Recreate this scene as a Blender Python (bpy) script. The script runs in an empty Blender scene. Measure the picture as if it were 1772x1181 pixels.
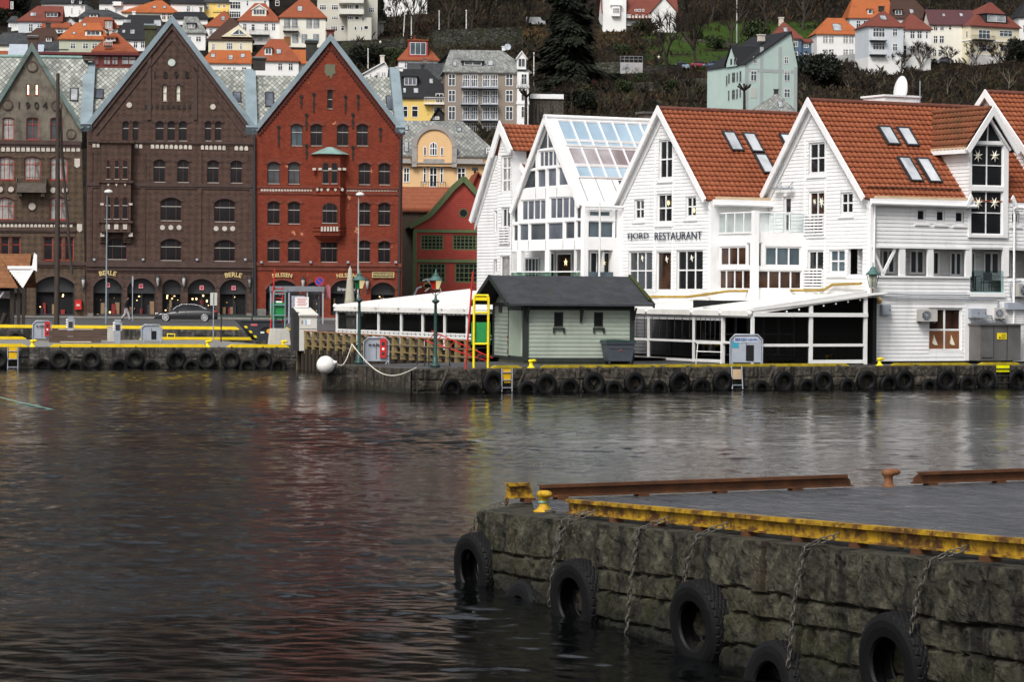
import bpy, bmesh, math, random
from mathutils import Matrix, Vector, noise
from mathutils.geometry import tessellate_polygon
random.seed(7)
R = math.radians
COL = bpy.context.scene.collection
FOC, CX, HY, HC, ROLL = 5000.0, 886.0, 502.0, 4.45, 0.008
# ---- pixel of the reference -> viewing ray; survey tables (ox, oy, scale) for measuring sheets
ZN = dict(A=(0,0,.2795),B=(420,0,.2795),C=(840,0,.2795),D=(1240,0,.3002),E=(0,300,.3048),G=(420,300,.3302),
 H=(840,300,.3302),I=(1260,300,.3303),J=(760,780,.3396),K=(1240,780,.3395),L=(600,440,.2202),M=(820,440,.2202),
 N=(0,430,.1862),O=(240,430,.1863),a=(0,0,.1016),b=(160,0,.1016),c=(330,0,.1016),d=(480,0,.1693),e=(680,60,.1354),
 f=(1240,0,.1778),g=(1440,0,.1874),h=(900,0,.2032),p=(1060,180,.2879),q=(1320,160,.2551),r=(820,190,.2540),
 s=(1480,400,.2032),t=(1080,480,.2483),u=(500,500,.2032),v=(690,190,.2794),_=(0,0,1.0))
def zp(z, x, y):
    o = ZN[z]; return (o[0]+x*o[2], o[1]+y*o[2])
def ray(x, y):
    c, s = math.cos(ROLL), math.sin(ROLL); dx, dy = x-CX, y-HY
    return ((c*dx+s*dy)/FOC, -(-s*dx+c*dy)/FOC)
def P(x, y, Y):
    a, b = ray(x, y); return Vector((a*Y, Y, HC+b*Y))
def G(x, y, z):
    a, b = ray(x, y); t = (z-HC)/b; return Vector((a*t, t, z))
class Fr:
    """upright local frame: x right along a facade, y into it, z up"""
    def __init__(s, o, yaw):
        s.o = Vector(o); s.a = R(yaw); s.yaw = yaw
        s.M = Matrix.Translation(s.o) @ Matrix.Rotation(s.a, 4, 'Z')
    def uz(s, z, x, y, v=0.0):
        x, y = zp(z, x, y); dx, dz = ray(x, y); nx, ny = -math.sin(s.a), math.cos(s.a)
        t = (v+s.o.x*nx+s.o.y*ny)/(dx*nx+ny)
        return ((t*dx-s.o.x)*math.cos(s.a)+(t-s.o.y)*math.sin(s.a), HC+dz*t-s.o.z)
    def pt(s, u, v, z): return s.M @ Vector((u, v, z))
    def hit(s, z, x, y, A, B, C):
        x, y = zp(z, x, y); dx, dz = ray(x, y); Mi = s.M.inverted()
        o = Mi @ Vector((0, 0, HC)); d = Mi.to_3x3() @ Vector((dx, 1, dz))
        A, B, C = Vector(A), Vector(B), Vector(C); n = (B-A).cross(C-A)
        return o + d*((A-o).dot(n)/d.dot(n))
    def sub(s, u, v, z, dyaw=0): return Fr(s.pt(u, v, z), s.yaw+dyaw)
def slope_frame(A, B, C):
    """local matrix with x along A->B, y = up the slope toward C, z = outward normal"""
    A, B, C = Vector(A), Vector(B), Vector(C); x = (B-A).normalized(); n = x.cross(C-A).normalized(); y = n.cross(x)
    return Matrix(((x.x,y.x,n.x,A.x),(x.y,y.y,n.y,A.y),(x.z,y.z,n.z,A.z),(0,0,0,1)))
WM = {}
def tag(o, label=None, cat=None, group=None, kind=None):
    if label: o['label'] = label
    if cat: o['category'] = cat
    if group: o['group'] = group
    if kind: o['kind'] = kind
    return o
def put(o, parent=None, M=None):
    COL.objects.link(o); M = M if M is not None else (WM[parent.name] if parent else Matrix.Identity(4))
    WM[o.name] = M.copy()
    if parent:
        o.parent = parent; o.matrix_local = WM[parent.name].inverted() @ M
    else: o.matrix_world = M
    return o
def thing(name, label, cat, F, group=None):
    o = bpy.data.objects.new(name, None); o.empty_display_size = .3
    put(o, None, F.M if isinstance(F, Fr) else F); return tag(o, label, cat, group)
def copy_tree(src, M, label=None, parent=None):
    c = src.copy(); COL.objects.link(c)
    if parent is None: c.matrix_world = M; WM[c.name] = M.copy()
    else: c.parent = parent; WM[c.name] = WM[parent.name] @ src.matrix_local
    if label: c['label'] = label
    for ch in src.children: copy_tree(ch, None, None, c)
    return c
class MB:
    def __init__(s): s.v=[]; s.f=[]; s.m=[]; s.s=[]
    def add(s, vs, fs, m=0, sm=False):
        n = len(s.v); s.v += [tuple(x) for x in vs]
        for f in fs: s.f.append([i+n for i in f]); s.m.append(m); s.s.append(sm)
        return s
    def box(s, x0,x1,y0,y1,z0,z1, m=0, M=None):
        vs = [Vector((x,y,z)) for z in (z0,z1) for y in (y0,y1) for x in (x0,x1)]
        if M is not None: vs = [M @ v for v in vs]
        return s.add(vs, [(0,2,3,1),(4,5,7,6),(0,1,5,4),(2,6,7,3),(0,4,6,2),(1,3,7,5)], m)
    def bar(s, A, B, w, h, m=0, up=(0,0,1)):
        A, B = Vector(A), Vector(B); d = (B-A); L = d.length
        if L < 1e-6: return s
        d /= L; u = Vector(up)
        if abs(d.dot(u)) > .98: u = Vector((0,1,0)) if abs(d.y) < .9 else Vector((1,0,0))
        x = d.cross(u).normalized(); z = x.cross(d)
        vs = [A+d*t*L+x*a*w/2+z*b*h/2 for t in (0,1) for a,b in ((-1,-1),(1,-1),(1,1),(-1,1))]
        return s.add(vs, [(3,2,1,0),(4,5,6,7),(0,1,5,4),(1,2,6,5),(2,3,7,6),(3,0,4,7)], m)
    def tube(s, pts, r, n=8, m=0, sm=True, caps=True):
        pts = [Vector(p) for p in pts]; k = len(pts); rs = r if isinstance(r, (list,tuple)) else [r]*k
        vs = []; x = None
        for i, p in enumerate(pts):
            d = (pts[min(i+1,k-1)]-pts[max(i-1,0)])
            d = d.normalized() if d.length > 1e-9 else Vector((0,0,1))
            if x is None: x = d.orthogonal().normalized()
            else:
                x = x-d*x.dot(d); x = x.normalized() if x.length > 1e-6 else d.orthogonal().normalized()
            y = d.cross(x)
            vs += [p+(x*math.cos(2*math.pi*j/n)+y*math.sin(2*math.pi*j/n))*rs[i] for j in range(n)]
        fs = [(i*n+j, i*n+(j+1)%n, (i+1)*n+(j+1)%n, (i+1)*n+j) for i in range(k-1) for j in range(n)]
        s.add(vs, fs, m, sm)
        if caps: s.add(vs[:n], [tuple(range(n))[::-1]], m); s.add(vs[-n:], [tuple(range(n))], m)
        return s
    def lathe(s, prof, n=16, m=0, c=(0,0,0), sm=True, M=None):
        vs = []
        for r, z in prof:
            vs += [Vector((c[0]+r*math.cos(2*math.pi*j/n), c[1]+r*math.sin(2*math.pi*j/n), c[2]+z)) for j in range(n)]
        if M is not None: vs = [M @ v for v in vs]
        k = len(prof)
        fs = [(i*n+j, i*n+(j+1)%n, (i+1)*n+(j+1)%n, (i+1)*n+j) for i in range(k-1) for j in range(n)]
        fs += [tuple(range(n))[::-1], tuple((k-1)*n+j for j in range(n))]
        return s.add(vs, fs, m, sm)
    def prism(s, poly, v0, v1, m=0, cap=True):
        """(u,z) outline extruded in y"""
        n = len(poly); vs = [(u,v0,z) for u,z in poly]+[(u,v1,z) for u,z in poly]
        fs = [(i,(i+1)%n,n+(i+1)%n,n+i) for i in range(n)]
        s.add(vs, fs, m)
        if cap:
            tr = tessellate_polygon([[Vector((u,z,0)) for u,z in poly]])
            s.add(vs, [tuple(t) for t in tr]+[tuple(i+n for i in t) for t in tr], m)
        return s
    def quad(s, pts, m=0): return s.add(pts, [tuple(range(len(pts)))], m)
    def wall(s, outer, holes, depth, m=0, v=0.0, mr=None):
        """(u,z) polygon with holes at y=v; the holes get reveals of the given depth"""
        loops = [[Vector((u,z,0)) for u,z in outer]]+[[Vector((u,z,0)) for u,z in h] for h in holes]
        flat = [p for l in loops for p in l]; tr = tessellate_polygon(loops)
        s.add([(p.x,v,p.y) for p in flat], [tuple(t) for t in tr], m)
        for h in holes:
            n = len(h); s.add([(u,v,z) for u,z in h]+[(u,v+depth,z) for u,z in h],
                [(i,(i+1)%n,n+(i+1)%n,n+i) for i in range(n)], m if mr is None else mr)
        return s
    def sphere(s, c, r, n=10, k=6, m=0, sc=(1,1,1)):
        c = Vector(c); vs = []
        for i in range(k+1):
            t = math.pi*i/k
            vs += [c+Vector((sc[0]*r*math.sin(t)*math.cos(2*math.pi*j/n), sc[1]*r*math.sin(t)*math.sin(2*math.pi*j/n), sc[2]*r*math.cos(t))) for j in range(n)]
        return s.add(vs, [(i*n+j,(i+1)*n+j,(i+1)*n+(j+1)%n,i*n+(j+1)%n) for i in range(k) for j in range(n)], m, True)
    def build(s, name, mats, parent=None, M=None, fix=False, label=None, mesh_only=False):
        me = bpy.data.meshes.new(name); me.from_pydata(s.v, [], s.f)
        for mt in (mats if isinstance(mats, (list,tuple)) else [mats]): me.materials.append(mt)
        me.polygons.foreach_set('material_index', s.m); me.polygons.foreach_set('use_smooth', s.s)
        if fix:
            b = bmesh.new(); b.from_mesh(me); bmesh.ops.remove_doubles(b, verts=b.verts, dist=1e-4)
            bmesh.ops.recalc_face_normals(b, faces=b.faces); b.to_mesh(me); b.free()
        me.update()
        if mesh_only: return me
        o = bpy.data.objects.new(name, me)
        if isinstance(M, Fr): M = M.M
        put(o, parent, M)
        if label: o['label'] = label
        return o
def inst(me, name, parent, M):
    o = bpy.data.objects.new(name, me); return put(o, parent, M)
def arch(u0, u1, z0, z1, rise, n=8):
    """outline (u,z) with a segmental/round arched top, apex at z1"""
    if rise <= .01: return [(u0,z0),(u1,z0),(u1,z1),(u0,z1)]
    w = (u1-u0)/2; cu = (u0+u1)/2; rr = (w*w+rise*rise)/(2*rise); cz = z1-rr; t = math.asin(min(1,w/rr))
    if rise > w: t = math.pi-t
    return [(u0,z0),(u1,z0)]+[(cu+rr*math.sin(t-2*t*i/n), cz+rr*math.cos(t-2*t*i/n)) for i in range(n+1)]
def circ(u, z, r, n=20): return [(u+r*math.cos(2*math.pi*i/n), z+r*math.sin(2*math.pi*i/n)) for i in range(n)]
FONT = {}
def glyphs(mb, text, size, M, m=0, ext=.02, arc=0.0, squeeze=1.0, bold=0.0):
    """lettering in the local xz plane, centred on M's origin; arc = radius of an upward curve"""
    cu = bpy.data.curves.new('t', 'FONT'); cu.body = text; cu.size = size; cu.extrude = ext; cu.align_x = 'CENTER'; cu.align_y = 'CENTER'; cu.offset = bold
    cu.resolution_u = 3
    ob = bpy.data.objects.new('t', cu); COL.objects.link(ob)
    dg = bpy.context.evaluated_depsgraph_get(); me = bpy.data.meshes.new_from_object(ob.evaluated_get(dg))
    vs = []
    for v in me.vertices:
        x, y, z = v.co; x *= squeeze
        if arc: t = x/arc; rr = arc+y; vs.append(M @ Vector((rr*math.sin(t), -z, rr*math.cos(t)-arc)))
        else: vs.append(M @ Vector((x, -z, y)))
    mb.add(vs, [tuple(p.vertices) for p in me.polygons], m)
    bpy.data.objects.remove(ob); bpy.data.curves.remove(cu); bpy.data.meshes.remove(me)
T = Matrix.Translation
def RX(a): return Matrix.Rotation(R(a), 4, 'X')
def RY(a): return Matrix.Rotation(R(a), 4, 'Y')
def RZ(a): return Matrix.Rotation(R(a), 4, 'Z')
# ------------------------------------------------------------------ materials
class N:
    def __init__(s, name):
        s.mt = bpy.data.materials.new(name); s.mt.use_nodes = True; s.t = s.mt.node_tree; s.b = s.t.nodes['Principled BSDF']
        s.tc = s.t.nodes.new('ShaderNodeTexCoord')
    def n(s, typ, **k):
        nd = s.t.nodes.new('ShaderNode'+typ)
        for a, b in k.items():
            if a in nd.inputs.keys(): nd.inputs[a].default_value = b
            else: setattr(nd, a, b)
        return nd
    def l(s, a, b): s.t.links.new(a, b)
    def obj(s, scale=(1,1,1), rot=(0,0,0), loc=(0,0,0)):
        mp = s.n('Mapping'); mp.inputs['Scale'].default_value = scale; mp.inputs['Rotation'].default_value = rot; mp.inputs['Location'].default_value = loc
        s.l(s.tc.outputs['Object'], mp.inputs[0]); return mp.outputs[0]
    def facade(s):
        """facade coordinates (x, z) as texture x, y"""
        sp = s.n('SeparateXYZ'); cb = s.n('CombineXYZ'); s.l(s.tc.outputs['Object'], sp.inputs[0])
        ad = s.n('Math', operation='ADD'); s.l(sp.outputs[0], ad.inputs[0]); s.l(sp.outputs[1], ad.inputs[1])
        s.l(ad.outputs[0], cb.inputs[0]); s.l(sp.outputs[2], cb.inputs[1]); return cb.outputs[0]
    def noise(s, vec, scale, detail=4, rough=.6):
        nd = s.n('TexNoise'); nd.inputs['Scale'].default_value = scale; nd.inputs['Detail'].default_value = detail; nd.inputs['Roughness'].default_value = rough
        if vec is not None: s.l(vec, nd.inputs['Vector'])
        return nd.outputs['Fac']
    def ramp(s, fac, stops):
        nd = s.n('ValToRGB'); cr = nd.color_ramp
        while len(cr.elements) < len(stops): cr.elements.new(.5)
        for e, (p, c) in zip(cr.elements, stops):
            e.position = p; e.color = (c[0],c[1],c[2],1) if isinstance(c, tuple) else (c,c,c,1)
        s.l(fac, nd.inputs[0]); return nd.outputs[0]
    def mix(s, a, b, f, mode='MIX'):
        nd = s.n('MixRGB', blend_type=mode)
        for v, i in ((f,0),(a,1),(b,2)):
            if isinstance(v, (int,float)): nd.inputs[i].default_value = v if i == 0 else (v,v,v,1)
            elif isinstance(v, tuple): nd.inputs[i].default_value = (*v[:3],1)
            else: s.l(v, nd.inputs[i])
        return nd.outputs[0]
    def bump(s, h, strength=.5, dist=.02, normal=None):
        nd = s.n('Bump'); nd.inputs['Strength'].default_value = strength; nd.inputs['Distance'].default_value = dist
        s.l(h, nd.inputs['Height'])
        if normal is not None: s.l(normal, nd.inputs['Normal'])
        return nd.outputs[0]
    def out(s, col=None, rough=None, normal=None, spec=.3, metal=0):
        for v, k in ((col,'Base Color'),(rough,'Roughness'),(normal,'Normal')):
            if v is None: continue
            if isinstance(v, tuple): s.b.inputs[k].default_value = (*v[:3],1)
            elif isinstance(v, (int,float)): s.b.inputs[k].default_value = v
            else: s.l(v, s.b.inputs[k])
        s.b.inputs['Specular IOR Level'].default_value = spec; s.b.inputs['Metallic'].default_value = metal
        return s.mt
def k(c, f): return tuple(min(1,x*f) for x in c)
MC = {}
def mat(name, col, rough=.6, var=.15, scale=2.0, bump=0.0, bscale=20.0, stretch=(1,1,1), col2=None, spec=.3, metal=0, dirt=0.0):
    if name in MC: return MC[name]
    n = N(name); vec = n.obj(stretch); f = n.noise(vec, scale, 5, .65)
    c = n.ramp(f, [(.3, k(col,1-var)), (.7, col2 or k(col,1+var))])
    if dirt:
        d = n.noise(n.obj((1.6,1.6,.25)), .9, 6, .7); c = n.mix(c, k(col,.35), n.ramp(d, [(.52,0.0),(.8,dirt)]))
    nb = n.bump(n.noise(vec, bscale, 5, .6), bump, .03) if bump else None
    MC[name] = n.out(c, rough, nb, spec, metal); return MC[name]
def emit(name, col, st):
    if name in MC: return MC[name]
    n = N(name); n.b.inputs['Emission Color'].default_value = (*col,1); n.b.inputs['Emission Strength'].default_value = st
    MC[name] = n.out(col, .5); return MC[name]
def glass(name, col, rough=.06, col2=None, sc=.6):
    n = N(name); f = n.noise(n.obj((1,1,.6), loc=(random.random()*9,0,0)), sc, 3, .5)
    # old panes are never quite flat: a faint warp
    nb = n.bump(n.noise(n.obj(), 1.3, 1, .5), .12, .05)
    MC[name] = n.out(n.ramp(f, [(.35,k(col,.7)),(.65,col2 or k(col,1.5))]), rough, nb, .28); return MC[name]
def brickmat(name, c1, c2, mort, sc=1.0, diaper=0.0, patch=None, stain=.5):
    n = N(name); vec = n.facade(); b = n.n('TexBrick'); b.inputs['Scale'].default_value = 4.2*sc
    b.inputs['Color1'].default_value = (*c1,1); b.inputs['Color2'].default_value = (*c2,1); b.inputs['Mortar'].default_value = (*mort,1)
    b.inputs['Mortar Size'].default_value = .022; b.inputs['Brick Width'].default_value = 1.0; b.inputs['Row Height'].default_value = .36; b.inputs['Bias'].default_value = -.1
    n.l(vec, b.inputs['Vector']); c = b.outputs['Color']
    if diaper:
        # burnt headers laid as small lozenges
        mp = n.n('Mapping'); mp.inputs['Rotation'].default_value = (0,0,R(45)); mp.inputs['Scale'].default_value = (2.5,2.5,1); n.l(vec, mp.inputs[0])
        ck = n.n('TexChecker'); ck.inputs['Scale'].default_value = 1.0; n.l(mp.outputs[0], ck.inputs[0])
        c = n.mix(c, k(c1,2.7), n.mix(0.0, diaper, ck.outputs['Fac']))
    v = n.noise(vec, 1.1, 6, .7); c = n.mix(c, 0.25, n.ramp(v, [(.45,0.0),(.8,stain)]), 'MULTIPLY')
    st = n.noise(n.obj((2.2,2.2,.18)), 1.0, 5, .7); c = n.mix(c, k(c1,.25), n.ramp(st, [(.55,0.0),(.85,stain*.8)]))
    if patch:
        pv = n.noise(vec, .42, 8, .62); c = n.mix(c, patch, n.ramp(pv, [(.64,0.0),(.65,.8)]))
    MC[name] = n.out(c, .85, n.bump(b.outputs['Fac'], .5, .01), .2); return MC[name]
def slatemat(name, c1, c2, pitch=.42, lines=(.05,.05,.05)):
    n = N(name); sp = n.n('SeparateXYZ'); cb = n.n('CombineXYZ'); n.l(n.tc.outputs['Object'], sp.inputs[0])
    n.l(sp.outputs[0], cb.inputs[0]); zz = n.n('Math', operation='MULTIPLY'); n.l(sp.outputs[2], zz.inputs[0]); zz.inputs[1].default_value = 1.0
    n.l(zz.outputs[0], cb.inputs[1])
    mp = n.n('Mapping'); mp.inputs['Rotation'].default_value = (0,0,R(45)); n.l(cb.outputs[0], mp.inputs[0])
    b = n.n('TexBrick'); b.offset = 0; b.inputs['Scale'].default_value = 1.0; b.inputs['Brick Width'].default_value = pitch; b.inputs['Row Height'].default_value = pitch
    b.inputs['Mortar Size'].default_value = pitch*.07; b.inputs['Mortar Smooth'].default_value = .3; b.inputs['Color1'].default_value = (*c1,1); b.inputs['Color2'].default_value = (*c2,1); b.inputs['Mortar'].default_value = (*lines,1)
    n.l(mp.outputs[0], b.inputs['Vector'])
    c = n.mix(b.outputs['Color'], 0.35, n.ramp(n.noise(n.obj(), .5, 6, .7), [(.45,0.0),(.75,.8)]), 'MULTIPLY')
    MC[name] = n.out(c, .7, n.bump(b.outputs['Fac'], .6, .02), .3); return MC[name]
def rooftile(name, col, var=.3, course=.33):
    """clay pan-tile roof for houses far off: courses along the height and pans across"""
    n = N(name); sp = n.n('SeparateXYZ'); n.l(n.tc.outputs['Object'], sp.inputs[0])
    w = n.n('TexWave', wave_profile='SAW'); w.bands_direction = 'Z'; w.inputs['Scale'].default_value = .5/course*.62; w.inputs['Distortion'].default_value = .4; n.l(n.tc.outputs['Object'], w.inputs['Vector'])
    c = n.ramp(n.noise(n.obj((1,1,1.5)), 2.2, 8, .75), [(.25,k(col,1-var)),(.75,k(col,1+var*.6))])
    c = n.mix(c, k(col,.45), n.ramp(w.outputs['Fac'], [(.0,.5),(.3,0.0)]))
    c = n.mix(c, k(col,.4), n.ramp(n.noise(n.obj((.6,.6,.25)), .8, 7, .7), [(.5,0.0),(.8,.6)]))
    MC[name] = n.out(c, .75, n.bump(w.outputs['Fac'], .7, .04), .25); return MC[name]
def boards(name, col, pitch=.16, dirt=.5):
    """painted weather-board for far houses"""
    n = N(name); w = n.n('TexWave', wave_profile='SAW'); w.bands_direction = 'Z'; w.inputs['Scale'].default_value = .314/pitch; n.l(n.tc.outputs['Object'], w.inputs['Vector'])
    c = n.ramp(n.noise(n.obj((1,1,.5)), .7, 6, .7), [(.3,k(col,.85)),(.7,k(col,1.05))])
    c = n.mix(c, k(col,.4), n.ramp(w.outputs['Fac'], [(.0,dirt),(.22,0.0)]))
    MC[name] = n.out(c, .6, n.bump(w.outputs['Fac'], .5, .02), .3); return MC[name]
white = mat('white_paint', (.73,.733,.735), .5, .09, .8, dirt=.34)
white_trim = mat('white_trim', (.76,.76,.765), .45, .05, 1.0, dirt=.12)
cream_trim = mat('cream_trim', (.62,.58,.5), .6, .1, 1.0)
tent_fabric = mat('tent_fabric', (.72,.71,.68), .5, .12, .5, dirt=.35)
dark_iron = mat('dark_iron', (.03,.03,.033), .5, .2, 4.0)
galv = mat('galvanised_steel', (.34,.37,.42), .45, .12, 3.0, metal=.3)
grey_box = mat('grey_cabinet', (.30,.33,.38), .5, .08, 2.0, dirt=.3)
zinc = mat('zinc_sheet', (.20,.255,.285), .5, .18, .8, dirt=.35)
copper = mat('green_copper', (.17,.27,.25), .6, .25, 1.5)
yellow = mat('yellow_paint', (.62,.40,.015), .5, .2, 4.0, dirt=.3)
bright_yellow = mat('bright_yellow', (.80,.62,.01), .5, .1, 4.0)
red_paint = mat('red_paint', (.45,.02,.02), .5, .15, 3.0)
green_paint = mat('green_paint', (.02,.22,.06), .5, .15, 6.0)
lamp_green = mat('lamp_green', (.02,.055,.05), .4, .25, 5.0)
rust_yellow = None
g_dark = glass('glass_dark', (.011,.012,.014))
g_mid = glass('glass_grey', (.03,.035,.042), col2=(.08,.09,.1))
g_cold = glass('glass_bluish', (.05,.075,.095), col2=(.11,.15,.17))
g_pale = glass('glass_pale', (.24,.26,.28), .15, (.42,.44,.46))
g_curt = glass('glass_curtain', (.10,.10,.10), .2, (.34,.34,.33), 1.6)
g_purple = glass('glass_mauve', (.085,.095,.12), .08, (.15,.165,.20))
g_warm = glass('glass_warm', (.018,.010,.008), .08, (.065,.032,.02), 1.3)
g_sky = glass('glass_sky', (.30,.44,.56), .08, (.44,.56,.66), .3)
lit = emit('lit_window', (1.0,.80,.50), 1.3)
bulb = emit('warm_bulb', (1.0,.55,.12), 6.0)
shoplight = emit('shop_light', (1.0,.62,.25), 2.2)
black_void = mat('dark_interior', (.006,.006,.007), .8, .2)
asphalt = mat('asphalt', (.06,.06,.062), .55, .25, 2.0, .2, 30)
concrete = mat('concrete', (.30,.29,.27), .75, .15, 1.5, .2, 20, dirt=.4)
timber = mat('weathered_timber', (.20,.145,.06), .75, .3, 2.5, .3, 12, (3,3,.4), (.28,.21,.10))
dark_timber = mat('dark_timber', (.03,.022,.016), .8, .3, 2.5, .3, 12, (3,3,.4))
mast_wood = mat('tarred_mast', (.045,.032,.026), .7, .3, 2.5, .2, 12, (3,3,.4))
rubber = mat('tyre_rubber', (.0035,.0035,.004), .6, .35, 5.0, .25, 40, spec=.22)
slate = slatemat('slate_scales', (.19,.20,.185), (.44,.45,.41), .31)
slate_hill = slatemat('slate_far', (.15,.16,.155), (.30,.31,.29), .36, (.07,.07,.07))
# ------------------------------------------------------------------ camera, light
sc = bpy.context.scene
cam = bpy.data.cameras.new('camera'); co = bpy.data.objects.new('camera', cam); COL.objects.link(co); sc.camera = co
co.location = (0,0,HC); co.rotation_euler = (R(90), -ROLL, 0); cam.sensor_width = 36; cam.lens = FOC/1772*36
cam.shift_y = -(590.5-HY)/1772; cam.clip_end = 6000; cam.clip_start = 1
w = bpy.data.worlds.new('World'); sc.world = w; w.use_nodes = True
bg = w.node_tree.nodes['Background']; sky = w.node_tree.nodes.new('ShaderNodeTexSky'); sky.sky_type = 'NISHITA'; sky.sun_disc = False
SUN_EL, SUN_AZ = 48.0, 205.0          # high behind the viewer's left shoulder, veiled by cloud
sky.sun_elevation = R(SUN_EL); sky.sun_rotation = R(SUN_AZ); sky.dust_density = 5.0; sky.ozone_density = 1.0; sky.air_density = 1.0
hsv = w.node_tree.nodes.new('ShaderNodeHueSaturation'); hsv.inputs['Saturation'].default_value = .35; w.node_tree.links.new(sky.outputs[0], hsv.inputs['Color']); w.node_tree.links.new(hsv.outputs[0], bg.inputs[0]); bg.inputs[1].default_value = 0.08
sd = bpy.data.lights.new('sun', 'SUN'); sd.energy = 1.5; sd.angle = R(18); sd.color = (1,.97,.92)
so = bpy.data.objects.new('sun', sd); COL.objects.link(so)
az = R(SUN_AZ); sun_dir = Vector((math.sin(az)*math.cos(R(SUN_EL)), math.cos(az)*math.cos(R(SUN_EL)), math.sin(R(SUN_EL))))
so.rotation_euler = (-sun_dir).to_track_quat('-Z', 'Y').to_euler()
sc.view_settings.view_transform = 'Standard'; sc.view_settings.look = 'None'; sc.view_settings.gamma = 1; sc.view_settings.exposure = 0.88
# ------------------------------------------------------------------ terrain
KEYS = [(225,1.7),(262,1.8),(285,3.5),(333,10),(420,19),(500,31),(583,46),(667,63),(750,82),(850,118),(1000,190),(1300,350),(1700,440)]
def ground(x, Y):
    z = KEYS[-1][1]
    for (a,za),(b,zb) in zip(KEYS, KEYS[1:]):
        if Y <= b:
            t = max(0,(Y-a)/(b-a)); z = za+(zb-za)*t; break
    f = min(1, max(0,(Y-275)/60))
    return z + f*(1.6*noise.noise(Vector((x*.02, Y*.02, 3.1)))+ .6*noise.noise(Vector((x*.09, Y*.09, 7.7))))
def on_hill(x, y, lo=270.0, hi=1300.0):
    """where the viewing ray through a pixel meets the hillside"""
    a, b = ray(x, y); Y = lo
    while Y < hi and HC+b*Y > ground(a*Y, Y): Y += .5
    return Vector((a*Y, Y, HC+b*Y))
n = N('hillside'); geo = n.obj()
c = n.ramp(n.noise(geo, .11, 8, .7), [(.3,(.004,.0035,.0028)),(.5,(.010,.0075,.005)),(.62,(.024,.016,.009)),(.75,(.015,.016,.007))])
gm = n.n('TexNoise'); 
sp = n.n('SeparateXYZ'); n.l(n.tc.outputs['Object'], sp.inputs[0])
def band(x0, x1, y0, y1):
    """soft lawn area given in metres"""
    r = None
    for ch, lo, hi, so_ in ((0,x0,x1,3.0),(1,y0,y1,6.0)):
        for sgn, e in ((1,lo),(-1,hi)):
            m = n.n('Math', operation='MULTIPLY_ADD', use_clamp=True); n.l(sp.outputs[ch], m.inputs[0]); m.inputs[1].default_value = sgn/so_; m.inputs[2].default_value = -sgn*e/so_+.5
            if r is None: r = m.outputs[0]
            else:
                q = n.n('Math', operation='MULTIPLY'); n.l(r, q.inputs[0]); n.l(m.outputs[0], q.inputs[1]); r = q.outputs[0]
    return r
def lawn(px0, px1, ytop, ybot):
    a = on_hill((px0+px1)/2, ytop); b = on_hill((px0+px1)/2, ybot); return band((px0-886)/5000*b.y, (px1-886)/5000*a.y, b.y, a.y)
grass = n.ramp(n.noise(geo, .5, 8, .75), [(.3,(.014,.030,.005)),(.55,(.034,.064,.010)),(.75,(.055,.07,.014))])
patchy = n.ramp(n.noise(geo, .09, 6, .7), [(.36,0.0),(.46,1.0)])
for b_ in (lawn(1135,1262,52,122), lawn(1225,1420,38,82), lawn(1020,1050,155,170), lawn(640,760,86,112), lawn(948,985,155,165)):
    c = n.mix(c, grass, n.mix(0.0, patchy, b_))
ochre = lawn(1035,1075,50,80); ochre2 = lawn(895,940,45,75)
for b_ in (ochre, ochre2): c = n.mix(c, n.ramp(n.noise(geo, .6, 6, .7), [(.3,(.05,.032,.012)),(.7,(.12,.075,.025))]), n.mix(0.0, n.ramp(n.noise(geo,.2,6,.7),[(.4,0.0),(.5,.9)]), b_))
hill_mat = n.out(c, .95, n.bump(n.noise(geo, .9, 8, .7), 1.0, .6), .1)
mb = MB(); xs = [-190+i*4.0 for i in range(96)]; ys = [225+i*3.2 for i in range(150)]+[705+i*14 for i in range(60)]
for Y in ys:
    for x in xs: mb.v.append((x*(1+max(0,Y-700)/500), Y, ground(x, Y)))
nx = len(xs)
for j in range(len(ys)-1):
    for i in range(nx-1): mb.f.append((j*nx+i, j*nx+i+1, (j+1)*nx+i+1, (j+1)*nx+i)); mb.m.append(0); mb.s.append(True)
tag(mb.build('hill', hill_mat), kind='structure')
# ------------------------------------------------------------------ water
import numpy as np
n = N('harbour_water')
m1 = n.noise(n.obj((1,1.6,1), rot=(0,0,.3)), 5.0, 4, .6); m2 = n.noise(n.obj((1,1.5,1), rot=(0,0,-.25)), 14.0, 3, .6)
gust = n.ramp(n.noise(n.obj((.35,1,1), loc=(3.3,1.7,0)), .05, 3, .5), [(.38,.35),(.62,1.3)])
def hs(a, f):
    m = n.n('Math', operation='MULTIPLY'); n.l(a, m.inputs[0])
    if isinstance(f, float): m.inputs[1].default_value = f
    else: n.l(f, m.inputs[1])
    return m.outputs[0]
def ha(a, b): m = n.n('Math', operation='ADD'); n.l(a, m.inputs[0]); n.l(b, m.inputs[1]); return m.outputs[0]
nb = n.n('Bump'); nb.inputs['Strength'].default_value = 1.0; nb.inputs['Distance'].default_value = 1.0; wp_ = G(60,1035,0); d_ = n.n('VectorMath', operation='LENGTH'); n.l(n.obj((.24,.30,1), loc=(-wp_.x*.24,-wp_.y*.30,0)), d_.inputs[0])
pr_ = n.n('MapRange'); n.l(ha(d_.outputs['Value'], hs(n.noise(n.obj((.5,1.3,1)), .8, 5, .65), 1.6)), pr_.inputs[0]); pr_.inputs[1].default_value = 1.0; pr_.inputs[2].default_value = 1.9; pr_.inputs[3].default_value = 1.2; pr_.inputs[4].default_value = 0.0
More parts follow.
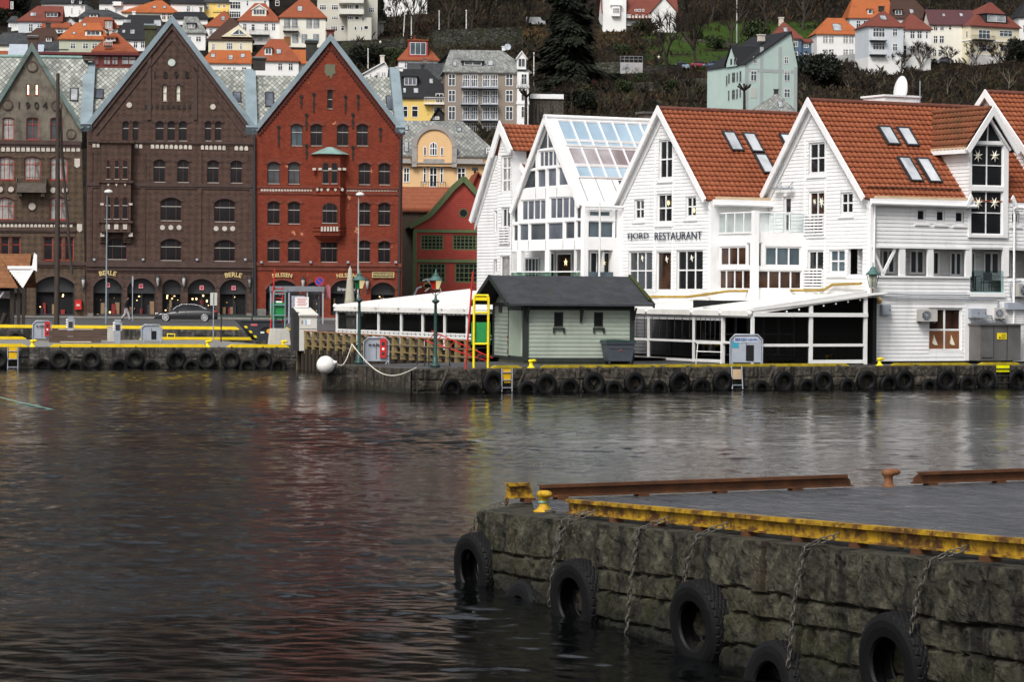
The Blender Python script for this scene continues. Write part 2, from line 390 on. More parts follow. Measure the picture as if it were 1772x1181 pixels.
sy_ = n.n('SeparateXYZ'); n.l(n.obj(), sy_.inputs[0]); ny_ = n.n('MapRange'); n.l(ha(sy_.outputs[1], hs(n.noise(n.obj((.3,1,1)), .5, 3, .5), 6.0)), ny_.inputs[0]); ny_.inputs[1].default_value = 39.0; ny_.inputs[2].default_value = 47.0; ny_.inputs[3].default_value = .30; ny_.inputs[4].default_value = 1.0
n.l(hs(ha(hs(m1,.011), hs(m2,.004)), ha(hs(gust, ny_.outputs[0]), pr_.outputs[0])), nb.inputs['Height'])
water_mat = n.out((.0022,.0026,.0028), .03, nb.outputs[0], .5); n.b.inputs['IOR'].default_value = 1.16
rng = np.random.default_rng(5); WAVES = []
for i in range(80):
    lam = 10**rng.uniform(math.log10(.24), math.log10(4.5)); th = rng.normal(0, 1.0)+math.pi/2-.15; kk = 2*math.pi/lam
    WAVES.append((kk*math.cos(th), kk*math.sin(th), .0125*(1.35 if lam < .8 else .95 if lam < 2 else .5)/kk, rng.uniform(0, 6.28), lam))
def water_h(X, Y, cut):
    Z = np.zeros_like(X); pf = np.exp(-((X+7.5)/4.5)**2-((Y-42.3+.25*(X+7.5))/2.6)**2); g = .72+.5*np.sin(X*.11+Y*.043+1.3)*np.sin(X*.05-Y*.09+.6)+.18*np.sin(X*.31+Y*.17)
    for kx, ky, a, ph, lam in WAVES:
        if lam > cut: Z += a*(1+.8*pf if lam < .7 else 1)*np.sin(kx*X+ky*Y+ph)
    return Z*g
def water_patch(x0, x1, y0, y1, dx, dy, vs, fs):
    X, Y = np.meshgrid(np.arange(x0, x1+dx*.5, dx), np.arange(y0, y1+dy*.5, dy)); Z = water_h(X, Y, dy*2.4); r_, c_ = X.shape
    base = sum(len(v) for v in vs); vs.append(np.stack([X.ravel(), Y.ravel(), Z.ravel()], 1)); idx = np.arange(r_*c_).reshape(r_, c_)+base
    fs.append(np.stack([idx[:-1,:-1].ravel(), idx[:-1,1:].ravel(), idx[1:,1:].ravel(), idx[1:,:-1].ravel()], 1))
vs, fs = [], []
water_patch(-9, 9, 24, 46, .05, .045, vs, fs); water_patch(-17, 17, 46, 82, .085, .085, vs, fs); water_patch(-45, 45, 82, 226, .24, .20, vs, fs)
for q in ([(-260,-60),(260,-60),(260,24.02),(-260,24.02)],[(-260,24),(-8.98,24),(-8.98,46),(-260,46)],[(8.98,24),(260,24),(260,46),(8.98,46)],[(-260,46),(-16.97,46),(-16.97,82),(-260,82)],[(16.97,46),(260,46),(260,82),(16.97,82)],[(-260,82),(-44.9,82),(-44.9,300),(-260,300)],[(44.9,82),(260,82),(260,300),(44.9,300)],[(-44.9,225.9),(44.9,225.9),(44.9,300),(-44.9,300)]): fs.append(np.arange(4).reshape(1,4)+sum(len(v) for v in vs)); vs.append(np.array([(x,y,-.03) for x,y in q]))
V = np.concatenate(vs); Q = np.concatenate(fs)
me = bpy.data.meshes.new('water'); me.vertices.add(len(V)); me.vertices.foreach_set('co', V.ravel()); me.loops.add(Q.size); me.loops.foreach_set('vertex_index', Q.ravel())
me.polygons.add(len(Q)); me.polygons.foreach_set('loop_start', np.arange(0, Q.size, 4)); me.polygons.foreach_set('use_smooth', np.ones(len(Q), bool)); me.update(calc_edges=True); me.materials.append(water_mat)
wo = bpy.data.objects.new('water', me); put(wo); tag(wo, kind='structure')
# ------------------------------------------------------------------ stone quay walls
def stonemat(name, c0, c1, moss, wet):
    n = N(name); v = n.obj(); 
    c = n.ramp(n.noise(v, 3.0, 10, .78), [(.36,k(c0,.5)),(.47,k(c1,.30)),(.56,k(c1,.60)),(.68,k(c1,1.15))])
    c = n.mix(c, k(c0,.22), n.ramp(n.noise(n.obj((2.2,2.2,.16), loc=(4,2,0)), 1.25, 4, .6), [(.53,0.0),(.60,.88)]))
    c = n.mix(c, (.05,.028,.012), n.ramp(n.noise(n.obj((1.2,1.2,.3), loc=(9,2,0)), 1.3, 5, .65), [(.56,0.0),(.72,.6)]))
    sp = n.n('SeparateXYZ'); n.l(n.n('NewGeometry').outputs['Position'], sp.inputs[0])
    zr = n.n('MapRange'); n.l(sp.outputs[2], zr.inputs[0]); zr.inputs[1].default_value = wet[0]; zr.inputs[2].default_value = wet[1]; zr.inputs[3].default_value = 1; zr.inputs[4].default_value = 0
    mm = n.ramp(n.noise(n.obj(loc=(2,7,1)), 2.2, 7, .7), [(.42,0.0),(.60,.8)])
    c = n.mix(c, n.ramp(n.noise(v, 9, 5, .7), [(.3,k(moss,.4)),(.7,moss)]), n.mix(0.0, mm, zr.outputs[0]))
    low = n.n('MapRange'); n.l(sp.outputs[2], low.inputs[0]); low.inputs[1].default_value = wet[0]-.2; low.inputs[2].default_value = wet[0]+.3; low.inputs[3].default_value = .88; low.inputs[4].default_value = 0
    c = n.mix(c, (.008,.008,.006), low.outputs[0])     # tide line: weed and slime
    return n.out(c, .72, n.bump(n.noise(v, 6, 9, .78), 1.0, .10, n.bump(n.noise(v, 28, 5, .7), .6, .012)), .3)
def stone_wall(F, u0, u1, z0, courses, res, bulge=.06, seed=1, bw=(.5,1.3), cap=.5, rough=.03):
    """rough granite courses as one relief sheet with a coping top; courses = heights of joints from the top down"""
    rnd = random.Random(seed); rows = []
    for zt, zb in zip(courses, courses[1:]+[z0]):
        js = [u0-.3]; s = max(.5,(zt-zb)/.6)
        while js[-1] < u1+.5: js.append(js[-1]+rnd.uniform(*bw)*(1 if zt == courses[0] else .8))
        rows.append((zt, zb, js, [rnd.uniform(-.03,.03) for _ in js]))
    nu = max(2,int((u1-u0)/res)); nz = max(2,int((courses[0]-z0)/res)); mb = MB()
    def h(u, z):
        wz = z+.05*noise.noise(Vector((u*1.3, z, seed))); wu = u+.05*noise.noise(Vector((u*2, z*2.2, seed+9)))
        for zt, zb, js, of in rows:
            if wz >= zb or zb == z0:
                i = 0
                while i < len(js)-2 and wu >= js[i+1]: i += 1
                d = min(wu-js[i], js[i+1]-wu, wz-zb+.01, (zt-wz)+ (.5 if zt == courses[0] else .01)); d = max(0,min(1,d/(.05 if bulge > .07 else .09))); e = 1-(1-d)**2
                f = noise.fractal(Vector((u*4.5, z*4.5, seed*3.3+i)), .8, 2.1, 5)
                return bulge*e+of[i]*e+rough*f*e
        return 0
    for j in range(nz+1):
        z = courses[0]-(courses[0]-z0)*j/nz
        for i in range(nu+1):
            u = u0+(u1-u0)*i/nu; t = h(u, z)
            zz = z-(.03*max(0,noise.noise(Vector((u*3,seed,0))))+.02 if j == 0 else 0)
            mb.v.append((u, -t*(.55 if j == 0 else 1), zz))
    for j in range(nz):
        for i in range(nu):
            a = j*(nu+1)+i; mb.f.append((a, a+nu+1, a+nu+2, a+1)); mb.m.append(0); mb.s.append(False)
    b0 = len(mb.v)
    for i in range(nu+1): u = u0+(u1-u0)*i/nu; mb.v.append((u, cap, courses[0]))
    for i in range(nu): mb.f.append((i, i+1, b0+i+1, b0+i)); mb.m.append(0); mb.s.append(False)
    return mb
stone_near = stonemat('granite_near', (.017,.015,.011), (.13,.12,.082), (.042,.048,.008), (.25,1.25))
stone_far = stonemat('granite_far', (.045,.038,.03), (.145,.125,.10), (.035,.04,.012), (.10,.45))
stone_low = stonemat('granite_left', (.05,.046,.04), (.15,.14,.125), (.035,.04,.012), (.10,.45))
# ------------------------------------------------------------------ tyres and chains
def tyre_mesh(Rr, wd, nc, near):
    hw = wd/2; inn = Rr*.53; sec = [(inn,-hw*.75),(inn*1.06,-hw*.93),(Rr*.74,-hw),(Rr*.86,-hw*.97),(Rr*.93,-hw*.86)]
    nt = 22 if near else 4
    sec += [(Rr*(1-.03*abs(2*i/nt-1)**3), hw*.8*(2*i/nt-1), 1) for i in range(nt+1)]
    sec += [(Rr*.93,hw*.86),(Rr*.86,hw*.97),(Rr*.74,hw),(inn*1.06,hw*.93),(inn,hw*.75),(inn*1.03,hw*.62),(Rr*.9,hw*.7),(Rr*.92,0),(Rr*.9,-hw*.7),(inn*1.03,-hw*.62)]
    mb = MB(); k_ = len(sec)
    for j in range(nc):
        t = 2*math.pi*j/nc
        for s_ in sec:
            r, y = s_[0], s_[1]
            if near and len(s_) == 3:
                zz = .013*(1 if (j//3)%2 else -1)
                for gpos in (-.62,-.2,.2,.62):
                    if abs(y-gpos*hw*.8-zz) < .0085: r -= .014
                if abs(y) > hw*.55 and j % 6 == 0: r -= .012
            elif near and .75 < r/Rr < .9 and j % 2: r += .0015
            mb.v.append((r*math.cos(t), y, r*math.sin(t)))
    for j in range(nc):
        for i in range(k_):
            a, b = j*k_+i, j*k_+(i+1)%k_; c_, d_ = ((j+1)%nc)*k_+(i+1)%k_, ((j+1)%nc)*k_+i
            mb.f.append((a,b,c_,d_)); mb.m.append(0); mb.s.append(not near)
    return mb.build('tyre', rubber, mesh_only=True)
TY_NEAR = tyre_mesh(.56,.33,192,True); TY_FAR = tyre_mesh(.5,.24,36,False)
def tyre(me, F, u, z, label, group, sc_=1.0, tilt=0, off=.18, lean=0):
    o = bpy.data.objects.new('tyre', me); M = F.M @ T((u,-off,z)) @ RZ(tilt) @ RX(lean) @ RY(random.uniform(0,90)) @ Matrix.Scale(sc_,4)
    put(o, None, M); return tag(o, label, 'tyre', group)
chain_mat = mat('rusty_chain', (.06,.053,.046), .55, .4, 8.0, .3, 40, col2=(.125,.115,.10), metal=.2)
def chain_mb(mb, pts, link=.10, r=.009, wd=.028, n=10):
    pts = [Vector(p) for p in pts]; L = []; 
    for a, b in zip(pts, pts[1:]): L.append((b-a).length)
    tot = sum(L); cnt = max(2,int(tot/(link*.78)))
    for i in range(cnt):
        d = (i+.5)/cnt*tot; q = 0
        while q < len(L)-1 and d > L[q]: d -= L[q]; q += 1
        dr = (pts[q+1]-pts[q]).normalized(); c_ = pts[q]+dr*d; x = dr.cross(Vector((0,1,0)) if i % 2 else Vector((1,.2,0))).normalized()
        ring = []
        for j in range(n):
            t = 2*math.pi*j/n; ring.append(c_+dr*(math.cos(t)*link*.5)+x*(math.sin(t)*wd))
        ring.append(ring[0]); mb.tube(ring, r, 5, 0, True, False)
def chain(F, pts, label, group, **kw):
    mb = MB(); chain_mb(mb, pts, **kw); return tag(mb.build('chain', chain_mat, None, F), label, 'chain', group)
# ------------------------------------------------------------------ the near dock
A_ = P(845,882,44.0); WYAW, WSL = -72.0, 2.45
FW = Fr(A_, WYAW); FW.M = T(A_) @ RZ(WYAW) @ RY(-WSL)           # the dock dips slightly away from the viewer
def FWu(x, y, zl=0.0): return FW.hit('_', x, y, (0,0,zl), (1,0,zl), (0,1,zl))
def zl_(zw, u): return (zw-A_.z-u*math.sin(R(WSL)))/math.cos(R(WSL))
ZB = A_.z+.0; C_ = P(889,869.5,45.6); D_ = P(1772,832,51.2); D_.z = C_.z; FB = Fr(C_, math.degrees(math.atan2(D_.y-C_.y, D_.x-C_.x)))
LW = 21.0
dock = thing('quay_wall', 'rough mossy granite quay wall in the foreground right, hung with chains and tyres', 'wall', FW)
stone_wall(FW, 0, LW, -2.3, [0,-.62,-.92,-1.28,-1.62,-2.0], .025, .15, 3, (.42,1.05), .5, .05).build('stone_face', stone_near, dock, FW)
mb = MB(); e0 = FW.M.inverted() @ C_

mb = MB(); q = [(0,.02),(e0.x,e0.y)]
mb.quad([(0,.01,-2),(0,.01,-.02),tuple(e0+Vector((0,0,-.02))),(e0.x,e0.y,-2)])
LX = 36.0; mb.quad([(LW,.0,-4),(LX,.0,-4),(LX,.0,-.02),(LW,.0,-.02)]); o_ = FW.M.inverted() @ (D_+(D_-C_)*3); mb.quad([(e0.x,e0.y,-2),tuple(e0+Vector((0,0,-.02))),tuple(o_+Vector((0,0,-.02))),(o_.x,o_.y,-2)])
mb.add([(0,.01,-.02),(LX,.01,-.02),tuple(o_+Vector((0,0,-.02))),tuple(e0+Vector((0,0,-.02)))],[(0,1,2),(0,2,3)])
mb.build('rear_face', stone_near, dock, FW)
n = N('wet_deck_boards'); v = n.obj(rot=(0,0,R(8))); b = n.n('TexBrick'); b.inputs['Scale'].default_value = 1; b.inputs['Brick Width'].default_value = 2.8; b.inputs['Row Height'].default_value = .135; b.inputs['Mortar Size'].default_value = .011
b.inputs['Color1'].default_value = (.075,.078,.086,1); b.inputs['Color2'].default_value = (.115,.119,.128,1); b.inputs['Mortar'].default_value = (.006,.006,.007,1); n.l(v, b.inputs['Vector'])
cc = n.mix(b.outputs['Color'], .3, n.ramp(n.noise(n.obj((.5,5,1), rot=(0,0,R(8))), 2.2, 7, .7), [(.38,0.0),(.62,1.0)]), 'MULTIPLY')
deck_mat = n.out(cc, n.ramp(n.noise(n.obj((.6,2,1)), 1.4, 5, .7), [(.35,.18),(.6,.6)]), n.bump(n.noise(n.obj((1,9,1), rot=(0,0,R(8))), 3, 6, .7), .7, .02, n.bump(b.outputs['Fac'], .6, .02)), .45)
mb = MB(); fi = FW.M.inverted(); q1 = fi @ (C_+(D_-C_)*.05)+Vector((.2,-.25,.03)); q2 = fi @ (D_+(D_-C_)*3)+Vector((.2,-.25,.03))
mb.add([(.95,.42,.03),(LX,.42,.03),tuple(q2),tuple(q1)],[(0,1,2),(0,2,3)])
mb.quad([(.95,.42,.03),(.95,.42,-.05),(LX,.42,-.05),(LX,.42,.03)])
tag(mb.build('quay_deck', deck_mat, None, FW), kind='structure')
n = N('rusting_yellow_steel'); v = n.obj((.6,.6,1)); c = n.ramp(n.noise(v, 5, 9, .72), [(.3,(.05,.022,.010)),(.44,(.13,.06,.012)),(.52,(.40,.235,.012)),(.75,(.55,.34,.015))])
c = n.mix(c, (.05,.024,.012), n.ramp(n.noise(n.obj((3,3,.5)), 2.5, 6, .7), [(.45,0.0),(.7,.8)]))
rust_yellow = n.out(c, .65, n.bump(n.noise(v, 22, 6, .7), .5, .01), .3)
n = N('rusted_steel'); v = n.obj((.6,.6,1)); c = n.ramp(n.noise(v, 4, 9, .72), [(.3,(.035,.018,.012)),(.5,(.085,.034,.014)),(.66,(.13,.05,.018)),(.72,(.36,.20,.015))])
rusted = n.out(c, .7, n.bump(n.noise(v, 22, 6, .7), .6, .01), .3)
def ibeam(F, u0, u1, v, z, h, wd, mt, label, taper=(0,0), joint=None):
    mb = MB(); t = .022; z1 = z+h
    poly = [(u0,z),(u1,z),(u1-taper[1]*.25,z1-t-.05 if taper[1] else z1-t),(u1-taper[1],z1-t),(u0+taper[0],z1-t)]
    poly = [(u0,z),(u1,z),(u1-taper[1]*.15,z1-.09),(u1-taper[1],z1-t),(u0+taper[0],z1-t),(u0+taper[0]*.15,z1-.09)]
    mb.prism(poly, v+wd*.45, v+wd*.55)
    mb.box(u0+taper[0], u1-taper[1], v, v+wd, z1-t, z1); mb.box(u0+taper[0],u1-taper[1], v-.004, v+.02, z1-.05, z1-t)
    mb.box(u0, u1, v, v+wd, z, z+t)
    root = mb.build('edge_rail', mt, None, F); tag(root, label, 'edge rail')
    u = u0+.3
    while u < u1: MB().box(u, u+.2, v-.01, v+wd+.02, z-.07, z-.002).build('foot_plate', rusted, root, F); u += 1.55
    return root
a0 = FW.hit('_',978,884,(0,.13,0),(1,.13,0),(0,.13,1))
ibeam(FW, a0.x, LW, .13, .045, .20, .12, rust_yellow, 'yellow flaking steel edge rail along the near face of the foreground quay')
fbi = FB.M.inverted(); FBu = lambda x, y: FB.hit('_', x, y, (0,-.3,0), (1,-.3,0), (0,-.3,1))
b0, b1, b2, b3 = FBu(935,868), FBu(1474,842), FBu(1581,842), FBu(926,866)
ibeam(FB, b0.x, b1.x, -.34, .08, .20, .13, rusted, 'long rusty edge rail on the far side of the foreground quay', (0,.12))
ibeam(FB, b2.x, b2.x+9, -.34, .08, .20, .13, rusted, 'rusty edge rail right of the rust brown bollard, with rounded end', (.14,0))
ibeam(FB, -.28, b3.x-.02, -.30, .08, .24, .13, rust_yellow, 'short yellow stub of edge rail at the corner beside the yellow bollard', (0,.08))
def bollard(F, u, v, z, mt, label, s=1.0, rope=None, group=None, dr=1):
    root = thing('bollard', label, 'bollard', F.sub(u, v, z), group); mb = MB()
    S = [(.22,0),(.215,.03),(.15,.06),(.105,.12),(.09,.22),(.095,.27),(.13,.31),(.15,.35),(.14,.40),(.09,.43),(.0,.44)]
    mb.lathe([(r*s,zz*s) for r, zz in S], 18)
    mb.sphere((dr*.13*s,0,.37*s), .13*s, 14, 8, 0, (1.35,.95,.6))
    mb.build('post', mt, root, None)
    if s > .9: MB().box(-.30*s,.30*s,-.2*s,.2*s,-.02,.025).build('base_plate', mt, root)
    if rope:
        rb = MB(); rb.tube([(.105*s*math.cos(t*.5)*(1+.05*(t%2)), .105*s*math.sin(t*.5), (.20+.012*(t//12.6))*s) for t in range(0,27)], .014*s, 6)
        rb.build('mooring_rope', rope, root)
    return root
teal = mat('teal_rope', (.16,.33,.28), .8, .3, 20)
q = FWu(941,886); bollard(FW, q.x, q.y, -.01, mat('chipped_yellow', (.42,.25,.012), .55, .35, 7, .3, 30, dirt=.5), 'yellow T-shaped bollard with turquoise rope at the corner of the foreground quay', .74, teal)
q = FB.hit('_',1518,845,(0,0,0),(1,0,0),(0,1,0)); bollard(FB, q.x, min(q.y,-.2), -.01, mat('rust_bollard', (.16,.065,.025), .7, .35, 6, .4, 30), 'rust brown bollard in the gap between two rusty edge rails', .80)
# tyres and their chains on the near wall: u found from the photo columns, then hung on the stone
def wall_u(x, y, off=.3): return FW.hit('_', x, y, (0,-off,0), (1,-off,0), (0,-off,1)).x
TS = [(830,985,.22,'near tyre at the wall corner, leftmost of the foreground quay tyres',1.0),(910,1068,-.285,'small half-sunk tyre between the two left foreground tyres',1.0),
 (1006,1046,.24,'second large tyre, hanging under the yellow rail end near the quay corner',1.0),(1219,1082,.40,'broad tyre with chunky tread in the middle of the foreground wall',1.0),
 (1350,1195,-.07,'low tyre mostly below the frame edge, right of the chunky tread tyre',1.0),(1560,1150,.60,'largest tyre at the bottom right of the foreground wall',1.0)]
for i, (x, y, z, lab, s_) in enumerate(TS):
    u = wall_u(x, y, .2); tyre(TY_NEAR, FW, u, zl_(z,u), lab, 'tyres on the foreground quay wall', s_, (10,8,13,10,9,9)[i], .23, (4,-10,3,5,-6,4)[i])
CHN = [(888,868,.35),(975,892,.05),(1060,892,.75),(1160,905,-.1),(1275,915,.75),(1428,935,.25),(1624,958,1.0),(1766,980,.2)]
CL = ['chain at the quay corner running down to the leftmost tyre','thin chain from the end of the yellow rail to the half-sunk tyre','chain above the second large tyre','chain hanging down the stone between the second and the chunky tread tyre',
 'chain above the chunky tread tyre','long chain down to the low tyre at the frame edge','chain above the largest tyre','rightmost chain, close to the right edge of the frame']
for (x, y, zb), lab in zip(CHN, CL):
    u = max(.12, FWu(x, y, .05).x); zb = zl_(zb, u); um = u-.12
    root = chain(FW, [(u+.12,.2,.11),(u+.02,-.05,.03),(u-.02,-.20,-.06),(um-.02,-.27,zb*.5),(um-.12,-.30,zb)], lab, 'chains on the foreground quay wall', link=.11, r=.0095, wd=.03)
    rg = MB(); c0 = Vector((u+.14,.21,.12)); rg.tube([c0+Vector((math.cos(t*math.pi/6)*.052,.012*math.sin(t*math.pi/6),math.sin(t*math.pi/6)*.052)) for t in range(13)], .016, 6, 0, True, False)
    rg.build('ring', rusted, root, FW)
# ------------------------------------------------------------------ windows shared by all buildings
WC = {}; pale_bar = mat('pale_transom', (.42,.40,.37), .6, .1)
def win_meshes(w_, h_, rise, cols, rows, ft, mt, fm, gm, cas, sill, dp=.07):
    key = (round(w_,2), round(h_,2), round(rise,2), cols, rows, ft, mt, fm.name, gm.name, cas, sill, dp)
    if key in WC: return WC[key]
    mb = MB(); o = arch(0, w_, 0, h_, rise); i_ = arch(ft, w_-ft, ft, h_-ft, max(0, rise*(1-2*ft/w_)) if rise else 0)
    mb.wall(o, [i_], dp)
    mb.s = [False]*len(mb.f)
    cl = [c/cols for c in range(1, cols)] if isinstance(cols, int) else list(cols)
    for c in cl: mb.box(w_*c-mt/2, w_*c+mt/2, .006, dp, ft*.6, h_-ft*.6-(rise*.35*abs(2*c-1)**2 if rise else 0))
    for r_ in rows: mb.box(ft*.6, w_-ft*.6, .010 if fm.name != 'brown_window_frame' else -.004, dp, h_*r_-mt/2, h_*r_+mt/2, 1 if fm.name == 'brown_window_frame' else 0)
    if fm.name == 'brown_window_frame': mb.box(.0, w_, -.02, dp, .0, .05, 1)
    if cas:
        a = arch(-cas, w_+cas, -cas, h_+cas, rise*(1+2*cas/w_) if rise else 0); b = o
        mb.wall(a, [b], .0, v=-.045); mb.wall(a, [], 0, v=.3) if False else None
        nn = len(a); mb.add([(u,-.045,z) for u,z in a]+[(u,.03,z) for u,z in a], [(j,(j+1)%nn,nn+(j+1)%nn,nn+j) for j in range(nn)])
        nn = len(b); mb.add([(u,-.045,z) for u,z in b]+[(u,.03,z) for u,z in b], [(j,(j+1)%nn,nn+(j+1)%nn,nn+j) for j in range(nn)])
    if sill: mb.box(-sill-cas, w_+sill+cas, -.14, .02, -.09-cas, -.002-cas)
    g = MB(); tr = tessellate_polygon([[Vector((u,z,0)) for u,z in i_]]); g.add([(u,dp*.7,z) for u,z in i_], [tuple(t) for t in tr])
    WC[key] = (mb.build('window', [fm, pale_bar], mesh_only=True), g.build('pane', gm, mesh_only=True)); return WC[key]
class Bld:
    def __init__(s, name, label, cat, F, group=None):
        s.F = F; s.root = thing(name, label, cat, F, group); s.holes = []; s.wins = []; s.lips = []
    def win(s, z, x0, y0, x1, y1, rise=0.0, cols=2, rows=(.6,), ft=.08, mt=.05, fm=None, gm=None, v=.14, cas=0.0, sill=0.0, hole=True, F=None, name='window', dp=.07):
        F = F or s.F; pv = v if not hole else 0
        u0, zt = F.uz(z, x0, y0, pv); u1, zb = F.uz(z, x1, y1, pv); uu = F.uz(z, x0, y1, pv)[0]; u2 = F.uz(z, x1, y0, pv)[0]
        u0 = (u0+uu)/2; u1 = (u1+u2)/2; w_ = u1-u0; h_ = zt-zb
        w_ = max(.12, round(w_*20)/20); h_ = max(.12, round(h_*20)/20); u0 = (u0+u1)/2-w_/2
        return s.winl(u0, u0+w_, zb, zb+h_, rise, cols, rows, ft, mt, fm, gm, v, cas, sill, hole, F, name, dp)
    def winl(s, u0, u1, z0, z1, rise=0.0, cols=2, rows=(.6,), ft=.08, mt=.05, fm=None, gm=None, v=.14, cas=0.0, sill=0.0, hole=True, F=None, name='window', dp=.07):
        F = F or s.F; w_ = u1-u0; h_ = z1-z0
        if hole and F is s.F: s.holes.append(arch(u0, u1, z0, z1, rise*w_)); s.lips.append((u0, u1, z1-rise*w_, z1, rise*w_))
        a, b = win_meshes(w_, h_, rise*w_, cols, tuple(rows), ft, mt, fm or white_trim, gm or g_dark, cas, sill, dp)
        M = F.M @ T((u0, v, z0)); o = inst(a, name, s.root, M); inst(b, 'pane', o, M); return o
    def wall(s, outer, m, depth=.2, name='wall', F=None, holes=None, v=0.0):
        mb = MB().wall(outer, s.holes if holes is None else holes, depth, 0, v); return mb.build(name, m, s.root, (F or s.F))
    def part(s, mb, name, m, F=None, fix=False, parent=None): return mb.build(name, m, parent or s.root, F or s.F, fix)
def vprism(mb, plan, z0, z1, m=0):
    n_ = len(plan); mb.add([(u,v,z0) for u,v in plan]+[(u,v,z1) for u,v in plan], [(i,(i+1)%n_,n_+(i+1)%n_,n_+i) for i in range(n_)]+[tuple(range(n_))[::-1], tuple(range(n_,2*n_))], m)
def arch_strip(mb, u0, u1, zs, rise, th, v0, v1, m=0, n=10, legs=0.0):
    a = arch(u0, u1, zs-.01, zs+rise, rise, n)[2:]; b = arch(u0-th, u1+th, zs-.01, zs+rise+th, rise+th*.6, n)[2:]
    k_ = min(len(a), len(b))
    for i in range(k_-1):
        P_ = [a[i],a[i+1],b[i+1],b[i]]
        mb.add([(u,v0,z) for u,z in P_]+[(u,v1,z) for u,z in P_], [(0,1,2,3),(0,1,5,4),(2,3,7,6)], m)
# ------------------------------------------------------------------ the three brick gables across the water
ZS = 1.8; YB = 6.5
b0_ = G(150,551.5,ZS) if False else P(150,551.5,250); FB0 = Fr((b0_.x,b0_.y,ZS), YB)
brick_brown = brickmat('brick_brown', (.040,.024,.019), (.076,.046,.035), (.11,.08,.065), 1.0, .45)
brick_left = brickmat('brick_umber', (.050,.034,.023), (.082,.057,.04), (.11,.085,.065), 1.0, .45)
brick_red = brickmat('brick_red', (.150,.025,.013), (.21,.042,.021), (.15,.052,.03), 1.0, 0, (.50,.22,.12), .45)
plaster_old = mat('stained_plaster', (.085,.072,.057), .85, .35, .9, .3, 8, col2=(.20,.175,.14), dirt=.95)
brown_trim = mat('brown_cornice', (.060,.037,.032), .8, .25, 2.0, .2, 20)
red_trim = mat('red_cornice', (.14,.036,.022), .8, .25, 2.0, .2, 20)
plaster_w = mat('pale_plaster', (.46,.42,.37), .8, .2, 2.0)
frame_brown = mat('brown_window_frame', (.075,.022,.014), .5, .2, 4.0)
frame_red = mat('red_window_frame', (.30,.045,.03), .5, .2, 4.0)
granite_base = mat('granite_base', (.14,.13,.12), .8, .3, 3.0, .2, 20)
gold = mat('gilt_letters', (.62,.47,.22), .4, .1, 5, metal=.2)
def uzl(F, z, pts, v=0): return [F.uz(z, x, y, v) for x, y in pts]
def coping(B, left, apex, right, th, over, v0, v1, m, name='coping'):
    """sheet-metal capping following both slopes of a gable"""
    (ul,zl),(ua,za),(ur,zr) = left, apex, right; mb = MB()
    for (ue,ze) in ((ul,zl),(ur,zr)):
        d = Vector((ue-ua, ze-za)).normalized(); nn = Vector((-d.y, d.x)); nn = nn if nn.y > 0 else -nn
        ta = Vector((ua,za)); te = Vector((ue,ze)); ap = Vector((0, over/max(.2,nn.y)))
        am = Vector((0,(over-th)/max(.2,nn.y)))
        mb.prism([tuple(ta+am), tuple(te+nn*(over-th)), tuple(te+nn*over), tuple(ta+ap)], v0, v1)
    return B.part(mb, name, m)
def gable_house(B, left, apex, right, zridge, vr, roofm, wall_pts, wallm, par=None):
    (ul,zl),(ua,za),(ur,zr) = left, apex, right; mb = MB()
    mb.quad([(ul-.2,.3,zl),(ur+.2,.3,zr),(ur+.2,vr,zridge),(ul-.2,vr,zridge)]); mb.quad([(ul-.2,vr,zridge),(ur+.2,vr,zridge),(ur+.2,2*vr,zr-1),(ul-.2,2*vr,zl-1)])
    mb.quad([(ul,.3,zl),(ua,.3,za),(ua,vr*1.7,za),(ul,vr*1.7,zl)]); mb.quad([(ur,.3,zr),(ua,.3,za),(ua,vr*1.7,za),(ur,vr*1.7,zr)])
    roof = B.part(mb, 'roof', roofm); return roof
def skylight(B, z, x0, y0, x1, y1, A, Bp, C, parent, fm=None, gm=None, F=None, lift=.06, name='skylight', ft=.10, tilt=0):
    F = F or B.F; q = [F.hit(z, x, y, A, Bp, C) for x, y in ((x0,y1),(x1,y1),(x1,y0),(x0,y0))]
    S = slope_frame(A, Bp, C); Si = S.inverted(); l = [Si @ p for p in q]
    a0 = (l[0].x+l[3].x)/2; a1 = (l[1].x+l[2].x)/2; c0 = (l[0].y+l[1].y)/2; c1 = (l[2].y+l[3].y)/2
    if a0 > a1: a0, a1 = a1, a0
    return roof_window(F, S, a0, a1, c0, c1, parent, fm, gm, lift, name, ft)
def roof_window(F, S, a0, a1, c0, c1, parent, fm=None, gm=None, lift=.06, name='skylight', ft=.10):
    sg = 1.0
    mb = MB(); g = MB(); h = lift*1.6
    for x0_,x1_,y0_,y1_ in ((a0,a1,c0,c0+ft),(a0,a1,c1-ft,c1),(a0,a0+ft,c0+ft,c1-ft),(a1-ft,a1,c0+ft,c1-ft)): mb.box(x0_,x1_,y0_,y1_,-.1,h)
    g.quad([(a0+ft,c0+ft,h*.85),(a1-ft,c0+ft,h*.85),(a1-ft,c1-ft,h*.85),(a0+ft,c1-ft,h*.85)])
    o = mb.build(name, fm or dark_iron, parent, F.M @ S); g.build('pane', gm or g_pale, o, F.M @ S); return o
def chimney(B, z, x0, y0, x1, y1, v, m, cap=None, dv=.9, F=None, parent=None, hold=None):
    F = F or B.F; u0, zt = F.uz(z, x0, y0, v); u1, zb = F.uz(z, x1, y1, v); mb = MB(); h = zt-zb
    mb.box(u0,u1,v,v+dv,zb,zt-.12*h); mb.box(u0-.1,u1+.1,v-.1,v+dv+.1,zt-.2*h,zt-.06*h)
    if cap: c_ = MB(); 
    o = mb.build('chimney', m, parent or B.root, F)
    if cap:
        c_.box(u0-.08,u1+.08,v-.08,v+dv+.08,zt-.06*h+.004,zt); c_.build('cap', cap, o, F)
    return o
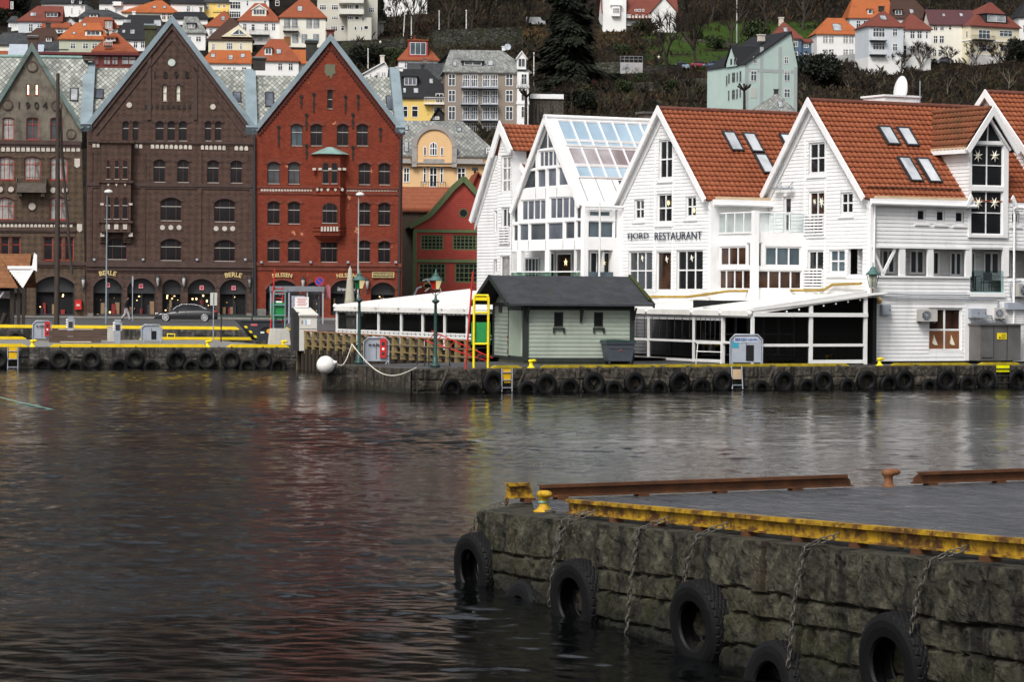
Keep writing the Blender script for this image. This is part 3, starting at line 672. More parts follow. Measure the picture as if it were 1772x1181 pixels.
def frieze(B, z, segs, y0, y1, pitch, m, v=-.06, pointed=True, name='frieze'):
    for x0, x1 in segs:
        mb = MB()
        n_ = max(1, round((x1-x0)/pitch))
        for i in range(n_):
            a = x0+(x1-x0)*(i+.14)/n_; b = x0+(x1-x0)*(i+.86)/n_; t = (a-segs[0][0])*.02 if False else 0
            yy = (a-570)*.0205 if z == 'A' and segs[0][0] > 500 else 0
            u0, zt = B.F.uz(z, a, y0+yy, 0); u1, zb = B.F.uz(z, b, y1+yy, 0)
            mb.prism(arch(u0,u1,zb,zt,(u1-u0)*.45,4), v, .02)
        B.part(mb, name, m)
def disc(B, z, x, y, r, m, v=-.08, name='medallion', ring=None):
    u, zc = B.F.uz(z, x, y); rr = B.F.uz(z, x+r, y)[0]-u; mb = MB(); mb.prism(circ(u,zc,rr), v, .02)
    if ring: mb.m = [0]*len(mb.m); mb.wall(circ(u,zc,rr*1.25), [circ(u,zc,rr*.98)], .1, 1, v-.03)
    return B.part(mb, name, [m, ring or m])
def cornice(B, z, x0, y0, x1, y1, h, pr, m, name='cornice'):
    u0, z0 = B.F.uz(z, x0, y0); u1, z1 = B.F.uz(z, x1, y1); zc = (z0+z1)/2; mb = MB(); mb.box(u0,u1,-pr,.0,zc-h/2,zc+h/2); mb.box(u0,u1,-pr*.55,.0,zc-h*1.1,zc-h/2); return B.part(mb, name, m)
def shopfront(B, z, x0, y0, x1, y1, rise, seed, kind='glass', sign=None):
    """deep arched opening: dark awning head, glazing, glowing blobs for shop lamps and some goods inside"""
    F = B.F; u0, zt = F.uz(z, x0, y0); u1, zb = F.uz(z, x1, y1); w_ = u1-u0; r_ = rise*w_; B.holes.append(arch(u0,u1,zb,zt,r_,12)); B.lips.append((u0,u1,zt-r_,zt,r_))
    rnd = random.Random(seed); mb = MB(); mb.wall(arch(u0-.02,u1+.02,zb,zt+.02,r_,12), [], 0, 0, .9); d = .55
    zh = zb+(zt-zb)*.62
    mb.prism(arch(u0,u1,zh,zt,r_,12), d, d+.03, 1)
    for f in (0,.5,.96): mb.box(u0+w_*f, u0+w_*f+.06, d, d+.05, zb, zh, 1)
    mb.box(u0,u1,d-.02,d+.06,zb,zb+.35,1)
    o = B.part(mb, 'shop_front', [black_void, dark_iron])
    lt = MB()  # glowing blobs stand for the shop's lamps, boxes for its goods
    for i in range(rnd.randint(5,9)):
        x = u0+w_*rnd.uniform(.1,.9); y = zb+(zh-zb)*rnd.uniform(.12,.95); s_ = rnd.uniform(.03,.085); lt.sphere((x,.80,y), s_, 6, 4, rnd.choice([0,0,1]), (1,.4,rnd.uniform(.5,1.6)))
    for i in range(4):
        x = u0+w_*rnd.uniform(.05,.85); hh = rnd.uniform(.3,1.3); lt.box(x, x+rnd.uniform(.12,.4), .7, .82, zb+.35, zb+.35+hh, rnd.choice([2,3,4]))
    lt.build('shop_lamps_goods', [shoplight, mat('ochre_goods',(.30,.17,.06)), mat('red_goods',(.2,.02,.02)), mat('tan_goods',(.22,.14,.08)), mat('dark_goods',(.03,.03,.035))], o, F)
    return u0, u1, zb, zt
def wall_lamp(B, z, x, y, s=1.0):
    u, zc = B.F.uz(z, x, y); mb = MB(); mb.box(u-.04,u+.04,-.35,0,zc+.5*s,zc+.56*s); mb.lathe([(.02,.55*s),(.2*s,.34*s),(.22*s,.3*s)],6,0,(u,-.35,zc)); mb.lathe([(.17*s,.3*s),(.1*s,-.4*s),(.03,-.5*s)],6,1,(u,-.35,zc)); mb.box(u-.05,u+.05,-.06,0,zc-.9*s,zc+.6*s)
    return B.part(mb, 'wall_lantern', [dark_iron, g_curt])
def finish_brick(B, outer, m, trimm):
    B.wall(outer, m, .22)
    for u0,u1,zs,zt,r_ in B.lips:
        mb = MB()
        if r_ > .02: arch_strip(mb, u0, u1, zs, r_, .26, -.05, .01)
        else: mb.box(u0-.1,u1+.1,-.05,.0,zt+.002,zt+.25)
        B.part(mb, 'arch_ring', trimm)
# --- brown gable (five arches)
F1 = Fr(FB0.pt(*( [FB0.uz('E',490,825)[0],0,0] )), YB)
B1 = Bld('brick_gable_house', 'dark brown patterned brick gable house with five arched shop openings and BERLE lettering', 'building', F1)
L1, A1, R1 = F1.uz('A',538,785), F1.uz('A',1066,118), F1.uz('A',1578,800)
wd = dict(rise=.22, cols=2, rows=(.66,), fm=frame_brown, sill=.06)
for x0,x1 in ((950,1025),(1097,1170),(1283,1357),(1427,1502)): B1.win('A',x0,985+(x0-950)*.012,x1,1130+(x0-950)*.012, **wd)
for x0,x1 in ((962,1017),(1036,1088),(1106,1160),(757,801),(820,861),(1268,1311),(1330,1374)): B1.win('A',x0,748,x1,874, rise=.3, cols=1, rows=(.64,), fm=frame_brown, sill=.05)
for x0,x1 in ((1005,1036),(1088,1120)): B1.win('A',x0,520,x1,628, rise=.45, cols=1, rows=(.5,), fm=frame_brown, gm=mat('lit_pane_tone',(.62,.62,.52),.4,.1), sill=.05)  # two lit windows: their light is put into a pale pane colour
for x0,x1 in ((910,1032),(1215,1337)):
    B1.win('E',x0,138+(x0-910)*.02,x1,272+(x0-910)*.02, rise=.2, cols=(.27,.73), rows=(.62,), fm=frame_brown, sill=.1)
    B1.win('E',x0,370+(x0-910)*.016,x1,498+(x0-910)*.012, rise=.2, cols=(.27,.73), rows=(.62,), fm=frame_brown, sill=.1)
B1.win('E',608,365,722,492, rise=.2, cols=(.27,.73), rows=(.62,), fm=frame_brown, sill=.1)
for i, (x0,x1,y0) in enumerate(((530,692,593),(723,880,596),(922,1026,603),(1067,1220,599),(1248,1398,602))): shopfront(B1,'E',x0,y0,x1,824,.34,i+3)
b_ = F1.uz('E',490,825)[0]; b2 = F1.uz('E',1445,825)[0]
finish_brick(B1, [(b_,-.6),(b2,-.6),(R1[0],R1[1]),A1,L1], brick_brown, brown_trim)
zr1 = F1.uz('A',1450,432,8)[1]; roof1 = gable_house(B1, L1, A1, R1, zr1, 8, slate, None, None)
coping(B1, L1, A1, R1, .42, .22, -.3, .5, zinc); coping(B1, L1, A1, R1, .16, -.95, -.09, 0, brown_trim, 'brick_band'); coping(B1, L1, A1, R1, .3, -.21, -.16, 0, brown_trim, 'brick_band')
for x in (925,1212): (u,z1),(u_,z0) = F1.uz('A',x,330 if x < 1000 else 360),F1.uz('A',x,742); B1.part(MB().box(u-.16,u+.16,-.09,0,z0,z1),'brick_rib',brown_trim)
for x in (560,890,1235,1560): (u,z1),(u_,z0) = F1.uz('A',x,940),F1.uz('E',x*.917,500); B1.part(MB().box(u-.2,u+.2,-.08,0,z0,z1),'brick_rib',brick_brown)
cornice(B1,'A',545,872,1578,888,.2,.14,brown_trim); cornice(B1,'E',490,512,1440,524,.5,.3,brown_trim); cornice(B1,'E',490,62,1440,70,.3,.14,brown_trim); cornice(B1,'E',490,545,1440,556,.2,.12,brown_trim)
frieze(B1,'A',((570,620),(830,885),(930,1192),(1240,1400),(1448,1540)),884,912,28,plaster_w)
disc(B1,'A',1062,385,24,mat('clouded_glass',(.45,.50,.46),.2,.2,3),-.02,'round_window',brown_trim)
disc(B1,'A',800,650,17,plaster_w); disc(B1,'A',1318,661,17,plaster_w)
for x in (922,970,1016): disc(B1,'E',x,308,14,plaster_w,-.05); disc(B1,'E',x+305,314,14,plaster_w,-.05)
mb = MB()
for sx, sy in ((1.0,0),):
    u0,z0 = F1.uz('E',902,325); u1,z1 = F1.uz('E',1042,288); mb.box(u0,u1,-.03,0,z0,z1); u0,z0 = F1.uz('E',1207,331); u1,z1 = F1.uz('E',1347,294); mb.box(u0,u1,-.03,0,z0,z1)
B1.part(mb,'medallion_panel',brown_trim)
# oriel of the brown house
u0,zt = F1.uz('A',622,868); u1,_z = F1.uz('A',822,868); zb = F1.uz('E',600,335)[1]; mb = MB()
vprism(mb, [(u0,0),(u0+.12,-.75),(u1-.12,-.75),(u1,0)], zb, zt); mb.box(u0-.15,u1+.15,-.95,0,zt-.25,zt+.003); mb.box(u0-.1,u1+.1,-.88,0,F1.uz('E',600,55)[1],F1.uz('E',600,40)[1]); mb.box(u0-.1,u1+.1,-.88,0,F1.uz('E',600,282)[1],F1.uz('E',600,270)[1])
for i in range(4): mb.box(u0+.2-.07*i,u0+.75,-.6+.13*i,0,zb-.22*(i+1),zb-.22*i-.003); mb.box(u1-.75,u1-.2+.07*i,-.6+.13*i,0,zb-.22*(i+1),zb-.22*i-.003)
orl = B1.part(mb,'oriel',brick_brown)
for x0,x1 in ((655,685),(706,740),(757,792)): B1.win('A',x0,985,x1,1112, rise=.4, cols=1, rows=(.6,), fm=frame_brown, v=-.80, hole=False)
for x0,x1 in ((595,632),(643,680),(691,728)): B1.win('E',x0,130,x1,262, rise=.4, cols=1, rows=(.6,), fm=frame_brown, v=-.80, hole=False)
mb = MB()
for x in (612,660,710): a,bz = F1.uz('E',x-12,318,-.76); c_,dz = F1.uz('E',x+12,290,-.76); mb.box(a,c_,-.82,-.7,bz,dz)
for x in (615,661,710): a,bz = F1.uz('E',x-7,75,-.76); c_,dz = F1.uz('E',x+7,60,-.76); mb.prism([(a,dz),(c_,dz),((a+c_)/2,bz)],-.80,-.7)
for x in (580,742): a,bz = F1.uz('E',x-10,182,-.5); c_,dz = F1.uz('E',x+10,170,-.5); mb.box(a,c_,-.80,-.2,bz,dz)
for x in (582,742): a,bz = F1.uz('E',x-11,360,-.4); c_,dz = F1.uz('E',x+11,338,-.4); mb.box(a,c_,-.6,0,bz,dz)
B1.part(mb,'oriel_ornament',plaster_w)
for cx_,cy_ in ((611,567),(1324,577)):
    mb = MB(); u,z0 = F1.uz('E',cx_,cy_); glyphs(mb,'BERLE',.56,T((u,-.12,z0)),0,.03,2.6,1.0,.012); B1.part(mb,'lettering',gold)
mb = MB(); u,z0 = F1.uz('A',1060,662); glyphs(mb,'DEN NORSKE',.9,T((u,-.06,z0)),0,.03,0,.85) if False else None
for i,ch in enumerate('1898'): 
    mb = MB(); u,z0 = F1.uz('A',958+i*66,464); glyphs(mb,ch,.85,T((u,-.06,z0)),0,.03); B1.part(mb,'date_numeral',mat('iron_anchor',(.02,.017,.016),.7))
u,z0 = F1.uz('A',1060,664)
for i in range(10): B1.part(MB().box(u-2.3+i*.47,u-2.05+i*.47,-.06,0,z0-.16+.05*(i%3),z0+.2),'iron_letter',mat('iron_anchor',(.02,.017,.016)))
for x,y in ((897,610),(1044,612),(1417,617)): wall_lamp(B1,'E',x,y)
for x in (535,812,1118,1392):
    u,z0 = F1.uz('E',x,490); MB().box(u-.10,u+.10,-.45,-.2,z0-.09,z0+.09).build('floodlight',galv,B1.root,F1)
for x0,x1 in ((497,530),(880,922),(1220,1248),(1398,1440)):
    u,z0 = F1.uz('E',x0,825); u1_,z1 = F1.uz('E',x1,795); MB().box(u,u1_,-.1,0,-.6,z1).build('plinth',granite_base,B1.root,F1)
mb = MB()
for x,y in ((612,634),(800,640),(1145,650),(1326,651)): u,z0 = F1.uz('E',x,y,.5); mb.box(u-.19,u+.19,.46,.54,z0-.2,z0+.2,0); mb.box(u-.08,u+.1,.44,.46,z0-.1,z0+.06,1)
B1.part(mb,'shop_badge',[mat('pink_badge',(.62,.25,.30),.5),red_paint])
mb = MB(); ul,zl = L1; vz = zr1
for (u,zz) in ((L1[0]-.05,L1[1]),): mb.bar((u,-.2,zz-.1),(u,8.1,zr1+.15),1.0,.8)
B1.part(mb,'parapet',zinc)
chimney(B1,'A',515,348,585,372,7.0,mat('soot_brick',(.10,.08,.07),.9,.3,3)); chimney(B1,'A',897,145,962,305,8.5,mat('mossy_render',(.05,.045,.035),.9,.4,2,col2=(.06,.065,.03)),zinc,1.2)
SA,SB,SC = (L1[0],.3,L1[1]),(R1[0],.3,R1[1]),(R1[0],8,zr1)
skylight(B1,'A',590,553,642,612,SA,SB,SC,roof1,gm=g_purple); skylight(B1,'A',1440,572,1494,635,SA,SB,SC,roof1,gm=g_purple)
mb = MB(); u0,z0 = F1.uz('E',1440,60); mb.tube([(u0+.0,-.2,z0+2),(u0,-.2,-.3)],.09,8); B1.part(mb,'downpipe',dark_iron)
# --- left stone-and-brick gable, 1904
F2 = Fr(FB0.pt(FB0.uz('E',-160,825)[0],0,0), YB)
B2 = Bld('brick_gable_house', 'stained plaster and brick gable house dated 1904 with red window frames', 'building', F2)
L2, A2, R2 = F2.uz('A',-112,795), F2.uz('A',198,290), F2.uz('A',508,795)
zmid = F2.uz('A',250,878)[1]
wr = dict(fm=frame_red, sill=.05)
for x0,x1,gm_ in ((15,88,g_curt),(163,238,g_mid),(312,387,g_mid),(-130,-60,g_mid)): B2.win('A',x0,725,x1,866,rise=.12,cols=2,rows=(.68,),gm=gm_,**wr)
for x0,x1 in ((162,185),(215,238)): B2.win('A',x0,517,x1,590,cols=1,rows=(.5,),gm=lit,**wr)
up = list(B2.holes); B2.wall([(L2[0],zmid),(R2[0],zmid),R2,A2,L2], plaster_old, .22, 'gable', holes=up); B2.holes = []; B2.lips = []
for x0,x1 in ((-92,-10),(-20+14,88),(150,250),(310,417)): B2.win('A',x0,968,x1,1115,rise=.14,cols=3,rows=(.66,),gm=g_curt,**wr)
for x0,x1 in ((-20,80),(283,382)): B2.win('E',x0,133,x1,264,rise=.2,cols=3,rows=(.6,),gm=g_curt,**wr)
for x0,x1,c in ((5,52,1),(66,115,1),(247,300,1),(312,355,1),(368,419,1)): B2.win('E',x0,360,x1,495,cols=c,rows=(.66,),**wr)
u0,u1,zb,zt = shopfront(B2,'E',205,584,420,824,.2,21); shopfront(B2,'E',-120,590,150,824,.2,22)
le = F2.uz('E',-160,825)[0]; re = F2.uz('E',490,825)[0]
finish_brick(B2, [(le,-.6),(re-.02,-.6),(R2[0]-.02,zmid),(L2[0],zmid)], brick_left, mat('umber_trim',(.08,.055,.04),.85,.3,2))
zr2 = F2.uz('A',400,357,8)[1]; roof2 = gable_house(B2, L2, A2, R2, zr2, 8, slate, None, None)
coping(B2, L2, A2, R2, .38, .2, -.3, .5, mat('stone_coping',(.10,.12,.11),.7,.3,1,col2=(.14,.2,.19)))
chimney(B2,'A',172,216,232,312,.2,mat('dark_brick_stack',(.07,.045,.038),.9,.3,3),zinc,.9)
cornice(B2,'A',-150,880,503,884,.35,.2,brown_trim); frieze(B2,'A',((-120,500),),893,938,31,plaster_w,-.05)
for x,y,r_ in ((200,412,28),(47,650,27),(350,655,27),(440,830,25)): disc(B2,'A',x,y,r_,plaster_old,-.06,'medallion',brown_trim)
for i,ch in enumerate('1904'): mb = MB(); u,z0 = F2.uz('A',118+i*54,654); glyphs(mb,ch,.85,T((u,-.06,z0)),0,.04); B2.part(mb,'date_numeral',mat('iron_anchor',(.02,.017,.016)))
for x,y in ((0,90),(62,90),(302,95),(367,95)): disc(B2,'E',x,y,17,plaster_w,-.05,'medallion',brown_trim)
frieze(B2,'E',((-100,415),),287,306,22,plaster_w,-.05,name='lozenge_band'); cornice(B2,'E',-150,272,430,274,.2,.14,brown_trim); cornice(B2,'E',-150,322,430,322,.2,.14,brown_trim); cornice(B2,'E',-150,510,488,512,.3,.2,brown_trim)
u0,z0 = F2.uz('E',95,130); u1,z1 = F2.uz('E',265,95); mb = MB(); mb.box(u0,u1,-1.0,0,z1-.25,z1); 
for x in (u0+.15,u1-.45): mb.box(x,x+.3,-.8,0,z0,z1-.25)
mb.box(u0,u1,-1.0,-.9,z1,z1+.55); mb.box(u0,u0+.08,-1,0,z1,z1+1.0); mb.box(u1-.08,u1,-1,0,z1,z1+1.0)
for i in range(14): mb.box(u0+(u1-u0)*i/13-.02,u0+(u1-u0)*i/13+.02,-.98,-.94,z1+.55,z1+1.05)
mb.box(u0,u1,-1.0,-.92,z1+1.02,z1+1.08); B2.part(mb,'balcony',mat('stone_balcony',(.10,.085,.07),.85,.3,2)); disc(B2,'E',182,188,21,plaster_w,-.05,'medallion',brown_trim)
for x,y in ((452,311),): 
    u,z0 = F2.uz('E',x,y); MB().prism([(u-.22,z0+.35),(u-.22,z0-.2),(u,z0-.36),(u+.22,z0-.2),(u+.22,z0+.35)],-.06,.01).build('shield',plaster_w,B2.root,F2)
u,z0 = F2.uz('A',478,1010); MB().prism([(u-.24,z0+.4),(u-.24,z0-.25),(u,z0-.42),(u+.24,z0-.25),(u+.24,z0+.4)],-.06,.01).build('shield',plaster_w,B2.root,F2)
wall_lamp(B2,'E',474,620)
SA,SB,SC = (L2[0],.3,L2[1]),(R2[0],.3,R2[1]),(R2[0],8,zr2); skylight(B2,'A',433,548,486,627,SA,SB,SC,roof2,gm=g_pale)
mb = MB(); u0,z0 = F2.uz('A',-120,352,7.9); u1,_ = F2.uz('A',510,352,7.9); mb.tube([(u0,8,zr2+.05),(u1,8,zr2+.05)],.16,8); B2.part(mb,'ridge_cap',copper)
# --- red gable
F3 = Fr(FB0.pt(FB0.uz('G',78,745)[0],0,0), YB)
B3 = Bld('brick_gable_house', 'red brick gable house with copper-roofed oriel and NILSSEN above its arches', 'building', F3)
L3, A3, R3 = F3.uz('B',80,805), F3.uz('B',543,232), F3.uz('B',992,820)
for x0,x1,gm_ in ((298,372,g_cold),(420,493,g_dark),(583,657,g_dark),(705,778,g_dark)): B3.win('B',x0,765,x1,905,rise=.2,cols=2,rows=(.62,),fm=frame_brown,gm=gm_,sill=.08)
B3.win('B',524,553,558,675,rise=.15,cols=1,rows=(.5,),fm=frame_brown,sill=.08)
for x0,x1,gm_ in ((153,230,g_mid),(280,355,g_mid),(717,793,g_dark),(840,915,g_dark)): B3.win('B',x0,1000+(x0-153)*.014,x1,1140+(x0-153)*.01,rise=.2,cols=2,rows=(.62,),fm=frame_brown,gm=gm_,sill=.08)
for x0,x1 in ((130,195),(237,302),(605,670),(710,775)):
    B3.win('G',x0,145+(x0-130)*.012,x1,266+(x0-130)*.012,rise=.2,cols=2,rows=(.62,),fm=frame_brown,sill=.08)
    B3.win('G',x0,346+(x0-130)*.012,x1,465+(x0-130)*.006,rise=.2,cols=2,rows=(.62,),fm=frame_brown,sill=.08)
B3.win('G',408,347,497,468,rise=.2,cols=(.3,.7),rows=(.62,),fm=frame_brown,sill=.08)
ga = [shopfront(B3,'G',122,560,295,745,.3,31), shopfront(B3,'G',340,570,412,745,.3,32), shopfront(B3,'G',462,560,602,745,.3,33), shopfront(B3,'G',672,572,797,745,.3,34)]
le = F3.uz('G',72,745)[0]; re = F3.uz('G',832,745)[0]
finish_brick(B3, [(le,-.6),(re,-.6),(R3[0],R3[1]),A3,L3], brick_red, red_trim)
zr3 = F3.uz('B',880,478,8)[1]; roof3 = gable_house(B3, L3, A3, R3, zr3, 8, slate, None, None)
coping(B3, L3, A3, R3, .40, .22, -.3, .5, zinc)
mb = MB()     # corbel table under the gable coping
for (ue,ze) in (L3,R3):
    for i in range(1,34):
        t = i/35; u = A3[0]+(ue-A3[0])*t; z0 = A3[1]+(ze-A3[1])*t-.75; mb.box(u-.10,u+.10,-.12,0,z0-.16,z0+.16)
B3.part(mb,'corbel_table',mat('dark_red_corbel',(.07,.02,.016),.85))
frieze(B3,'G',((92,365),(543,812)),79,94,15,plaster_w,-.04,name='lozenge_band')
cornice(B3,'G',72,70,832,78,.18,.1,red_trim); cornice(B3,'G',72,103,832,106,.14,.08,red_trim); cornice(B3,'G',72,476,832,482,.3,.22,red_trim); cornice(B3,'G',72,503,832,506,.15,.1,red_trim)
mb = MB()
for i in range(36): u0,z0 = F3.uz('G',75+i*21,500); mb.prism([(u0,z0+.1),(u0+.1,z0+.28),(u0+.2,z0+.1)],-.09,0)
B3.part(mb,'corbel_frieze',mat('dark_red_corbel',(.07,.02,.016)))
u0,zt = F3.uz('B',440,955); u1,_z = F3.uz('B',640,955); zb = F3.uz('G',450,318)[1]; mb = MB(); vprism(mb,[(u0,0),(u0+.55,-.85),(u1-.55,-.85),(u1,0)],zb,zt)
for y in (75,110,280,300): zz = F3.uz('G',450,y)[1]; vprism(mb,[(u0-.08,0),(u0+.5,-.95),(u1-.5,-.95),(u1+.08,0)],zz-.08,zz+.08)
for i in range(5): vprism(mb,[(u0+.15*i,0),(u0+.55+.1*i,-.8+.16*i),(u1-.55-.1*i,-.8+.16*i),(u1-.15*i,0)],zb-.15*(i+1),zb-.15*i-.003)
B3.part(mb,'oriel',brick_red)
mb = MB(); ze = zt; za = F3.uz('B',540,912)[1]; mb.add([(u0-.3,0,ze),(u0+.4,-1.15,ze),(u1-.4,-1.15,ze),(u1+.3,0,ze),(u0+1.1,0,za),(u0+1.3,-.5,za),(u1-1.3,-.5,za),(u1-1.1,0,za)],[(0,1,5,4),(1,2,6,5),(2,3,7,6),(4,5,6,7),(0,1,2,3)]); B3.part(mb,'oriel_roof',copper)
for x0,x1 in ((492,535),(546,589)): B3.win('B',x0,1005,x1,1140,rise=.25,cols=1,rows=(.62,),fm=frame_brown,v=-.90,hole=False)
B3.win('G',416,152,497,264,rise=.25,cols=(.3,.7),rows=(.6,),fm=frame_brown,v=-.90,hole=False)
mb = MB()
for i in range(6): u,z0 = F3.uz('G',415+i*16,292,-.95); mb.box(u-.09,u+.09,-.97,-.8,z0-.2,z0+.2)
for x in (443,480,540,600,630): u,z0 = F3.uz('B',x,1047,-.88); mb.box(u-.14,u+.14,-.93,-.5 if 470<x<610 else -.3,z0-.1,z0+.1)
for x in (391,413,447,486,522): u,z0 = F3.uz('G',x,85,-.9); mb.prism([(u-.14,z0),(u,z0+.18),(u+.14,z0),(u,z0-.18)],-.91,-.4)
B3.part(mb,'oriel_ornament',plaster_w)
mb = MB(); u,z0 = F3.uz('B',541,438)
mb.prism([(u-.45,z0+.5),(u-.2,z0+.62),(u+.1,z0+.55),(u+.45,z0+.6),(u+.42,z0+.1),(u+.5,z0-.2),(u+.25,z0-.3),(u+.08,z0-.75),(u-.05,z0-.4),(u-.3,z0-.45),(u-.48,z0-.1)],-.04,.01); B3.part(mb,'plaster_patch',mat('broken_plaster',(.20,.19,.15),.9,.4,2,col2=(.13,.14,.08)))
for z_,x,y,s_ in (('B',362,625,1),('B',440,630,1.6),('B',636,640,1.4),('B',714,630,1.2),('B',222,835,1.7),('B',394,750,1.3),('B',682,745,1.2),('B',852,830,1.1),('B',395,935,1.2),('B',682,945,1.1)):
    mb = MB(); u,z0 = F3.uz(z_,x,y); mb.box(u-.06,u+.06,-.07,0,z0-.6*s_,z0+.45*s_); mb.prism(circ(u,z0+.4*s_,.17,10),-.07,0); mb.prism(circ(u,z0-.1*s_,.13,10),-.075,0); B3.part(mb,'wall_anchor',mat('iron_anchor',(.02,.017,.016)))
for x,y in ((207,534),(543,536)): mb = MB(); u,z0 = F3.uz('G',x,y); glyphs(mb,'NILSSEN',.5,T((u,-.12,z0)),0,.03,4.6,.95,.01); B3.part(mb,'lettering',gold)
for x,y,t_ in ((208,603,'Strikkegarn'),(545,605,'Broderier')): mb = MB(); u,z0 = F3.uz('G',x,y,.5); glyphs(mb,t_,.46,T((u,.48,z0-.05)),0,.01,0,.9,.004); B3.part(mb,'shop_sign',white_trim)
u,z0 = F3.uz('G',735,533); mb = MB(); mb.box(u-.93,u+.93,-.14,-.02,z0-.2,z0+.2,0); mb.wall([(u-.97,z0-.24),(u+.97,z0-.24),(u+.97,z0+.24),(u-.97,z0+.24)],[[(u-.9,z0-.19),(u+.9,z0-.19),(u+.9,z0+.19),(u-.9,z0+.19)]],.1,1,-.17); glyphs(mb,'FINNEGAARDEN',.3,T((u,-.16,z0)),1,.02,0,.80,.003)
B3.part(mb,'name_board',[mat('dark_green_board',(.05,.07,.04)),gold])
for x,y in ((316,575),(652,580)): wall_lamp(B3,'G',x,y)
for x in (97,355,550,800): u,z0 = F3.uz('G',x,466); MB().box(u-.10,u+.10,-.45,-.2,z0-.09,z0+.09).build('floodlight',galv,B3.root,F3)
u0,z0 = F3.uz('G',72,745); u1,z1 = F3.uz('G',122,735); MB().box(u0,u1,-.1,0,-.6,z1+.4).build('plinth',granite_base,B3.root,F3)
mb = MB(); mb.bar((L3[0]-.35,-.2,L3[1]-.1),(L3[0]-.35,8.1,zr3+.2),1.0,.8); B3.part(mb,'parapet',zinc); mb = MB(); u_,_ = F3.uz('B',975,810); mb.bar((u_,-.2,R3[1]+.1),(u_,8.1,zr3+.6),.85,.8); B3.part(mb,'parapet',zinc)
soot = mat('sooted_stack',(.035,.033,.03),.9,.3,2)
chimney(B3,'B',65,350,140,430,7.6,soot,zinc,1.1); chimney(B3,'B',395,240,460,372,9,soot,zinc,1.1); chimney(B3,'B',522,178,566,225,.8,mat('red_stack',(.12,.035,.025),.9,.3,3),None,.9); chimney(B3,'B',950,410,992,440,7.6,white_trim,None,.8)
SA,SB,SC = (L3[0],.3,L3[1]),(R3[0],.3,R3[1]),(R3[0],8,zr3); skylight(B3,'B',138,573,194,663,SA,SB,SC,roof3,gm=g_purple); skylight(B3,'B',887,595,941,682,SA,SB,SC,roof3,gm=g_purple)
mb = MB(); mb.tube([(R3[0]-.2,-.12,R3[1]-.4),(R3[0]-.25,-.12,-.3)],.1,8); mb.tube([(L3[0]-.1,-.22,L3[1]-.4),(le-.1,-.22,-.3)],.1,8); B3.part(mb,'downpipe',dark_iron)
# ------------------------------------------------------------------ white boarded houses on the pier
def clear_glass(name, tint=(.92,.96,.96), refl=.08, dim=.12):
    n = N(name); t = n.t; tr = t.nodes.new('ShaderNodeBsdfTransparent'); tr.inputs[0].default_value = (*tint,1)
    gl = t.nodes.new('ShaderNodeBsdfGlossy'); gl.inputs['Roughness'].default_value = .04; mx = t.nodes.new('ShaderNodeMixShader'); mx.inputs[0].default_value = refl
    t.links.new(tr.outputs[0], mx.inputs[1]); t.links.new(gl.outputs[0], mx.inputs[2]); t.links.new(mx.outputs[0], t.nodes['Material Output'].inputs[0]); return n.mt
g_bright = glass('glass_painted_sky',(.42,.46,.50),.1,(.60,.63,.66)); g_clear = clear_glass('clear_glass'); g_green = clear_glass('greenish_glass', (.72,.86,.78), .10)  # g_bright: sky reflection of the skylights put into the pane colour
g_film = clear_glass('tent_window_film', (.20,.20,.21), .10)
clay = None
n = N('clay_pantiles'); v = n.obj((1,1,1)); vo = n.n('TexVoronoi'); vo.inputs['Scale'].default_value = 3.2; n.l(v, vo.inputs['Vector'])
c = n.ramp(n.noise(v, 1.3, 8, .7), [(.3,(.185,.052,.023)),(.55,(.265,.078,.034)),(.75,(.32,.105,.048))])
c = n.mix(c, n.mix((.17,.042,.016),(.34,.095,.036),vo.outputs['Color']), .25)
c = n.mix(c, (.10,.035,.02), n.ramp(n.noise(n.obj((1,1,.3), loc=(3,1,0)), .8, 7, .7), [(.52,0.0),(.8,.55)]))
clay = n.out(c, .65, n.bump(n.noise(v, 30, 4, .6), .3, .01), .3)
n = N('mossy_pantiles'); v = n.obj(); c = n.ramp(n.noise(v, 1.2, 9, .75), [(.3,(.06,.045,.02)),(.5,(.16,.055,.026)),(.7,(.22,.07,.03))]); mossy_clay = n.out(c, .75, n.bump(n.noise(v, 30, 4, .6), .3, .01), .25)
ridge_clay = mat('ridge_clay', (.13,.045,.03), .7, .3, 3, .3, 20)
sill_wood = mat('pale_batten', (.50,.38,.25), .6, .15, 2)
def tiles(eave0, eave1, ridge0, tw=.30, course=.36, thick=.065, nu=6):
    """pantile surface: along x from eave0 to eave1, up to ridge0"""
    S = slope_frame(eave0, eave1, ridge0); Si = S.inverted(); L = (Vector(eave1)-Vector(eave0)).length; Hh = (Si @ Vector(ridge0)).y
    sg = 1 if S.col[2].z > 0 else -1
    prof = [(0,.032),(.16,.042),(.32,.028),(.5,.004),(.72,.0),(.9,.014)]
    nt = max(1,round(L/tw)); nc = max(1,round(Hh/course)); mb = MB(); xs = [(i+f)*L/nt for i in range(nt) for f, _ in prof]+[L]; hs_ = [h for i in range(nt) for _, h in prof]+[.045]
    for j in range(nc):
        y0, y1 = Hh*j/nc-.03, Hh*(j+1)/nc
        for (y, lift) in ((y0,thick),(y0,thick*.1),(y1,.004)) if False else ((y0,-.005),(y0,thick),(y1,.004)):
            for i, (x, h) in enumerate(zip(xs, hs_)):
                jj = .004*math.sin(i//6*12.9898+j*78.233); mb.v.append(tuple(S @ Vector((x, y+jj, sg*((h if lift > 0 else h*.6)+lift+jj)))))
    m_ = len(xs)
    for j in range(nc):
        for r_ in range(2):
            for i in range(m_-1): a = (j*3+r_)*m_+i; mb.f.append((a,a+1,a+m_+1,a+m_)); mb.m.append(0); mb.s.append(r_ == 1)
    return mb
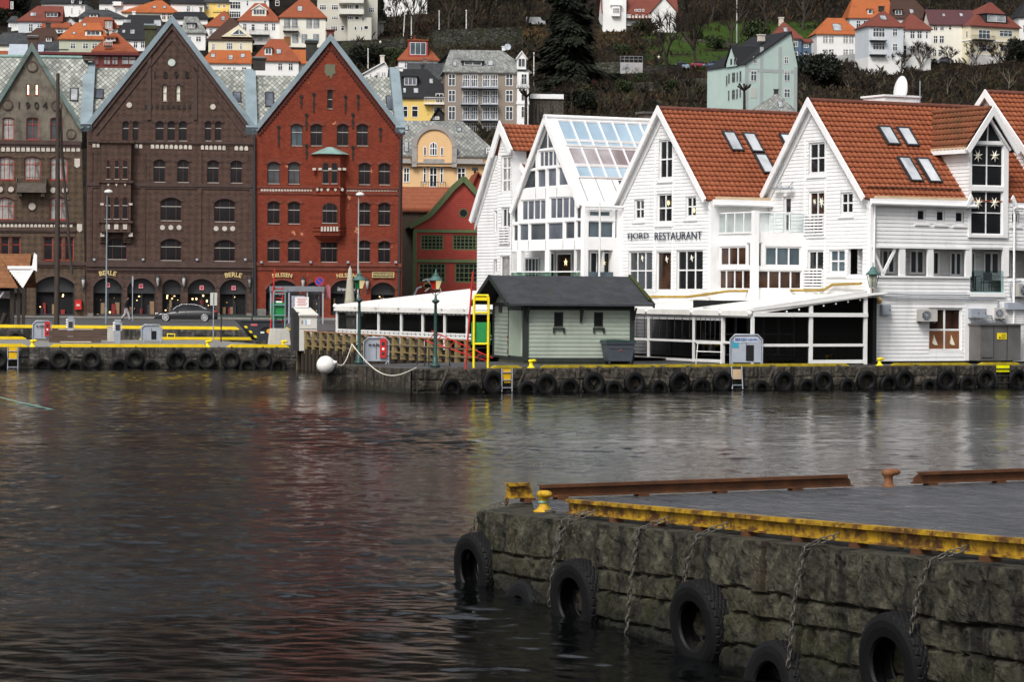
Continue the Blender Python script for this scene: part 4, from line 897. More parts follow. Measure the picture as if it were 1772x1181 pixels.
def siding(outer, holes, pitch=.18, lip=.027, v=0.0):
    mb = MB(); zs = [z for _, z in outer]; z = min(zs); hb = [(min(p[0] for p in h), max(p[0] for p in h), min(p[1] for p in h), max(p[1] for p in h), h) for h in holes]; n_ = len(outer)
    while z < max(zs)-.02:
        zt = min(z+pitch, max(zs)); zm = (z+zt)/2; xs_ = []
        for i in range(n_):
            (x0,z0),(x1,z1) = outer[i], outer[(i+1)%n_]
            if (z0 <= zm) != (z1 <= zm): xs_.append(x0+(x1-x0)*(zm-z0)/(z1-z0))
        xs_.sort(); iv = list(zip(xs_[::2], xs_[1::2]))
        for a0,a1,b0,b1,_h in hb:
            if b0 < zt-.01 and b1 > z+.01:
                nv = []
                for p0,p1 in iv:
                    if a1 <= p0 or a0 >= p1: nv.append((p0,p1)); continue
                    if a0 > p0: nv.append((p0,a0))
                    if a1 < p1: nv.append((a1,p1))
                iv = nv
        for p0,p1 in iv: mb.add([(p0,v-.004,zt),(p1,v-.004,zt),(p1,v-lip,z+.012),(p0,v-lip,z+.012),(p1,v,z),(p0,v,z)],[(0,1,2,3),(3,2,4,5)])
        z += pitch
    return mb
def face(B, F):
    C = Bld.__new__(Bld); C.F = F; C.root = B.root; C.holes = []; C.wins = []; C.lips = []; return C
def boarded(B, outer, m=None, depth=.16, pitch=.18, name='wall'):
    w_ = MB().wall(outer, B.holes, depth); s_ = siding(outer, B.holes, pitch); w_.add(s_.v, s_.f); w_.m = [0]*len(w_.f); w_.s = [False]*len(w_.f)
    return B.part(w_, name, m or white)
def polywin(B, z, pts, bars=(), gm=None, fm=None, v=.1, ft=.07, name='window'):
    q = [B.F.uz(z,x,y) for x,y in pts]; B.holes.append(q); mb = MB(); k_ = len(q)
    for i in range(k_): (a,b),(c_,d_) = q[i], q[(i+1)%k_]; mb.bar((a,v,b),(c_,v,d_),ft,.08,0,(0,1,0))
    for (x0,y0),(x1,y1) in bars: a = B.F.uz(z,x0,y0); b = B.F.uz(z,x1,y1); mb.bar((a[0],v,a[1]),(b[0],v,b[1]),ft*.8,.07,0,(0,1,0))
    o = B.part(mb, name, fm or white_trim); g = MB().wall(q, [], 0, 0, v+.02); B.part(g, 'pane', gm or g_purple, parent=o); return o
BIG = None
W4 = dict(cols=2, rows=(.5,), ft=.09, mt=.07, cas=.12, sill=.03, v=.06)
def star(B, z, x, y, r, v, m, name='paper_star', pts=7):
    u, zc = B.F.uz(z, x, y, v); rr = abs(B.F.uz(z, x+r, y, v)[0]-u) if r > 0 else .3; rr = r*ZN[z][2]/35.5; mb = MB(); q = []
    for i in range(pts*2): t = math.pi*i/pts+.3; d = rr if i % 2 == 0 else rr*.32; q.append((u+d*math.cos(t), zc+d*math.sin(t)))
    vs = [(a,v,b) for a,b in q]+[(u,v-.07,zc),(u,v+.07,zc)]; k_ = len(q); mb.add(vs, [(i,(i+1)%k_,k_) for i in range(k_)]+[((i+1)%k_,i,k_+1) for i in range(k_)])
    return B.part(mb, name, m)
paper = mat('paper_star', (.75,.72,.60), .7, .1, 4); paper_lit = emit('lit_paper_star', (.95,.75,.40), .55)
def slats(B, z, x0, y0, x1, y1, cnt=7, v=-.12):
    u0,zt = B.F.uz(z,x0,y0); u1,zb = B.F.uz(z,x1,y1); mb = MB()
    for i in range(cnt): zz = zb+(zt-zb)*i/(cnt-1); mb.box(u0,u1,v,v+.04,zz-.045,zz+.045)
    for u in (u0+.05,(u0+u1)/2,u1-.05): mb.box(u-.035,u+.035,v+.042,v+.09,zb,zt)
    return B.part(mb,'balustrade',white_trim)
def vtrim(B, us, z0, z1, w_=.12, v=-.05, m=None):
    for u in us: B.part(MB().box(u-w_/2,u+w_/2,v,.0,z0,z1),'trim_board',m or white_trim)
ZG, ZSIDE = -62.0, 28.0
def origin(x, Y): return Vector((x, Y, 1.05))
def zach_house(label, x, Y, depth, L, A, Rr, zone, zb=.0, ridge_z=None, name='gable_house', over=.3):
    H = Fr(origin(x,Y), ZG); B = Bld(name, label, 'house', H, None); S = face(B, Fr(origin(x,Y), ZSIDE))
    B.L, B.A, B.R = H.uz(zone,*L), H.uz(zone,*A), H.uz(zone,*Rr); B.depth = depth; return B, S
def roof_pair(B, right_over=.35, v0=-.3, m=None, left=True, depth=None):
    (ul,zl),(ua,za),(ur,zr) = B.L, B.A, B.R; d = depth or B.depth; sl = (zr-za)/(ur-ua)
    e0 = (ur+right_over*.0, v0, zr); mb = tiles((ur,v0,zr),(ur,d,zr),(ua,v0,za)); mb2 = MB(); mb2.quad([(ul,v0,zl),(ul,d,zl),(ua,d,za),(ua,v0,za)]); mb2.quad([(ur,v0+.02,zr-.05),(ur,d,zr-.05),(ua,d,za-.05),(ua,v0+.02,za-.05)]); mb2.wall([(ul,zl),(ur,zr),(ua,za)],[],0,0,d)
    n0 = len(mb.f); mb.add(mb2.v, mb2.f, 0); o = B.part(mb,'roof',m or clay)
    rb = MB(); rb.tube([(ua,v0,za+.03),(ua,d,za+.03)],.13,8); B.part(rb,'ridge_tiles',ridge_clay,parent=o); return o
def barge(B, v=-.42, th=.30, over=.12):
    coping(B, B.L, B.A, B.R, th, over, v, v+.08, white_trim, 'barge_board'); mb = MB()
    (ul,zl),(ua,za),(ur,zr) = B.L, B.A, B.R
    for ue,ze in ((ul,zl),(ur,zr)):   # soffit and second moulding
        mb.quad([(ue,v+.08,ze-.06),(ua,v+.08,za-.06),(ua,.0,za-.06),(ue,.0,ze-.06)]); 
        d = Vector((ue-ua,ze-za)).normalized(); mb.prism([(ua,za-.1),(ue,ze-.1),(ue-d.x*.0,ze-.50),(ua,za-.54)],-.10,-.03)
    B.part(mb,'soffit',white_trim)
# ---- house 5: right-hand house with the tower dormer
B5, S5 = zach_house('large white house with three small square windows and a glazed tower dormer full of stars', 17.15, 138.5, 10.5, (28,712), (347,58), (728,722), 'q')
B5.win('q',312,342,425,548,**W4); B5.win('q',527,682,612,822,**W4); B5.win('q',312,672,420,958,gm=g_warm,**{**W4,'rows':(.45,)}); B5.win('q',140,705,192,948,cols=1,rows=(.5,),ft=.12,cas=.1,v=.06,name='door')
B5.win('I',415,403,500,600,**{**W4,'rows':()}); B5.win('I',530,398,612,522,gm=g_cold,**W4)
u0,zt = B5.F.uz('I',628,396); u1,zb_ = B5.F.uz('I',705,530); B5.holes.append([(u0,zb_),(u1,zb_),(u1,zt),(u0,zt)])
zl5 = B5.L[1]; out5 = [(B5.L[0]+.25,.1),(0,.1),(0,B5.R[1]-.05),(B5.A[0],B5.A[1]-.15),(B5.L[0]+.25,B5.L[1]+.1)]
boarded(B5, out5); mb = siding([(u0-.1,zb_-.1),(u1+.1,zb_-.1),(u1+.1,zt+.1),(u0-.1,zt+.1)],[],.18,.02,.95); B5.part(mb,'recess_wall',white)
roof5 = roof_pair(B5); barge(B5); zr5 = B5.R[1]
slats(B5,'q',290,835,420,960); slats(B5,'I',402,505,500,600)
ua = B5.F.uz('q',287,500)[0]; ub = B5.F.uz('q',428,500)[0]; vtrim(B5,(ua,ub),.1,B5.F.uz('q',287,330)[1],.10); vtrim(B5,(-.10,),.1,zr5-.3,.2); vtrim(B5,(B5.L[0]+.35,),.1,B5.L[1],.2)
star(B5,'q',398,745,42,.03,paper); star(B5,'q',352,742,22,.03,paper)
mb = MB()
for x in (130,205): u,z0 = B5.F.uz('q',x,650); mb.box(u-.35,u+.35,-.4,-.2,z0-.06,z0+.04); mb.bar((u,-.3,z0),(u,0,z0+.35),.04,.04)
B5.part(mb,'infrared_heater',galv)
# side wall
for x0,y0,x1,y1 in ((1048,795,1105,872),(1178,801,1235,878),(1307,806,1363,885),(1690,818,1738,890)): S5.win('q',x0,y0,x1,y1,cols=1,rows=(),ft=.07,cas=.14,sill=.03,v=.06)
opn = [(152,138,392,384),(408,142,632,390),(650,146,948,396),(980,152,1262,520),(1294,162,1480,404)]
for x0,y0,x1,y1 in opn:
    u0,zt = S5.F.uz('s',x0,y0); u1,zb_ = S5.F.uz('s',x1,y1); S5.holes.append([(u0,zb_),(u1,zb_),(u1,zt),(u0,zt)])
S5.win('s',625,650,910,1022,cols=2,rows=(.49,),ft=.10,mt=.09,cas=.12,v=.08,gm=g_warm)
tx0 = S5.F.uz('q',1413,800)[0]; tx1 = S5.F.uz('q',1637,800)[0]; tz0 = S5.F.uz('q',1500,975)[1]; S5.holes.append([(tx0,tz0),(tx1,tz0),(tx1,zr5-.02),(tx0,zr5-.02)])
ue = 10.5; boarded(S5, [(0,.1),(ue,.1),(ue,zr5),(0,zr5)], depth=.2, pitch=.185)
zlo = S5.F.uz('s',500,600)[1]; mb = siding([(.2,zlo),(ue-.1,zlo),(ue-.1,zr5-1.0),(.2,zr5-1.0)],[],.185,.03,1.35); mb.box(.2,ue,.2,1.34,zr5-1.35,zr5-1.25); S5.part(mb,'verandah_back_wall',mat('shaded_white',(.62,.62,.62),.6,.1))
mb = MB()
for x0,y0,x1,y1 in opn:
    u0,zt = S5.F.uz('s',x0,y0); u1,zb_ = S5.F.uz('s',x1,y1); mb.box(u0-.15,u1+.15,.2,1.34,zb_-.12,zb_-.02)
S5.part(mb,'verandah_floor',concrete)
for x0,y0,x1,y1,c_ in ((225,155,342,365,2),(462,160,592,370,2),(655,168,722,380,1),(805,172,912,385,2),(985,180,1025,505,1),(1095,175,1230,375,2),(1296,190,1330,385,1)): S5.win('s',x0,y0,x1,y1,cols=c_,rows=(),ft=.10,mt=.1,v=1.24,hole=False,gm=g_mid if c_==2 else g_dark,name='inner_window')
mb = MB()
for (x0,y0),(x1,y1) in (((160,175),(245,375)),((345,150),(235,378))): a = S5.F.uz('s',x0,y0); b = S5.F.uz('s',x1,y1); mb.bar((a[0],.05,a[1]),(b[0],.05,b[1]),.13,.1,0,(0,1,0))
for x in (400,640,965,1283): u,z0 = S5.F.uz('s',x,140); z1 = S5.F.uz('s',x,388)[1]; mb.box(u-.16,u+.16,-.05,.1,z1,z0)
u0,z0 = S5.F.uz('s',132,132); u1,_ = S5.F.uz('s',968,132); mb.box(u0,u1,-.08,0,z0-.06,z0+.05); z1 = S5.F.uz('s',132,386)[1]; mb.box(u0,u1,-.10,.1,z1-.05,z1+.04)
S5.part(mb,'verandah_frame',white_trim)
vtrim(S5,(.08,ue-.1),.1,zr5-.1,.2)
u0,zt = S5.F.uz('s',985,335); u1,zb_ = S5.F.uz('s',1258,525); S5.part(MB().box(u0,u1,-.03,-.005,zb_,zt),'balcony_glass',clear_glass('balcony_glass',(.80,.90,.90),.10)); S5.part(MB().box(u0-.15,u1+.1,-.12,.1,zb_-.22,zb_-.04),'balcony_sill',white_trim)
mb = MB(); u0,z0 = S5.F.uz('q',745,722); mb.box(-.1,6.0,-.28,-.1,zr5-.16,zr5+.02); mb.tube([(-.2,-.34,zr5-.22),(6.05,-.34,zr5-.25)],.09,8); S5.part(mb,'gutter',white_trim); S5.part(MB().box(.2,6.0,-.2,-.02,zr5+.03,zr5+.16),'eaves_batten',sill_wood)
mb = MB(); mb.tube([(8.35,-.34,zr5-.25),(ue,-.34,zr5-.3)],.09,8); mb.tube([(8.5,-.15,zr5-.2),(8.5,-.15,1.9)],.06,8); mb.tube([(.18,-.12,zr5-.2),(.1,-.12,.1)],.05,8); S5.part(mb,'downpipe',white_trim)
# tower dormer on the side wall
u0,zt = S5.F.uz('q',1415,345); u1,_ = S5.F.uz('q',1672,345); uL = S5.F.uz('q',1393,500)[0]; zt0 = S5.F.uz('q',1500,345)[1]; za = S5.F.uz('q',1553,110,-.3)[1]; uc = S5.F.uz('q',1545,110,-.2)[0]
T5 = face(B5, S5.F.sub(0,-.12,0)); zbt = T5.F.uz('q',1500,985)[1]
x0,x1 = T5.F.uz('q',1418,500)[0], T5.F.uz('q',1638,500)[0]
polywin(T5,'q',[(1437,333),(1630,335),(1540,178)],[((1535,180),(1531,335))],g_dark); 
T5.win('q',1420,347,1637,640,cols=2,rows=(.5,),ft=.06,mt=.05,v=.1); T5.win('q',1413,665,1633,968,cols=2,rows=(.5,),ft=.06,mt=.05,v=.1)
uR = T5.F.uz('q',1668,500)[0]; zev = T5.F.uz('q',1393,370)[1]; outT = [(uL,zbt),(uR,zbt),(uR,zev),(uc,za-.25),(uL,zev)]
T5.wall(outT, white_trim, .12, 'tower_front')
for x,y in ((1460,430),(1574,430),(1462,750),(1572,750)): star(T5,'q',x,y,44,.06,paper)
mb = MB(); dd = 4.2
for s_ in (uL,uR):
    q = [(s_,0,zr5-.3),(s_,0,zev),(s_,dd,zev)]; mb.quad([(s_,0,zbt),(s_,0,zev),(s_,dd,zev),(s_,dd,zbt)])
sd = siding([(-.0,zr5-.4),(dd,zr5-.4),(dd,zev),(0,zev)],[],.18); mb.add([(uL+b_,a_,c_) for a_,b_,c_ in sd.v], sd.f); T5.part(mb,'dormer_cheek',white)
mb = tiles((uL-.35,-.1,zev-.15),(uL-.35,6.0,zev-.15),(uc,-.1,za)); m2 = tiles((uR+.35,-.1,zev-.15),(uR+.35,6.0,zev-.15),(uc,-.1,za)); mb.add(m2.v,m2.f); mb.tube([(uc,-.1,za+.04),(uc,6,za+.04)],.12,8); T5.part(mb,'dormer_roof',mossy_clay)
BT = face(B5,T5.F); coping(BT,(uL-.4,zev-.2),(uc,za),(uR+.4,zev-.2),.28,.08,-.36,-.28,white_trim,'barge_board'); coping(BT,(uL-.1,zev-.05),(uc,za-.42),(uR+.1,zev-.05),.12,.0,-.10,-.02,white_trim,'inner_moulding'); T5.part(MB().box(uL-.45,uL-.25,-.2,4.0,zev-.32,zev-.12),'dormer_gutter',white_trim)
T5.part(MB().box(uL-.42,uL-.22,-.1,4.4,zev-.115,zev-.0),'dormer_batten',sill_wood)
for s_,d_ in ((uL-.1,-1),(uR+.1,1)): mb = MB(); mb.prism([(s_,zr5+.35),(s_+d_*.32,zr5-.25),(s_+d_*.18,zr5-.32),(s_-d_*.12,zr5+.15)] if d_<0 else [(s_-.12,zr5+.15),(s_+.18,zr5-.32),(s_+.32,zr5-.25),(s_,zr5+.35)],-.3,-.2); T5.part(mb,'bracket_board',white_trim)
# skylights of house 5 (on the near slope), satellite dish and vents stand on the ridge
E0,E1,RG = (B5.R[0],0,B5.R[1]),(B5.R[0],5,B5.R[1]),(B5.A[0],0,B5.A[1])
SL5 = slope_frame(E0,E1,RG)
def sky_at(B, z, pts, S, parent, Epts, w_=.62, hgt=1.05, open_=False):
    """skylight located by the pixel of its lower-left corner, sized in metres on the slope"""
    p = B.F.hit(z, pts[0], pts[1], *Epts); l = S.inverted() @ p; sg = 1 if S.col[2].z > 0 else -1
    Sx = S if sg > 0 else S @ Matrix.Diagonal((1,1,-1,1)); return roof_window(B.F, Sx, l.x, l.x+w_, l.y, l.y+hgt, parent, dark_iron, g_bright, .11, 'skylight', .09)
for x,y,hh in ((845,365,1.35),(972,372,1.35),(1000,615,1.75),(1128,622,1.75),(1775,640,1.75)):
    if x < 1700: sky_at(B5,'q',(x,y),SL5,roof5,(E0,E1,RG),.78,hh)
mb = MB(); l = SL5.inverted() @ B5.F.hit('q',710,655,E0,E1,RG); sg = 1 if SL5.col[2].z > 0 else -1; mb.tube([tuple(SL5 @ Vector((.1,l.y,.16*sg))),tuple(SL5 @ Vector((5.6,l.y,.16*sg)))],.025,6)
for i in range(12): mb.bar(SL5 @ Vector((.2+i*.48,l.y,.02)),SL5 @ Vector((.2+i*.48,l.y,.2*sg)),.03,.03)
B5.part(mb,'snow_guard',dark_iron,parent=roof5)
# ---- house 6 behind it
H6o = S5.F.pt(ue,0,0); B6, S6 = zach_house('white gable with tiled roof rising behind the tower dormer at the right frame edge', H6o.x, H6o.y, 12, (1100,700), (1548,2), (1990,650), 'q')
boarded(B6, [(B6.L[0]+.2,.1),(B6.R[0]-.2,.1),(B6.R[0]-.2,B6.R[1]+.3),(B6.A[0],B6.A[1]-.15),(B6.L[0]+.2,B6.L[1]+.1)]); roof6 = roof_pair(B6); barge(B6); S6.wall([(0,.1),(12,.1),(12,B6.R[1]),(0,B6.R[1])], white, .1)
# ---- house 4: the restaurant
B4, S4 = zach_house('white boarded gable house with the words FJORD RESTAURANT across its front', 9.96, 144.7, 15, (38,606), (308,30), (592,580), 'p')
B4.win('p',280,218,360,446,**W4); B4.win('p',268,540,358,712,**W4); B4.win('p',132,575,190,692,**W4); B4.win('p',440,558,503,678,**W4)
B4.win('p',96,887,240,1122,cols=3,rows=(.5,),ft=.08,mt=.07,cas=.13,v=.06,gm=g_mid); B4.win('p',265,886,352,1122,cols=1,rows=(),ft=.06,cas=.12,v=.06,gm=g_warm); B4.win('p',386,880,543,1122,cols=3,rows=(.5,),ft=.08,mt=.07,cas=.13,v=.06)
boarded(B4, [(B4.L[0]+.25,.1),(0,.1),(0,B4.R[1]-.05),(B4.A[0],B4.A[1]-.15),(B4.L[0]+.25,B4.L[1]+.1)]); roof4 = roof_pair(B4); barge(B4)
ua = B4.F.uz('p',256,500)[0]; ub = B4.F.uz('p',364,500)[0]; vtrim(B4,(ua,ub),.1,B4.F.uz('p',256,240)[1],.08); vtrim(B4,(-.10,),.1,B4.R[1]-.3,.2); vtrim(B4,(B4.L[0]+.35,),.1,B4.L[1],.2)
for s_,x0,x1 in (('FJORD',100,225),('RESTAURANT',262,545)):
    mb = MB()
    ux0,z0 = B4.F.uz('p',x0,800); ux1,z1 = B4.F.uz('p',x1,790); tm = MB(); glyphs(tm,s_,1.0,T((0,0,0)),0,.008,0,1,.0); w0 = max(v[0] for v in tm.v)-min(v[0] for v in tm.v); h0 = max(v[2] for v in tm.v)-min(v[2] for v in tm.v); cxm = (max(v[0] for v in tm.v)+min(v[0] for v in tm.v))/2
    zz = (B4.F.uz('p',(x0+x1)/2,771)[1]-B4.F.uz('p',(x0+x1)/2,818)[1])/h0; fx = (ux1-ux0)/w0
    mb.add([((v[0]-cxm)*fx+(ux0+ux1)/2, v[1]-.09, v[2]*zz+(z0+z1)/2) for v in tm.v], tm.f); B4.part(mb,'lettering',mat('navy_letters',(.012,.022,.05),.5,.1))
for x,y in ((180,930),(326,935),(477,928)): star(B4,'p',x,y,26,.05,paper,'paper_star',4)
for x,y in ((336,595),(490,640)): star(B4,'p',x,y,20,.05,paper_lit)
S4.wall([(0,.1),(12,.1),(12,B4.R[1]),(0,B4.R[1])], white, .1); mb = MB(); mb.tube([(-.1,-.34,B4.R[1]-.2),(4.6,-.34,B4.R[1]-.22)],.09,8); mb.box(0,4.6,-.3,-.1,B4.R[1]-.12,B4.R[1]+.05); S4.part(mb,'gutter',white_trim); S4.part(MB().box(.2,4.6,-.2,-.02,B4.R[1]+.06,B4.R[1]+.2),'eaves_batten',sill_wood)
E0,E1,RG = (B4.R[0],0,B4.R[1]),(B4.R[0],5,B4.R[1]),(B4.A[0],0,B4.A[1]); SL4 = slope_frame(E0,E1,RG); EP4 = (E0,E1,RG)
for x,y in ((83,878),(200,886),(268,1008),(412,890)): sky_at(B4,'D',(x,y),SL4,roof4,EP4,.78,1.45)
# glazed corner bay with balcony between the two houses
FL = Fr(origin(11.93,142.0), ZG); BB = Bld('glazed_corner_bay','two-storey white glazed bay with a glass-railed balcony, between the restaurant and the tower house','bay',FL); BR = face(BB,Fr(origin(11.93,142.0), ZSIDE))
zt_ = FL.uz('p',835,845)[1]; ztop = FL.uz('p',835,772)[1]
BB.win('p',640,857,800,975,cols=3,rows=(),ft=.09,mt=.07,v=.06,gm=g_warm); BB.win('p',628,995,825,1117,cols=4,rows=(),ft=.07,mt=.07,v=.06,gm=g_warm); BB.win('p',806,835,826,975,cols=1,rows=(),ft=.05,v=.06,gm=g_mid)
BR.win('I',195,380,385,490,cols=3,rows=(),ft=.09,mt=.07,v=.06,gm=g_cold); BR.win('I',157,505,390,610,cols=4,rows=(),ft=.07,mt=.07,v=.06,gm=g_warm); BR.win('I',158,362,180,490,cols=1,rows=(),ft=.05,v=.06,gm=g_mid)
BB.wall([(-3.6,.1),(-.12,.1),(-.12,ztop),(-3.6,ztop)], white_trim, .1); BR.wall([(.12,.1),(3.0,.1),(3.0,ztop),(.12,ztop)], white_trim, .1)
mb = MB(); zrl = FL.uz('p',835,642)[1]; mb.box(-.14,.14,-.14,.14,.1,zrl); mb.box(-3.6,-.15,-.06,-.0,ztop-.05,ztop+.02); BB.part(mb,'corner_post',white_trim)
mb = MB(); mb.quad([(-3.6,.0,ztop-.02),(0,0,ztop-.02),(0,2.95,ztop-.02),(-3.6,2.95,ztop-.02)]); BB.part(mb,'balcony_floor',concrete)
mb = MB(); mb.box(-3.6,-.15,-.02,.0,ztop+.05,zrl-.1); BB.part(mb,'railing_glass',g_clear); mb = MB(); mb.box(.15,3.0,-.02,.0,ztop+.05,zrl-.1); BR.part(mb,'railing_glass',g_clear)
mb = MB(); mb.box(-3.6,-.15,-.03,.02,zrl-.1,zrl-.04)
for i in range(5): u = -.2-3.3*i/4; mb.box(u-.03,u+.03,-.03,.02,ztop,zrl-.1)
BB.part(mb,'railing_frame',white_trim); mb = MB(); mb.box(.15,3.0,-.03,.02,zrl-.1,zrl-.04)
for i in range(4): u = .2+2.7*i/3; mb.box(u-.03,u+.03,-.03,.02,ztop,zrl-.1)
BR.part(mb,'railing_frame',white_trim)
# ---- house 3: glass gable
B3g, S3g = zach_house('white house with an all-glass gable and a glazed blue-tinted roof slope', 3.76, 151.5, 13, (262,700), (500,48), (738,652), 'r', name='glass_gable_house')
polywin(B3g,'r',[(432,272),(558,256),(496,98)],[((494,100),(494,268))],g_mid)
polywin(B3g,'r',[(380,405),(420,398),(420,298)],(),g_mid); polywin(B3g,'r',[(568,382),(612,378),(568,268)],(),g_purple)
B3g.win('r',440,284,562,386,cols=4,rows=(),ft=.08,mt=.06,v=.06,gm=g_purple)
polywin(B3g,'r',[(328,540),(418,530),(418,412),(372,416)],(),g_mid); polywin(B3g,'r',[(428,530),(487,526),(487,402),(428,408)],(),g_purple); polywin(B3g,'r',[(497,524),(560,520),(560,396),(497,400)],(),g_purple); polywin(B3g,'r',[(570,518),(667,510),(622,390),(570,392)],(),g_purple)
for x0,y0,x1,y1 in ((320,612,487,752),(512,598,685,742)): B3g.win('r',x0,y0,x1,y1,cols=4,rows=(),ft=.08,mt=.06,v=.06,gm=g_purple)
polywin(B3g,'r',[(265,770),(298,766),(298,620),(265,690)],(),g_mid); polywin(B3g,'r',[(692,745),(728,742),(728,655),(692,590)],(),g_mid)
for x0,y0,x1,y1,g_ in ((264,782,298,896,g_mid),(305,778,370,893,g_purple),(377,773,487,890,g_mid),(496,767,605,886,g_purple),(615,760,685,881,g_mid),(692,756,728,876,g_mid)): B3g.win('r',x0,y0,x1,y1,cols=1,rows=(),ft=.05,v=.06,gm=g_)
for x0,y0,x1,y1 in ((322,962,482,1240),(512,955,682,1240),(262,966,292,1240),(690,952,726,1240)): 
    u0,zt = B3g.F.uz('r',x0,y0); u1,zb_ = B3g.F.uz('r',x1,y1); B3g.holes.append([(u0,zb_),(u1,zb_),(u1,zt),(u0,zt)])
B3g.wall([(B3g.L[0]+.02,.1),(0,.1),(0,B3g.R[1]-.02),(B3g.A[0],B3g.A[1]-.1),(B3g.L[0]+.02,B3g.L[1])], white_trim, .12)
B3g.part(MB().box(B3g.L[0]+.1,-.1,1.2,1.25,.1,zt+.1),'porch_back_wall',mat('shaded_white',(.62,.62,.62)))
for x0,y0,x1,y1,g_ in ((345,1005,440,1230,g_mid),(560,975,665,1230,g_warm),(518,975,548,1230,g_dark)): B3g.win('r',x0,y0,x1,y1,cols=4 if x0==345 else 1,rows=(.5,) if x0==345 else (),v=1.1,hole=False,gm=g_,name='inner_window')
star(B3g,'r',626,1040,32,.6,paper_lit,pts=5)
u0,zt = B3g.F.uz('r',262,1105); u1,zb_ = B3g.F.uz('r',728,1240); B3g.part(MB().box(u0,u1,-.08,-.05,zb_,zt-.03),'railing_glass',g_green); B3g.part(MB().box(u0,u1,-.1,-.03,zt-.03,zt+.03),'railing_bar',white_trim)
mb = MB()
for y0 in (560,925): u0,z0 = B3g.F.uz('r',300,y0); 
for x in (422,490,566): a = B3g.F.uz('r',x,535)[1]; u,b = B3g.F.uz('r',x,600); mb.box(u-.02,u+.02,-.02,0,b,a)
for x in (300,372,490,608,688): a = B3g.F.uz('r',x,892)[1]; u,b = B3g.F.uz('r',x,955); mb.box(u-.02,u+.02,-.02,0,b,a)
B3g.part(mb,'panel_joints',mat('joint_grey',(.35,.35,.36)))
coping(B3g, B3g.L, B3g.A, B3g.R, .30, .08, -.2, -.1, white_trim, 'barge_board')
(ul,zl),(ua,za),(ur,zr) = B3g.L, B3g.A, B3g.R
mb = MB(); mb.quad([(ul,-.1,zl),(ul,12,zl),(ua,12,za),(ua,-.1,za)]); mb.quad([(ur,-.1,zr),(ur,12,zr),(ua,12,za),(ua,-.1,za)]); roof3g = B3g.part(mb,'roof',white_trim)
SL3 = slope_frame((ur,-.1,zr),(ur,12,zr),(ua,-.1,za)); Hs = (SL3.inverted() @ Vector((ua,-.1,za))).y; sg = 1 if SL3.col[2].z > 0 else -1
pk = glass('glass_pinkish',(.30,.24,.25),.1,(.42,.40,.42)); pitch = .86
for a0,a1,g_ in ((.735,.955,g_sky),(.675,.725,g_sky),(.455,.645,pk),(.315,.44,g_sky)):
    mb = MB(); fr = MB()
    for i in range(13):
        x0 = .55+i*pitch; mb.quad([SL3 @ Vector((x,y,.03*sg)) for x,y in ((x0+.04,Hs*a0),(x0+pitch-.04,Hs*a0),(x0+pitch-.04,Hs*a1),(x0+.04,Hs*a1))])
        fr.bar(SL3 @ Vector((x0,Hs*a0-.05,.05*sg)),SL3 @ Vector((x0,Hs*a1+.05,.05*sg)),.07,.1)
    for y in (a0,a1): fr.bar(SL3 @ Vector((.55,Hs*y,.05*sg)),SL3 @ Vector((.55+13*pitch,Hs*y,.05*sg)),.07,.1)
    o = B3g.part(fr,'roof_glazing',white_trim,parent=roof3g); B3g.part(mb,'pane',g_,parent=o)
mb = MB(); mb.quad([SL3 @ Vector((x,y,.03*sg)) for x,y in ((2.9,Hs*.12),(6,Hs*.12),(6,Hs*.29),(2.9,Hs*.29))]); B3g.part(mb,'roof_lead',mat('dark_lead',(.06,.065,.075),.5),parent=roof3g)
mb = MB()
for i in range(4): mb.bar(SL3 @ Vector((.55+i*pitch*1.15,.3,.02*sg)),SL3 @ Vector((.55+i*pitch*1.15,Hs*.3,.02*sg)),.05,.05)
B3g.part(mb,'roof_seams',mat('joint_grey',(.35,.35,.36)),parent=roof3g); B3g.part(MB().tube([(ua,-.2,za+.02),(ua,12,za+.02)],.12,8),'ridge_cap',white_trim)
S3g.win('r',785,680,940,736,cols=2,rows=(),ft=.1,mt=.1,v=.06,gm=g_cold); S3g.win('r',780,755,955,876,cols=2,rows=(),ft=.05,v=.06,gm=g_cold); S3g.win('r',963,680,982,880,cols=1,rows=(.65,),ft=.04,v=.06,gm=g_cold)
u0,zt = S3g.F.uz('r',780,955); u1,zb_ = S3g.F.uz('r',945,1240); S3g.holes.append([(u0,zb_),(u1,zb_),(u1,zt),(u0,zt)]); S3g.wall([(0,.1),(9,.1),(9,zr),(0,zr)], white_trim, .5); S3g.win('r',790,965,935,1240,cols=3,rows=(),v=.4,hole=False,name='inner_window'); star(S3g,'r',883,1045,26,.3,paper_lit)
S3g.part(MB().box(u0,u1,-.04,-.02,zb_,S3g.F.uz('r',780,1105)[1]),'railing_glass',g_cold)
mb = MB(); mb.tube([(-.1,-.2,zr-.05),(3.0,-.2,zr-.05)],.07,8); mb.tube([(2.55,-.15,zr-.1),(2.75,-.12,zr-.6),(2.75,-.12,.1)],.06,8); S3g.part(mb,'downpipe',white_trim)
